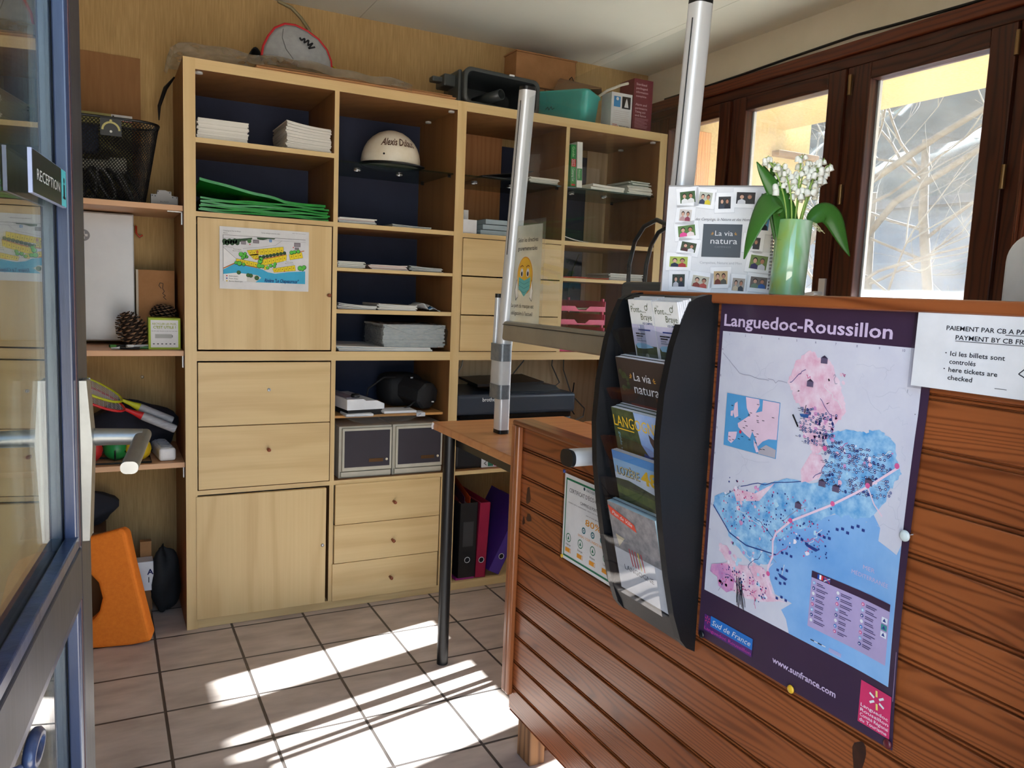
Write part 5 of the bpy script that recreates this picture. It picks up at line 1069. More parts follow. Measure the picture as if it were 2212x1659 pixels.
# ================================================================ COUNTER
PINE = wood('varnished_pine', (152, 84, 43), (96, 46, 20), 'y', freq=80, dist=22, rough=.33, board=('z', .0706, .115-.0706*3), coat=.2, fine=.35, stretch=.055, lo=.25, hi=1.15)
PINEZ = wood('varnished_pine_upright', (160, 94, 52), (118, 62, 31), 'z', freq=26, dist=4, rough=.32, coat=.25, fine=.3)
PINET = wood('varnished_pine_top', (150, 84, 44), (100, 48, 22), 'y', freq=30, dist=4, rough=.3, coat=.3, fine=.3)
OLDW = wood('rough_old_post', (150, 108, 70), (92, 62, 40), 'z', freq=40, dist=5, rough=.75, fine=.45)
ct = thing('reception_counter', 'varnished pine reception counter, low at the far end and high towards the viewer', 'counter', (.9, -1.8, 0))
Y0, YH, Y1 = -1.062, -1.535, -2.36
m = MB()
zs = [.115+.0706*k for k in range(17)]
for k in range(16):
    z0, z1 = zs[k], min(zs[k+1], 1.214); ya = Y0 if z1 < .90 else YH
    if z0 >= 1.214: break
    prof = [(.8, z0+.006), (.8, z1-.005), (.8035, z1-.002), (.8065, z1-.0015), (.8065, z1), (.8065, z0), (.8065, z0+.002), (.803, z0+.0035)]
    pr = [(.820, z0), (.8070, z0), (.8070, z0+.0018), (.8024, z0+.0030), (.8016, z0+.0044), (.8024, z0+.0058), (.8070, z0+.0068), (.8070, z0+.0082), (.8012, z0+.0096), (.8, z0+.0112), (.8, z1-.0012), (.8012, z1), (.820, z1)]
    m.prism(pr, F((0, 0, 0), X, Z), -ya, -Y1, PINE)
cl_ = m.build('plank_cladding', ct)
MB().box(.784, Y0, .170, .806, Y0+.020, .884, PINEZ).box(.784, Y0-.018, .170, .8, Y0, .884, PINEZ).build('corner_trim', ct, bevel=.004)
MB().box(.786, YH-.002, .884, .845, Y0+.02, .896, PINET).build('low_ledge', ct, bevel=.005, seg=3)
MB().box(.782, Y1, 1.214, 1.17, YH+.012, 1.232, PINET).build('high_top', ct, bevel=.004, seg=3)
MB().box(.806, YH-.018, .896, 1.16, YH, 1.214, PINEZ).build('end_panel', ct)
MB().box(.8, Y1, .115, 1.165, Y1+.02, 1.214, PINEZ).build('end_panel', ct)
for y in (-1.115, -1.75, -2.3): MB().box(.8205, y-.032, 0, .866, y+.035, .150 if y > -1.2 else 1.2, OLDW).build('post', ct, bevel=.002)
MB().box(.872, -1.10, 0, .91, -1.06, .70, OLDW).build('post', ct, bevel=.002)
kf = side(.7998, 0, 0)
KNOT = mat('dark_knot', (62, 30, 16), .45, noise=(60, (1, 1, 1)), rgb2=(40, 20, 12))
for y, z, ry_, rz_ in ((-1.118, .715, .010, .026), (-1.125, .660, .012, .012), (-2.108, .585, .010, .030), (-1.099, .645, .006, .012)):
    a = [( -y+ry_*(1+.25*math.sin(3*t+y*9))*math.cos(t), z+rz_*(1+.2*math.sin(2*t+1))*math.sin(t)) for t in [2*math.pi*k/18 for k in range(18)]]
    MB().ngon(kf, a, .0004, KNOT).build('knot', cl_)
# black cable on the counter, black bag with handles on the table
tag(MB().tube([(1.02, -1.30, .9), (.98, -1.28, .98), (.90, -1.30, .965), (.868, -1.36, .91), (.85, -1.40, .899), (.86, -1.47, .900), (.90, -1.5, .905)], .0045, BLACK, 8).build('cord'), 'black cord looping over the low ledge behind the brochure rack', 'cable')
bg_ = thing('tote_bag', 'flat dark grey bag with two tall black handles behind the counter', 'bag', (1.22, -1.0, .788))
m = MB(); DG = mat('dark_grey_canvas', (62, 62, 60), .8); m.add([], [], DG); m.box(1.19, -1.19, .7905, 1.25, -.905, 1.262, DG); m.build('body', bg_, bevel=.015, seg=3)
for dx in (-.015, .02):
    MB().tube([(1.22+dx, -.925, 1.255), (1.22+dx, -.925, 1.31), (1.22+dx, -.945, 1.375), (1.22+dx, -.985, 1.415), (1.22+dx, -1.04, 1.43), (1.22+dx, -1.10, 1.41), (1.22+dx, -1.15, 1.36), (1.22+dx, -1.165, 1.30), (1.22+dx, -1.165, 1.255)] if dx < 0 else
              [(1.22+dx, -.955, 1.255), (1.22+dx, -.958, 1.31), (1.22+dx, -.975, 1.365), (1.22+dx, -1.005, 1.40), (1.22+dx, -1.05, 1.415), (1.22+dx, -1.10, 1.40), (1.22+dx, -1.14, 1.35), (1.22+dx, -1.15, 1.255)], .0062, BLACK, 8).build('handle', bg_)
# ================================================================ POSTER ON THE COUNTER FRONT
PW_, PH_ = .392, .600
PLUM = mat('plum_print', (58, 40, 64), .32, coat=.2); MAPW = mat('map_paper', (206, 206, 216), .32, noise=(20, (1, 1, 1)), rgb2=(196, 196, 210))
SEAB = mat('map_sea', (104, 156, 212), .32, noise=(6, (1, 1, 1)), rgb2=(150, 190, 230)); LBLUE = mat('map_blue_land', (72, 146, 204), .32, noise=(60, (1, 1, 1)), rgb2=(172, 208, 230)); LPINK = mat('map_pink_land', (214, 160, 184), .32, noise=(60, (1, 1, 1)), rgb2=(230, 212, 222)); LPUR = mat('map_purple_land', (170, 120, 176), .32, noise=(50, (1, 1, 1)), rgb2=(226, 160, 196))
LILAC = mat('legend_lilac', (176, 160, 200), .35); PALEL = ink((206, 186, 214), .35)
po = MB()
OY, OZ = -1.768, .626
def bulge(u, v):
    t = max(0, min(1, (u-.30)/.092)); return .004+.010*t*t*math.sin(math.pi*max(0, min(1, v/.46)))**.8
class Curl:
    n = Vector((-1, 0, 0))
    def p(s, u, v, h=0.0): return Vector((.8-bulge(u, v)-h, OY-u, OZ+v))
pf = Curl()
def mm(l): return [(a/1000, b/1000) for a, b in l]
po.grid(lambda a, b: pf.p(.0+PW_*a, PH_*b), 24, 16, PLUM)
po.grid(lambda a, b: pf.p(.008+.372*a, .086+.456*b, .0003), 24, 16, MAPW)
def rag(pts, amp=.0022, n=4):
    out = []
    for (a, b), (c, d) in zip(pts, pts[1:]+pts[:1]):
        for i in range(n): out.append((a+(c-a)*i/n+rp.uniform(-amp, amp)*(i > 0), b+(d-b)*i/n+rp.uniform(-amp, amp)*(i > 0)))
    return out
rp = random.Random(5)
def clipfill(pts, h, mt):       # follow the curl of the sheet: fill a polygon with small cells
    import mathutils.geometry as g
    cell = .0075; us = [p[0] for p in pts]; vs_ = [p[1] for p in pts]
    def inside(u, v):
        c = False; j = len(pts)-1
        for i in range(len(pts)):
            (xi, yi), (xj, yj) = pts[i], pts[j]
            if (yi > v) != (yj > v) and u < (xj-xi)*(v-yi)/(yj-yi)+xi: c = not c
            j = i
        return c
    def halfplane(poly, ax, val, keep):
        out = []
        for i in range(len(poly)):
            a, b = poly[i], poly[(i+1) % len(poly)]; da, db = (a[ax]-val)*keep, (b[ax]-val)*keep
            if da >= 0: out.append(a)
            if (da >= 0) != (db >= 0): t = da/(da-db); out.append((a[0]+(b[0]-a[0])*t, a[1]+(b[1]-a[1])*t))
        return out
    # strips in u only where the sheet is curled, otherwise a single polygon
    cuts = [min(us), .30, .32, .34, .36, .375, max(us)+1e-6]
    for a, b in zip(cuts, cuts[1:]):
        if b <= min(us) or a >= max(us): continue
        q = halfplane(halfplane(pts, 0, a, 1), 0, b, -1)
        vb = [-1, .05, .1, .15, .2, .25, .3, .35, .4, .45, .5, 1] if a >= .29 else [-1, 1]
        for c, d in zip(vb, vb[1:]):
            r_ = halfplane(halfplane(q, 1, c, 1), 1, d, -1) if len(q) > 2 else []
            if len(r_) > 2: po.ngon(pf, r_, h, mt)
clipfill(mm([(288,304),(328,313),(343,295),(342,277),(374,268),(380,283),(380,86),(202,86),(194,106),(183,117),(203,135),(168,137),(156,156),(151,172),(160,185),(164,222),(191,248),(226,263),(249,284)]), .0006, SEAB)
clipfill(rag(mm([(187,518),(197,525),(206,523),(212,515),(234,513),(243,501),(255,485),(260,469),(268,455),(270,444),(263,431),(251,420),(244,414),(234,410),(238,400),(233,390),(232,379),(222,371),(213,377),(209,388),(200,397),(190,405),(187,413),(197,426),(186,441),(174,448),(170,461),(160,471),(163,483),(167,493),(171,507)])), .0009, LPINK)
clipfill(mm([(214,372),(233,374),(242,361),(234,339),(202,322),(198,343)]), .0007, LPINK)
clipfill(rag(mm([(237,404),(252,411),(272,419),(292,419),(306,419),(310,425),(326,428),(341,421),(353,413),(356,396),(362,385),(368,376),(357,358),(351,350),(348,333),(332,312),(321,303),(300,295),(290,299),(278,291),(265,294),(249,284),(226,263),(191,248),(164,222),(160,185),(150,180),(131,171),(114,170),(84,185),(57,198),(47,219),(23,233),(16,242),(20,259),(41,270),(69,276),(108,283),(122,304),(149,315),(173,325),(202,325),(232,332),(242,361),(250,379)])), .0008, LBLUE)
clipfill(rag(mm([(36,179),(55,181),(72,159),(87,158),(128,170),(152,167),(157,149),(165,136),(191,131),(141,114),(103,108),(77,109),(63,101),(43,105),(38,120),(22,123),(22,137),(50,148),(61,155),(37,167)])), .0010, LPINK)
clipfill(mm([(20,124),(38,120),(43,106),(63,101),(78,110),(80,130),(64,150),(50,148),(22,137)]), .0012, LPUR)
clipfill(mm([(60,282),(110,285),(150,312),(120,275),(70,262)]), .0011, LPINK)
LREG = [mm(l) for l in ([(190,440),(265,440),(240,500),(180,495)], [(240,330),(355,330),(350,400),(260,400)], [(40,215),(260,265),(240,300),(50,250)], [(60,150),(150,175),(155,215),(60,190)], [(45,110),(140,120),(150,150),(60,140)], [(190,385),(240,385),(255,425),(190,440)])]
DBL, PKL, GYL = ink((44, 62, 130), .4), ink((216, 96, 150), .4), ink((150, 150, 170), .4); LGL = ink((196, 198, 212), .4)
def inpoly(pts):
    us = [p[0] for p in pts]; vs_ = [p[1] for p in pts]
    return rp.uniform(min(us), max(us)), rp.uniform(min(vs_), max(vs_))
for k in range(560):
    u, v = inpoly(LREG[k % len(LREG)]) if k % 3 else inpoly(LREG[1 if k % 2 else 2])
    if k % 2: po.ring(pf, u, v, .0009, .0020, .0016, DBL, 8); po.disc(pf, u, v, .0009, .0015, WHITE, 6)
    else: po.disc(pf, u, v, rp.uniform(.0008, .0018), .0015, (PKL, LBLUE, DBL, WHITE)[k % 4], 6)
    if k % 2: w_ = rp.uniform(.003, .007); po.line(pf, [(u-w_-.003, v-.0012), (u-.003, v-.0012)], .0006, .0015, ink((70, 70, 96)) if k % 3 else GYL)
def wiggle(p, q, n, amp, wd, h, mt):
    pts = [(p[0]+(q[0]-p[0])*i/n+rp.uniform(-amp, amp), p[1]+(q[1]-p[1])*i/n+rp.uniform(-amp, amp)) for i in range(n+1)]; po.line(pf, pts, wd, h, mt)
for k in range(26):
    u, v = inpoly(LREG[k % 5]); wiggle((u, v), (u+rp.uniform(-.05, .05), v+rp.uniform(-.04, .04)), 7, .003, .0009, .0014, (PKL, DBL, WHITE, GYL)[k % 4])
for k in range(26):
    u, v = rp.choice([(rp.uniform(.02, .16), rp.uniform(.30, .53)), (rp.uniform(.28, .36), rp.uniform(.43, .53)), (rp.uniform(.36, .376), rp.uniform(.3, .4))]); wiggle((u, v), (min(.37, max(.01, u+rp.uniform(-.07, .07))), min(.53, v+rp.uniform(-.05, .05))), 6, .003, .0007, .0006, LGL)
for k in range(170):
    u, v = inpoly(LREG[k % 6]); q = rp.uniform(.002, .006); po.ngon(pf, [(u+q*rp.uniform(.4, 1)*math.cos(a), v+q*rp.uniform(.4, 1)*math.sin(a)) for a in (0, 1, 2.1, 3, 4.2, 5.3)], .0012, (LPINK, ink((176, 212, 232), .4), ink((232, 224, 234), .4), LBLUE, LPUR)[k % 5 if k % 6 != 0 and k % 6 != 5 else (0, 2, 4)[k % 3]])
wiggle((.012, .505), (.055, .475), 5, .001, .0009, .0008, GYL); wiggle((.055, .475), (.12, .47), 6, .001, .0009, .0008, GYL); wiggle((.12, .47), (.16, .47), 6, .004, .0009, .0008, GYL); wiggle((.04, .262), (.075, .29), 4, .001, .0009, .0008, GYL); wiggle((.075, .29), (.20, .325), 9, .002, .0012, .0012, DBL)
po.line(pf, mm([(363,384),(317,346),(261,306),(188,261),(161,234),(156,220),(158,195),(151,177),(150,154),(162,135)]), .0034, .0018, ink((236, 206, 222), .4))
po.line(pf, mm([(317,346),(330,325),(345,312)]), .002, .0018, ink((236, 206, 222), .4))
po.line(pf, mm([(16,242),(60,205),(100,195),(165,200)]), .0018, .0017, DBL)
for u, v in ((.36, .385), (.317, .348), (.262, .308), (.188, .262), (.152, .165), (.24, .385)): po.disc(pf, u, v, .004, .0021, PKL, 8)
for k in range(24): # seaside marks
    q = mm([(165,140),(160,165),(162,185),(168,215),(195,243),(235,262),(265,280),(290,290)])[k % 8]; u, v = q[0]+.006+.009*(k//8), q[1]-.004-rp.uniform(0, .006); po.rect(pf, u, v, u+.005, v+.004, .0016, DBL)
for u, v in ((.225, .512), (.203, .475), (.265, .33), (.318, .352), (.24, .332), (.20, .288)): po.rect(pf, u-.006, v-.004, u+.006, v+.004, .0020, ink((96, 84, 110), .4)); po.ngon(pf, [(u-.006, v+.004), (u, v+.008), (u+.006, v+.004)], .002, ink((60, 50, 70), .4))
po.ngon(pf, [(.188, .428), (.207, .43), (.203, .424), (.191, .424)], .002, ink((50, 90, 150))); po.line(pf, [(.197, .43), (.199, .443)], .0012, .002, INKB); po.line(pf, [(.175, .425), (.187, .408)], .003, .002, INKB)
po.ngon(pf, [(.218, .237), (.245, .233), (.24, .229), (.222, .232)], .002, DBL); po.ngon(pf, [(.172, .173), (.192, .170), (.188, .166), (.176, .168)], .002, DBL); po.line(pf, [(.18, .172), (.183, .19)], .001, .002, WHITE)
for k in range(9): x = .085+k*.0015; wiggle((x, .138-.004*(k % 3)), (x+.004+.001*k, .093-.003*(k % 4)), 4, .001, .0012, .0024, INKB)
# inset map of the continent
po.rect(pf, .030, .350, .148, .439, .0012, ink((86, 156, 206), .4))
IP = ink((226, 196, 214), .4)
for l in ([(74,438),(104,438),(106,428),(98,415),(86,409),(78,420)], [(112,438),(147,438),(147,380),(130,378),(118,372),(108,362),(102,374),(94,384),(90,372),(76,378),(62,386),(60,392),(72,400),(84,408),(100,416),(112,420)], [(50,424),(56,428),(60,404),(52,400),(48,408)], [(42,410),(48,412),(47,402),(42,402)], [(40,374),(60,378),(58,366),(48,356),(40,360)], [(98,372),(104,366),(112,354),(106,352),(100,362)]): po.ngon(pf, mm(l), .0016, IP)
po.ngon(pf, mm([(110,351),(147,351),(147,364),(126,368),(114,360)]), .0018, ink((176, 170, 178), .4)); po.disc(pf, .068, .379, .003, .0022, ink((206, 50, 80)), 8)
for k in range(26): u, v = rp.uniform(.04, .142), rp.uniform(.356, .434); po.line(pf, [(u, v), (u+.005, v)], .0009, .0022, INKB)
# legend
clipfill([(.236, .113), (.373, .113), (.373, .199), (.236, .199)], .0012, LILAC); clipfill([(.236, .189), (.373, .189), (.373, .199), (.236, .199)], .0016, PLUM)
for k, c in enumerate(((40, 80, 170), (236, 236, 240), (206, 50, 60))): po.rect(pf, .247+k*.0035, .1905, .2505+k*.0035, .1975, .002, ink(c))
po.rect(pf, .259, .1905, .270, .1975, .002, ink((90, 90, 160))); po.line(pf, [(.259, .1905), (.270, .1975)], .0012, .0024, WHITE); po.line(pf, [(.259, .1975), (.270, .1905)], .0012, .0024, ink((206, 50, 60)))
for c in range(3):
    for r_ in range(8):
        u, v = .242+c*.043, .182-r_*.0082; po.disc(pf, u, v, .0026, .0018, (LBLUE, DBL, WHITE, ink((60, 130, 200)), PKL)[(r_+c*2) % 5], 10); po.disc(pf, u, v, .0012, .0022, WHITE, 6)
        for q in range(2): po.rect(pf, u+.005, v-.0024+q*.0026, u+.005+rp.uniform(.010, .021), v-.0012+q*.0026, .0018, ink((84, 70, 110)))
for k, c in enumerate(((226, 228, 236), (60, 140, 140), (226, 228, 236))): po.rect(pf, .361, .170-k*.010, .371, .178-k*.010, .0018, ink(c)); po.ngon(pf, [(.363, .172-k*.010), (.369, .172-k*.010), (.366, .177-k*.010)], .0022, DBL)
for k in range(4): po.rect(pf, .244+k*.007, .094, .251+k*.007, .0955, .0016, INKB if k % 2 == 0 else WHITE)
for k in range(3): po.rect(pf, .278, .091+k*.002, .300, .092+k*.002, .0016, PALEL)
po.text('MER', pf, .322, .231, .0085, PALEL, .0016, width=.020); po.text('MÉDITERRANÉE', pf, .304, .2185, .0085, PALEL, .0016, width=.062)
for k in range(10): po.text(str(k+1), pf, .025+k*.036, .536, .005, ink((90, 90, 130)), .001)
for k in range(9): po.text('ABCDEFGHI'[k], pf, .0095, .51-k*.045, .005, ink((90, 90, 130)), .001)
po.text('Languedoc-Roussillon', pf, .010, .5515, .0275, PALEL, .0008, width=.322, bold=.018)
po.text('www.sunfrance.com', pf, .174, .0275, .0135, PALEL, .0008, width=.122, bold=.02)
po.rect(pf, .014, .0145, .0325, .044, .0008, ink((84, 44, 110))); po.rect(pf, .030, .027, .130, .046, .0010, ink((38, 112, 192))); po.rect(pf, .030, .0145, .130, .027, .0009, ink((84, 44, 110)))
po.text('Sud de France', pf, .034, .0315, .0135, WHITE, .0014, width=.092, shear=.28); po.text('Languedoc Roussillon', pf, .016, .0175, .0082, ink((196, 60, 150)), .0014, width=.112)
def star(u, v, r_, wd, cols, h):
    for k in range(6):
        a = math.pi/2+k*math.pi/3+.1; po.line(pf, [(u+r_*.35*math.cos(a), v+r_*.35*math.sin(a)), (u+r_*math.cos(a), v+r_*math.sin(a))], wd, h, cols[k % len(cols)])
star(.0225, .036, .007, .0014, [ink((214, 60, 120))], .0014)
clipfill([(.336, .014), (.387, .014), (.387, .075), (.336, .075)], .0008, ink((206, 50, 100)))
star(.364, .0585, .0135, .0032, [ink((236, 214, 120)), WHITE, WHITE], .0014)
for k, t in enumerate(('Languedoc', 'Roussillon', 'Comité Régional', 'du Tourisme')): po.text(t, pf, .339, .0385-k*.0072, .0068, ink((244, 220, 230)), .0014, width=(.045, .046, .046, .044)[k], bold=.01)
po.rect(pf, .3885, .07, .3895, .14, .0006, ink((150, 130, 160)))
tag(po.build('map_poster', base=True), 'plum-bordered regional map poster pinned on the counter front', 'poster')
def pin(y, z, rgb, label, r_=.0065, x=.794):
    t = thing('push_pin', label, 'pin', (x, y, z))
    MB().lathe([(r_*.9, 0), (r_, .001), (r_, .0022), (r_*.6, .0036), (0, .004)], (x, y, z), mat('pin_%d_%d_%d' % rgb, rgb, .35), 20, axis=(-1, 0, 0)).build('head', t)
    MB().tube([(x+.0005, y, z), (.7995, y, z)], .0008, ALU, 6).build('needle', t)
pin(-1.772, 1.222, (44, 92, 190), 'blue pin at the top left corner of the map poster')
pin(-1.955, 1.223, (196, 52, 64), 'red pin at the top edge of the map poster')
pin(-2.155, .925, (206, 216, 214), 'pale pin on the right edge of the map poster', .0075, .7845)
pin(-1.985, .629, (226, 178, 44), 'yellow pin at the bottom edge of the map poster')
pin(-2.154, .6335, (96, 30, 38), 'dark red pin at the bottom right corner of the map poster')
pin(-1.780, .631, (24, 24, 26), 'black pin at the bottom left corner of the map poster')
# payment notice
pn = MB(); nf = F((.7835, -2.137, 1.118), (0, -1, 0), (.012, 0, 1))
pn.rect(nf, 0, 0, .24, .113, 0, thin_glass('notice_sleeve', (240, 242, 248), dust=.2, dust_rgb=(225, 226, 234)))
pn.rect(nf, .005, .003, .24, .112, .0004, WHITE)
BX = dict(bold=.014)
pn.text('PAIEMENT PAR CB A PARTIR DE 15 €', nf, .045, .0765, .0078, INKB, .0008, width=.146, **BX); pn.text('PAYMENT BY CB FROM 15 €', nf, .058, .0655, .0078, INKB, .0008, width=.116, **BX)
pn.rect(nf, .117, .0745, .191, .0752, .0008, INKB); pn.rect(nf, .058, .0635, .174, .0642, .0008, INKB)
for k, (t, w_, b) in enumerate((('Ici les billets sont', .0665, 1), ('controlés', .033, 0), ('here tickets are', .060, 1), ('checked', .031, 0))):
    pn.text(t, nf, .0535, .0455-k*.0098, .0082, INKB, .0008, width=w_, **BX)
    if b: pn.rect(nf, .047, .048-k*.0098, .0488, .0492-k*.0098, .0008, INKB)
pn.rect(nf, .040, .1035, .051, .1042, .0008, mat('staple', (120, 120, 124), .3, metal=.8)); pn.rect(nf, .112, .012, .126, .0127, .0008, mat('staple', (120, 120, 124)))
pn.line(nf, [(.137, .032), (.145, .040), (.159, .036), (.149, .026), (.137, .032)], .0012, .0008, INKB)
tag(pn.build('payment_notice'), 'white laminated payment notice overlapping the right edge of the map poster', 'notice')
# certificate
ce = MB(); cf = F((.7975, -1.283, .598), (0, -1, 0), (-.004, 0, 1))
ce.rect(cf, .0, .005, .225, .220, 0, thin_glass('certificate_sleeve', (236, 236, 236), dust=.12)); ce.rect(cf, .010, .016, .215, .215, .0004, WHITE)
CG = ink((32, 116, 80)); CO = ink((226, 150, 40))
for a in ((.017, .023, .208, .0275), (.017, .202, .208, .2065), (.017, .023, .0205, .2065), (.2045, .023, .208, .2065)): ce.rect(cf, *a, .0008, CG)
ce.text("CERTIFICAT D'ÉCO-RESPONSABILITÉ", cf, .032, .176, .013, INKB, .0008, width=.194); ce.text('VAOVERT', cf, .100, .193, .009, ink((40, 70, 80)), .0008, width=.04); ce.disc(cf, .093, .197, .004, .0008, ink((40, 70, 80)), 8)
ce.text('CAMPING LE PONT DE BRAYE', cf, .079, .158, .010, INKB, .0008, width=.105); ce.text('membre de la communauté, inscrit sur le site, certifié avec', cf, .030, .1505, .005, ink((90, 90, 100)), .0008, width=.16); ce.text('avec un score général de', cf, .105, .139, .005, ink((90, 90, 100)), .0008, width=.06)
ce.text('80%', cf, .103, .118, .020, CO, .0008, width=.062, bold=.01)
for k in range(3): ce.ring(cf, .098+k*.036, .104, .0045, .0075, .0008, ink((40, 110, 120)), 14); ce.disc(cf, .098+k*.036, .104, .002, .0008, ink((40, 110, 120)), 8)
ce.text("NIVEAU 3 SUR L'INDICE VAOVERT", cf, .076, .086, .008, CO, .0008, width=.118)
for k, t in enumerate(('Habitat', 'Énergie', 'Repas', 'Transport')):
    u = .037+k*.050; ce.ring(cf, u, .070, .0085, .0105, .0008, CG, 14); ce.ngon(cf, [(u-.004, .066), (u+.004, .066), (u, .075)], .0008, CG); ce.text(t, cf, u, .0515, .0065, INKB, .0008, width=.02, align='c'); ce.rect(cf, u-.012, .036, u+.012, .046, .0008, CO); ce.rect(cf, u+.008, .037, u+.011, .045, .001, WHITE)
tag(ce.build('certificate'), 'green-bordered certificate in a plastic sleeve half behind the brochure rack', 'certificate')
pin(-1.289, .816, (44, 60, 130), 'dark blue pin at the top corner of the certificate', .0045, .7965)
pin(-1.297, .618, (226, 178, 44), 'yellow pin at the lower corner of the certificate', .0045, .7965)
# ================================================================ BROCHURE RACK
rk = thing('brochure_rack', 'curved black wall brochure rack fixed on the counter front', 'rack', (.75, -1.65, .59))
RKB = mat('satin_black_plastic', (15, 16, 19), .5, spec=.35, noise=(200, (1, 1, 1)), rgb2=(11, 12, 15), bump=.15)
PROF = [(.7995, 1.228), (.775, 1.228), (.750, 1.222), (.735, 1.214), (.722, 1.185), (.707, 1.138), (.694, 1.061), (.690, .982), (.6965, .902), (.710, .819), (.728, .734), (.746, .664), (.765, .615), (.780, .598), (.7995, .588)]
for y0, y1 in ((-1.758, -1.742), (-1.565, -1.549)):
    m = MB(); m.prism([(a, b) for a, b in PROF], F((0, 0, 0), X, Z), -y1, -y0, RKB); m.build('side_panel', rk, bevel=.0072, seg=4)
inn = [(a+.010 if i > 2 else a, b) for i, (a, b) in enumerate(PROF)]
m = MB(); m.box(.790, -1.742, .60, .7985, -1.565, 1.22, RKB); m.build('back_panel', rk)
m = MB(); m.prism([(.7995, 1.226), (.76, 1.224), (.738, 1.214), (.748, 1.205), (.7995, 1.215)], F((0, 0, 0), X, Z), 1.565, 1.742, RKB); m.build('top_cap', rk, bevel=.003)
m = MB(); m.prism([(.7995, .590), (.780, .600), (.750, .655), (.758, .664), (.785, .625), (.7995, .615)], F((0, 0, 0), X, Z), 1.565, 1.742, RKB); m.build('bottom_cap', rk, bevel=.003)
ACR = thin_glass('pocket_acrylic', (238, 242, 246), ior=1.6, dust=.015)
SL = .26
def px(zt, z, x0=.706): return x0+SL*(zt-z)
def pocket(zt, x0, hgt):
    m = MB(); xa, xb = px(zt, zt, x0), px(zt, zt-hgt, x0)
    ys = [(-1.570, 0), (-1.60, .004), (-1.655, .0105), (-1.71, .004), (-1.737, 0)]
    def fn(u, v):
        y = -1.570-.167*u; zz = zt+.010*math.sin(math.pi*u)**.7
        return Vector((xa+(xb-xa)*v-.0015, y, zz+(zt-hgt-zz)*v))
    m.grid(fn, 16, 2, ACR)
    for y in (-1.570, -1.737): m.add([Vector((xa-.0015, y, zt)), Vector((xb-.0015, y, zt-hgt)), Vector((xb+.03, y, zt-hgt)), Vector((xa+.022, y, zt))], [(0, 1, 2, 3)], ACR)
    m.add([Vector((xb-.0015, -1.570, zt-hgt)), Vector((xb-.0015, -1.737, zt-hgt)), Vector((xb+.03, -1.737, zt-hgt)), Vector((xb+.03, -1.570, zt-hgt))], [(0, 1, 2, 3)], ACR)
    m.build('pocket', rk)
for zt, x0, h_ in ((1.155, .712, .10), (1.045, .702, .085), (.955, .698, .085), (.875, .704, .085), (.760, .712, .105)): pocket(zt, x0, h_)
m = MB(); m.bar((.715, -1.6535, 1.17), (.745, -1.6535, 1.055), Y*.002, X*.012, ACR, .2, 1); m.build('pocket_divider', rk)
def leaflets(n, y0, y1, zt, zb, x0, thick, deco, label, group, cover, back=None):
    """a pile of leaflets leaning in a pocket; the first one carries the printed face"""
    step = thick/n
    for k in range(n):
        xo = x0+.0045+k*step; m = MB(); dz = (-.0006 if k else 0)*(k % 3)
        a = Vector((xo, y0, zt+dz+k*.0011)); up = Vector((SL, 0, -1)).normalized()*-1
        L_ = (zt-zb)*math.sqrt(1+SL*SL); f_ = F(a-up*L_, (0, -1, 0), up); wd = y0-y1; th = step*.82
        vs_ = [f_.p(u, v, h) for h in (0, -th) for u, v in ((0, 0), (wd, 0), (wd, L_), (0, L_))]
        m.add(vs_[:4], [(0, 1, 2, 3)], cover); m.add(vs_, [(4, 7, 6, 5), (0, 4, 5, 1), (1, 5, 6, 2), (2, 6, 7, 3), (3, 7, 4, 0)], back or WHITE)
        if k == 0: deco(m, f_, wd, L_)
        o = m.build('leaflet'); tag(o, label if k == 0 else 'leaflet in the ' + group.replace('leaflets of the ', '') + ', behind the front one' if k else label, 'leaflet', None if k == 0 else group)
PHOTO_D = mat('photo_dark_trees', (44, 58, 36), .4, noise=(70, (1, 1, 1)), rgb2=(84, 92, 56)); PHOTO_S = mat('photo_meadow', (110, 122, 60), .4, noise=(60, (1, 1, 1)), rgb2=(70, 88, 44)); PHOTO_G = mat('photo_stone', (150, 144, 146), .4, noise=(50, (1, 1, 1)), rgb2=(92, 92, 98)); LAV = mat('lavender_print', (206, 200, 222), .5)
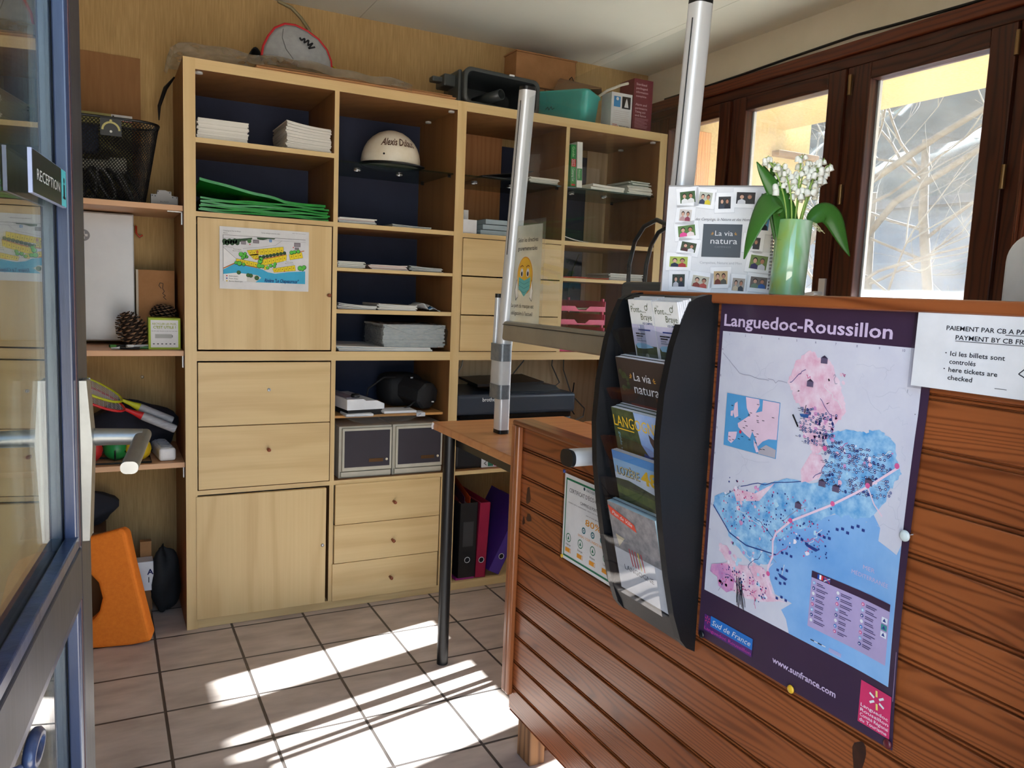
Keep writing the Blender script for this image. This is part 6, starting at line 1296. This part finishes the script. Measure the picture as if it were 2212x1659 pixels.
def deco_pont(m, f_, w_, L_):
    m.rect(f_, 0, L_-.050, w_, L_, .0003, ink((230, 230, 228))); m.rect(f_, 0, L_-.085, w_, L_-.045, .0004, LAV)
    OL = ink((84, 92, 60)); s = w_/.071
    m.text('Le', f_, .012*s, L_-.010, .006, OL, .0008); m.text('Pont', f_, .006*s, L_-.0225, .0165, OL, .0008, width=.026*s); m.text('de', f_, .033*s, L_-.022, .006, OL, .0008)
    m.text('...', f_, .040*s, L_-.0225, .016, OL, .0008, width=.011*s); m.text('Braye', f_, .034*s, L_-.036, .0165, OL, .0008, width=.033*s)
    m.ring(f_, .053*s, L_-.014, .0035, .0048, .0008, OL, 14); m.ngon(f_, [(.055*s, L_-.012), (.060*s, L_-.004), (.058*s, L_-.011)], .0008, OL)
    m.text('VOS CAMPING', f_, .036*s, L_-.0445, .0055, DBL, .0008, width=.030*s, bold=.02)
    for k, (a, b, c) in enumerate(((.02, .046, .056), (.010, .036, .0635), (.011, .026, .068), (.011, .020, .0725), (.011, .036, .0765))): m.rect(f_, a*s, L_-c, (a+b*.8)*s, L_-c+.0025, .0008, (DBL, INKB, INKB, GYL, GYL)[k])
    m.rect(f_, .004, 0, w_-.002, L_-.084, .0006, PHOTO_D); m.ngon(f_, [(.005, L_-.084), (.012, L_-.080), (.03, L_-.0795), (.045, L_-.082), (w_-.01, L_-.086), (.03, L_-.09), (.01, L_-.09)], .0009, ink((150, 196, 226)))
    m.disc(f_, w_*.5, L_-.110, .010, .0009, PHOTO_S, 12); m.disc(f_, w_*.53, L_-.103, .005, .0011, ink((196, 190, 170)), 8); m.rect(f_, .004, L_-.128, w_-.002, L_-.123, .0009, PHOTO_S)
    m.rect(f_, .006, L_-.143, w_*.62, L_-.130, .0009, ink((96, 86, 110))); m.rect(f_, w_*.66, L_-.150, w_*.88, L_-.128, .0009, ink((196, 84, 70))); 
    for k in range(3): m.ngon(f_, [(w_*.25+k*.008, L_-.150), (w_*.25+k*.008+.007, L_-.150), (w_*.25+k*.008+.0035, L_-.1455)], .0009, ink((170, 40, 40)))
leaflets(7, -1.616, -1.684, 1.214, 1.07, .706, .030, deco_pont, 'front camping leaflet of the left pile on the top rack tier', 'leaflets of the left pile, top tier', WHITE)
leaflets(7, -1.687, -1.755, 1.213, 1.07, .7055, .030, deco_pont, 'front camping leaflet of the right pile on the top rack tier', 'leaflets of the right pile, top tier', WHITE)
def rays(m, f_, u, v, r_, sgn, mt, h=.0012):
    for a in (.0, .45, .9): aa = a if sgn > 0 else math.pi-a; m.line(f_, [(u+r_*.4*math.cos(aa), v+r_*.4*math.sin(aa)), (u+r_*math.cos(aa), v+r_*math.sin(aa))], .0016*r_/.010, h, mt)
GOLD = ink((206, 150, 60))
def deco_via(m, f_, w_, L_):
    m.rect(f_, 0, 0, w_, L_, .0003, mat('via_dark_print', (58, 46, 40), .4, noise=(9, (1, 1, 1)), rgb2=(40, 36, 36)))
    for k in range(14): m.disc(f_, rnd(.006, .034), L_-rnd(.025, .06), rnd(.003, .006), .0006, PHOTO_D, 8)
    m.text('La via', f_, .050, L_-.040, .022, WHITE, .0012, width=.050); m.text('natura', f_, .047, L_-.064, .026, WHITE, .0012, width=.072)
    rays(m, f_, .047, L_-.036, .010, -1, GOLD); rays(m, f_, .104, L_-.038, .010, 1, GOLD)
    m.rect(f_, .03, L_-.10, w_, L_-.085, .0008, mat('rust_print', (120, 50, 34), .4)); m.ngon(f_, [(.08, L_-.105), (w_, L_-.10), (w_, L_-.125), (.10, L_-.12)], .0011, PHOTO_G)
leaflets(6, -1.595, -1.738, 1.108, .985, .700, .022, deco_via, 'front dark brown brochure on the second rack tier', 'dark pile on the second rack tier', mat('via_dark_print', (58, 46, 40)))
def deco_lang(m, f_, w_, L_):
    m.rect(f_, 0, 0, w_, L_, .0003, PHOTO_D); SK = mat('photo_sky', (128, 160, 214), .4, noise=(20, (1, 1, 1)), rgb2=(170, 190, 224))
    m.ngon(f_, [(w_*.48, L_), (w_, L_), (w_, L_-.05), (w_*.86, L_-.055), (w_*.84, L_-.075), (w_*.7, L_-.08), (w_*.56, L_-.06)], .0006, SK); m.ngon(f_, [(w_*.5, L_-.115), (w_*.9, L_-.115), (w_*.92, L_-.085), (w_*.6, L_-.075)], .0006, mat('photo_blue_top', (74, 92, 160), .4))
    m.ngon(f_, [(w_*.74, L_-.035), (w_*.92, L_-.05), (w_, L_-.085), (w_*.86, L_-.07), (w_*.76, L_-.05)], .0008, ink((84, 64, 60))); m.ngon(f_, [(w_*.84, L_-.05), (w_, L_-.045), (w_, L_-.075), (w_*.9, L_-.065)], .001, ink((216, 210, 222)))
    YL = ink((236, 190, 50)); m.text('LANGOGNE', f_, .004, L_-.034, .030, YL, .0013, width=w_*.93); m.rect(f_, .012, L_-.040, w_*.45, L_-.038, .0012, YL)
    m.text('guide touristique', F(f_.p(.014, L_-.046, 0), -f_.v, f_.u), 0, 0, .010, ink((150, 190, 200)), .0012, width=.085); m.disc(f_, w_*.5, L_-.088, .008, .0009, ink((170, 80, 60)), 10)
leaflets(9, -1.595, -1.738, 1.014, .885, .697, .030, deco_lang, 'front green and blue town guide on the third rack tier', 'town guide pile on the third rack tier', PHOTO_D)
def deco_loz(m, f_, w_, L_):
    m.rect(f_, 0, 0, w_, L_, .0003, PHOTO_D); m.rect(f_, 0, L_-.016, w_, L_, .0006, ink((92, 156, 220))); m.rect(f_, 0, L_-.046, w_, L_-.014, .0005, ink((160, 196, 230))); m.ngon(f_, [(0, L_-.044), (0, L_-.056), (w_*.3, L_-.053), (w_, L_-.066), (w_, L_-.04)], .0008, ink((222, 226, 236)))
    m.ngon(f_, [(0, L_-.07), (w_, L_-.075), (w_, L_-.095), (0, L_-.085)], .0008, PHOTO_S); m.text('LOZÈRE', f_, .010, L_-.046, .024, INKB, .0011, width=.070, bold=.02); m.text('LOZÈRE', f_, .009, L_-.0455, .024, ink((226, 206, 150)), .0014, width=.070); m.text('48', f_, .084, L_-.048, .036, ink((240, 190, 40)), .0014, width=.050, bold=.03)
    m.rect(f_, 0, 0, w_, L_-.112, .0009, ink((52, 86, 140))); m.text('CHAMBRES', f_, .015, L_-.113, .010, ink((80, 120, 190)), .0012, width=.06)
leaflets(3, -1.600, -1.738, .934, .80, .700, .012, deco_loz, 'front brochure with large yellow number on the fourth rack tier', 'pile on the fourth rack tier', mat('sky_cover', (92, 156, 220), .4))
def deco_plan(m, f_, w_, L_):
    m.rect(f_, 0, 0, w_, L_, .0003, PHOTO_G); m.ngon(f_, [(0, L_-.008), (.006, L_-.026), (.085, L_-.042), (.080, L_-.028), (.06, L_-.022)], .0008, ink((216, 76, 52))); m.text('Plan de Ville', F(f_.p(.012, L_-.023, 0), f_.u-f_.v*.19, f_.v+f_.u*.19), 0, 0, .011, WHITE, .0012, width=.062, shear=.2)
    m.rect(f_, 0, 0, w_, L_-.095, .0006, mat('pale_cover_print', (206, 206, 212), .4)); m.text('LANGOGNE', f_, .025, L_-.135, .015, ink((60, 60, 70)), .001, width=.09)
    for k, c in enumerate(((196, 50, 60), (196, 50, 60), (196, 50, 60), (230, 190, 60), (196, 50, 60))): m.line(f_, [(.055+k*.009, L_-.120), (.05+k*.009, L_-.085)], .003, .001, ink(c))
    m.ngon(f_, [(.012, L_-.065), (.04, L_-.068), (.018, L_-.09)], .0009, ink((206, 190, 160)))
leaflets(5, -1.592, -1.738, .834, .655, .702, .020, deco_plan, 'front town map leaflet with a red banner on the lowest rack tier', 'town map pile on the lowest rack tier', PHOTO_G, mat('map_fold_edges', (176, 200, 206), .6))
# ================================================================ ON THE HIGH COUNTER TOP
ZC = 1.2325
A_, B_ = Vector((.832, -1.556, ZC)), Vector((.978, -1.694, ZC)); ud = (B_-A_); CW = ud.length; ud.normalize(); CH = .2065
nrm = ud.cross(Z); back = -nrm
tilt = Vector((0, 0, 1))*math.cos(.10)+back*math.sin(.10)
caf = F(A_, ud, tilt)
ca = thing('desk_calendar', 'white spiral-bound calendar covered with small couple photos', 'calendar', A_.lerp(B_, .5))
m = MB(); CALW = mat('calendar_page', (232, 232, 234), .5)
m.rect(caf, 0, 0, CW, CH, 0, CALW); m.rect(caf, .002, .002, CW-.002, CH-.002, -.002, PAPER)
SX = CW/1030; SY = CH/1030
def cpt_(x, y): return ((x-100)/1060*CW*.985, CH-(y-335)/1030*CH)
SK1, SK2, HR1, HR2 = ink((214, 170, 146)), ink((190, 136, 110)), ink((52, 36, 30)), ink((96, 84, 76))
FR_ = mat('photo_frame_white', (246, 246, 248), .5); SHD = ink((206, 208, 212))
PH = [(300, 450, 150, 110, -7, (70, 100, 60), (236, 236, 236), (230, 230, 228)), (480, 460, 130, 115, 6, (186, 190, 176), (60, 66, 90), (220, 200, 60)), (675, 500, 120, 115, -2, (60, 60, 60), (60, 66, 80), (40, 40, 50)), (880, 455, 180, 110, 1, (60, 56, 56), (226, 226, 230), (60, 60, 60)), (1090, 490, 150, 130, 14, (96, 104, 90), (40, 44, 52), (70, 70, 80)),
      (290, 625, 120, 110, 3, (214, 206, 200), (190, 150, 150), (150, 70, 90)), (315, 775, 170, 105, -8, (96, 130, 70), (226, 80, 150), (236, 220, 220)), (345, 930, 150, 90, 9, (70, 84, 60), (80, 50, 50), (226, 226, 232)), (255, 1075, 180, 100, 0, (176, 190, 90), (40, 50, 70), (180, 60, 60)), (268, 1255, 125, 120, -2, (60, 70, 60), (200, 200, 206), (50, 54, 70)), (490, 1260, 165, 110, 7, (206, 200, 180), (150, 70, 60), (196, 90, 80)),
      (690, 1215, 135, 125, -3, (206, 176, 130), (120, 60, 50), (90, 90, 80)), (870, 1275, 120, 120, 3, (180, 170, 160), (220, 200, 170), (70, 74, 80)), (1065, 1250, 160, 105, 4, (120, 110, 104), (120, 140, 120), (70, 110, 180)), (1050, 1060, 165, 130, 7, (120, 140, 80), (60, 56, 96), (220, 220, 230)), (985, 880, 130, 110, 4, (64, 64, 64), (226, 230, 236), (60, 60, 66)), (1060, 690, 125, 130, 4, (96, 160, 206), (40, 44, 56), (30, 30, 40))]
for x, y, w_, h_, ang, bgc, c1, c2 in PH:
    u, v = cpt_(x, y); s_ = caf.sub(u, v, R(-ang)); hw, hh = w_/1060*CW/2, h_/1030*CH/2
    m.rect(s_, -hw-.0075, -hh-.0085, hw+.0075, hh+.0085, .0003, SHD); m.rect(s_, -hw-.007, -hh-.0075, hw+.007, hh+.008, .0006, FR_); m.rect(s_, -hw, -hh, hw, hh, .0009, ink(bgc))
    for sg_, cc, sk_, hr_ in ((-1, c1, SK1, HR1), (1, c2, SK2, HR2 if x > 800 else HR1)):
        cx = sg_*hw*.42; m.ngon(s_, [(cx-hw*.45, -hh), (cx+hw*.45, -hh), (cx+hw*.4, -hh*.45), (cx, -hh*.15), (cx-hw*.4, -hh*.45)], .0012, ink(cc)); m.disc(s_, cx, hh*.28, hw*.28, .0014, hr_, 10, hh*.42); m.disc(s_, cx, hh*.16, hw*.22, .0017, sk_, 10, hh*.34)
u0, v0 = cpt_(480, 1020); u1, v1 = cpt_(868, 705)
m.rect(caf, u0, v0, u1, v1, .0006, mat('slate_print', (62, 68, 74), .5)); m.text('La via', caf, u0+.023, v0+.041, .014, WHITE, .001, width=.033); m.text('natura', caf, u0+.0155, v0+.0255, .0165, WHITE, .001, width=.0495); m.text('CAMPINGS', caf, u0+.024, v0+.018, .0045, ink((120, 124, 128)), .001, width=.03)
rays(m, caf, u0+.0215, v0+.043, .006, -1, GOLD); rays(m, caf, u0+.0575, v0+.043, .006, 1, GOLD)
ut, vt = cpt_(395, 672); m.text('des Campings, la Nature et des Hommes', caf, ut, vt, .0075, ink((90, 90, 96)), .0008, width=.112, shear=.35); ut, vt = cpt_(470, 1085); m.text('Campsites, Nature and Men', caf, ut, vt, .0065, ink((180, 182, 186)), .0008, width=.078)
m.build('cover_page', ca)
m = MB(); st = F(B_+back*.0, (nrm*-1), Z)
for k in range(30):
    v = .012+k*(CH-.022)/29; c0 = caf.p(CW-.004, v, 0)
    for dz in (-.0011, .0011): m.tube([c0+Z*dz+ud*.004*math.cos(a)+ud*.004+caf.n*.004*math.sin(a) for a in [2*math.pi*i/10 for i in range(11)]], .00055, BLACK, 5, caps=False)
m.build('spiral_binding', ca)
m = MB(); m.add([caf.p(0, CH), caf.p(CW, CH), caf.p(CW, 0)+back*.055, caf.p(0, 0)+back*.055], [(0, 1, 2, 3)], mat('grey_board', (150, 150, 150), .7)); m.build('easel_back', ca, solid=.0015)
# vase with lily of the valley
vz = thing('vase', 'pale green glass cylinder vase holding lily of the valley', 'vase', (.934, -1.778, ZC))
VA = Vector((.934, -1.778, ZC)); lean = Vector((.03, -.015, 1)).normalized(); vr, vh = .0302, .1305
VGL = bpy.data.materials.new('marbled_green_glass'); VGL.use_nodes = True; n = VGL.node_tree.nodes; l = VGL.node_tree.links; b = n['Principled BSDF']
b.inputs['Roughness'].default_value = .06; b.inputs['Coat Weight'].default_value = .6; b.inputs['Specular IOR Level'].default_value = .6; b.inputs['Subsurface Weight'].default_value = .25; b.inputs['Subsurface Scale'].default_value = .01
tc = n.new('ShaderNodeTexCoord'); mp = n.new('ShaderNodeMapping'); mp.inputs['Scale'].default_value = (26, 26, 11); mp.inputs['Rotation'].default_value = (.5, .3, 0); nz = n.new('ShaderNodeTexNoise'); nz.inputs['Scale'].default_value = 1.0; nz.inputs['Distortion'].default_value = .6
cr = n.new('ShaderNodeValToRGB'); l.new(tc.outputs['Object'], mp.inputs[0]); l.new(mp.outputs[0], nz.inputs[0]); l.new(nz.outputs[0], cr.inputs[0])
cr.color_ramp.elements[0].position = .3; cr.color_ramp.elements[0].color = (*lin((150, 176, 84)), 1); cr.color_ramp.elements[1].position = .7; cr.color_ramp.elements[1].color = (*lin((196, 220, 200)), 1); e = cr.color_ramp.elements.new(.5); e.color = (*lin((140, 190, 140)), 1)
l.new(cr.outputs[0], b.inputs['Base Color'])
MB().lathe([(0, .0), (vr*.97, 0), (vr, .002), (vr, vh-.001), (vr-.0008, vh), (vr-.002, vh-.001), (vr-.0022, .006), (0, .006)], VA, VGL, 48, axis=lean).build('body', vz)
MB().lathe([(0, .0), (vr-.0026, 0), (vr-.0026, .001), (0, .001)], VA+Z*.095, thin_glass('water', (220, 236, 224), ior=1.33), 30).build('water', vz)
TOPV = VA+Z*vh
LEAF = bpy.data.materials.new('lily_leaf'); LEAF.use_nodes = True; n = LEAF.node_tree.nodes; l = LEAF.node_tree.links; b = n['Principled BSDF']; b.inputs['Base Color'].default_value = (*lin((62, 118, 42)), 1); b.inputs['Roughness'].default_value = .35
tl = n.new('ShaderNodeBsdfTranslucent'); tl.inputs[0].default_value = (*lin((120, 180, 60)), 1); mx = n.new('ShaderNodeMixShader'); mx.inputs[0].default_value = .3; l.new(b.outputs[0], mx.inputs[1]); l.new(tl.outputs[0], mx.inputs[2]); l.new(mx.outputs[0], n['Material Output'].inputs[0])
wv = n.new('ShaderNodeTexNoise'); wv.inputs['Scale'].default_value = 60; cmx = n.new('ShaderNodeMix'); cmx.data_type = 'RGBA'; cmx.inputs[6].default_value = (*lin((44, 98, 34)), 1); cmx.inputs[7].default_value = (*lin((84, 142, 58)), 1); l.new(wv.outputs[0], cmx.inputs[0]); l.new(cmx.outputs[2], b.inputs['Base Color'])
RV, UV_, FV = _r.copy(), Vector((0, 0, 1)), Vector((_f.x, _f.y, 0)).normalized()
def vp(u, v, d=0.0): return TOPV+RV*u+UV_*v+FV*d        # room-space offsets from the vase mouth: sideways, up, back
def bez(P, t):
    Q = [p.copy() for p in P]
    while len(Q) > 1: Q = [a.lerp(b, t) for a, b in zip(Q, Q[1:])]
    return Q[0]
def leaf_(P, wdt, label, roll=0.0, fold=.25, peak=.5):
    P = [vp(*p) for p in P]; m = MB(); wdt *= 1.45
    def fn(u, v):
        c = bez(P, v); t = (bez(P, min(1, v+.01))-bez(P, max(0, v-.01))).normalized(); s_ = t.cross(FV).normalized(); s_ = Quaternion(t, roll+.5*math.sin(v*2)) @ s_; nn = s_.cross(t)
        wv_ = wdt*(.22 if v < .02 else 1)*max(.02, (math.sin(math.pi*min(1, v**(.9 if peak < .5 else .75)*.94+.06))))**.8; q = (u-.5)*2
        return c+s_*wv_*q*.5+nn*fold*wv_*abs(q)**1.6*.5
    m.grid(fn, 8, 26, LEAF); return tag(m.build('lily_leaf', solid=.0007), label, 'leaf')
leaf_([(-.012, -.05, 0), (-.010, .025, 0), (-.030, .060, -.01), (-.055, .050, -.02), (-.078, -.015, -.03), (-.088, -.068, -.03)], .040, 'broad dark leaf arching down to the left over the calendar', .5, .15)
leaf_([(-.010, -.05, .01), (-.012, .03, .01), (-.022, .06, .015), (-.040, .085, .02), (-.052, .098, .02)], .036, 'upright dark leaf left of the white bells', .35, .35)
leaf_([(-.005, -.05, .005), (.002, .01, .0), (-.018, .045, .0), (-.050, .070, .0), (-.070, .100, .0)], .026, 'leaf with a twisted tip above the arching one', -.4, .4)
leaf_([(-.006, -.05, .02), (-.016, .03, .02), (-.03, .075, .025), (-.034, .105, .03)], .022, 'dark leaf standing behind the other left leaves', .2, .3)
leaf_([(.028, -.004, 0), (.048, .022, 0), (.072, .030, 0), (.076, -.002, 0), (.088, -.03, 0), (.106, -.062, 0)], .026, 'leaf bending over the right side of the vase', -.5, .35)
STEMG = mat('pale_green_stem', (150, 184, 84), .5); BELLW = mat('white_petal', (244, 244, 232), .5); 
bell_proto = MB().lathe([(.0004, .006), (.0026, .0052), (.0042, .0028), (.0046, .0), (.0044, -.0026), (.0050, -.0042), (.0040, -.0036), (.0036, -.001), (.0030, .002), (.0, .004)], (0, 0, 0), BELLW, 10)
bell_me = None
SPR = [(-.060, .138, .0, -.03), (-.045, .132, .01, -.02), (-.032, .118, -.01, -.02), (.004, .142, .0, .0), (.018, .128, .012, .01), (.042, .132, -.005, .03), (.058, .122, .005, .04), (.034, .112, -.012, .02), (.050, .108, .012, .03)]
rl = random.Random(11); SPR = [(a*.86+.002, b*.80, c, d) for a, b, c, d in SPR]
for k, (u, v, d, bend) in enumerate(SPR):
    lab = ('sprig of white bells reaching furthest left', 'second sprig of white bells from the left', 'third sprig of white bells from the left', 'tallest central sprig of white bells', 'sprig of white bells just right of the tallest', 'sprig of white bells right of centre with many open bells', 'sprig of white bells reaching furthest right', 'short sprig of white bells right of the middle', 'low sprig of white bells at the right back')[k]
    t = thing('lily_sprig', lab, 'flower', vp(u*.1, -.04, d)); P = [vp(u*.12, -.09, d*.5), vp(u*.16+.006, .02, d*.6), vp(u*.5+.004, v*.62, d), vp(u*.92, v*.92, d), vp(u*1.05+.004*(1 if u > 0 else -1), v*.97, d)]
    m = MB(); m.tube([bez(P, i/16) for i in range(17)], [.0015]*10+[.0012]*4+[.0008]*3, STEMG, 6)
    spots = []
    for j in range(13):
        tt = .46+.042*j; c = bez(P, tt); a = rl.uniform(0, 6.28); rr_ = rl.uniform(.008, .014)*(1.1-.4*j/13); e = c+Vector((math.cos(a)*rr_, math.sin(a)*rr_, .003)); m.tube([c, c.lerp(e, .6)+Z*.003, e], .00045, STEMG, 4); spots.append((e-Z*.005, rl.uniform(.95, 1.25)*(1.05-.3*j/13)))
    m.build('stem', t)
    for p, s_ in spots:
        if bell_me is None:
            o = bell_proto.build('bell', t); bell_me = o.data; o.location = p-t.location
            off = t.location
            for vv in bell_me.vertices: vv.co += off
        else:
            o = bpy.data.objects.new('bell', bell_me); COL.objects.link(o); o.parent = t; o.location = p-t.location
        o.scale = (s_, s_, s_); o.rotation_euler = (rl.uniform(-.35, .35), rl.uniform(-.35, .35), 0)
rt = MB()
for k in range(7): rt.tube([vp(.026, .0, -.004), vp(.034+rl.uniform(0, .006), -.006-.003*k*.5, -.01), vp(.040+rl.uniform(0, .014), -.012-rl.uniform(0, .012), -.012)], .0006, mat('pale_root', (196, 190, 140), .7), 4)
for k in range(5): rt.tube([vp(-.026, .002, -.004), vp(-.030-rl.uniform(0, .006), .008, -.008), vp(-.026-rl.uniform(0, .012), .012+rl.uniform(-.006, .006), -.012)], .0009, mat('brown_root', (110, 84, 60), .8), 4)
tag(rt.build('lily_roots'), 'thin dry roots hanging over the rim of the vase', 'roots')
# rounded translucent panel at the right edge
rp_ = MB(); fpx = lambda p, dpt: None
FROST = mat('frosted_acrylic', (236, 234, 226), .35, noise=(10, (1, 1, 1)), rgb2=(214, 211, 200)); FROST.node_tree.nodes['Principled BSDF'].inputs['Alpha'].default_value = .82
cc = Vector((1.087, -2.065, ZC)); uu = Vector((_r.x, _r.y, 0)).normalized(); ff = F(cc, uu, Z)
pts = [(0, 0), (.16, 0), (.16, .105)]+[(.045+.045*math.cos(a)*-1*-1, .060+.045*math.sin(a)) for a in [math.pi/2+math.pi/2*k/8 for k in range(9)]]
pts = [(0, 0), (.16, 0), (.16, .108), (.045, .108)]+[(.045+.045*math.cos(a), .063+.045*math.sin(a)) for a in [math.pi/2+math.pi/2*k/8 for k in range(1, 9)]]
rp_.prism(pts, ff, -.002, .002, FROST)
tag(rp_.build('acrylic_panel'), 'rounded frosted acrylic panel standing at the right end of the counter', 'panel')
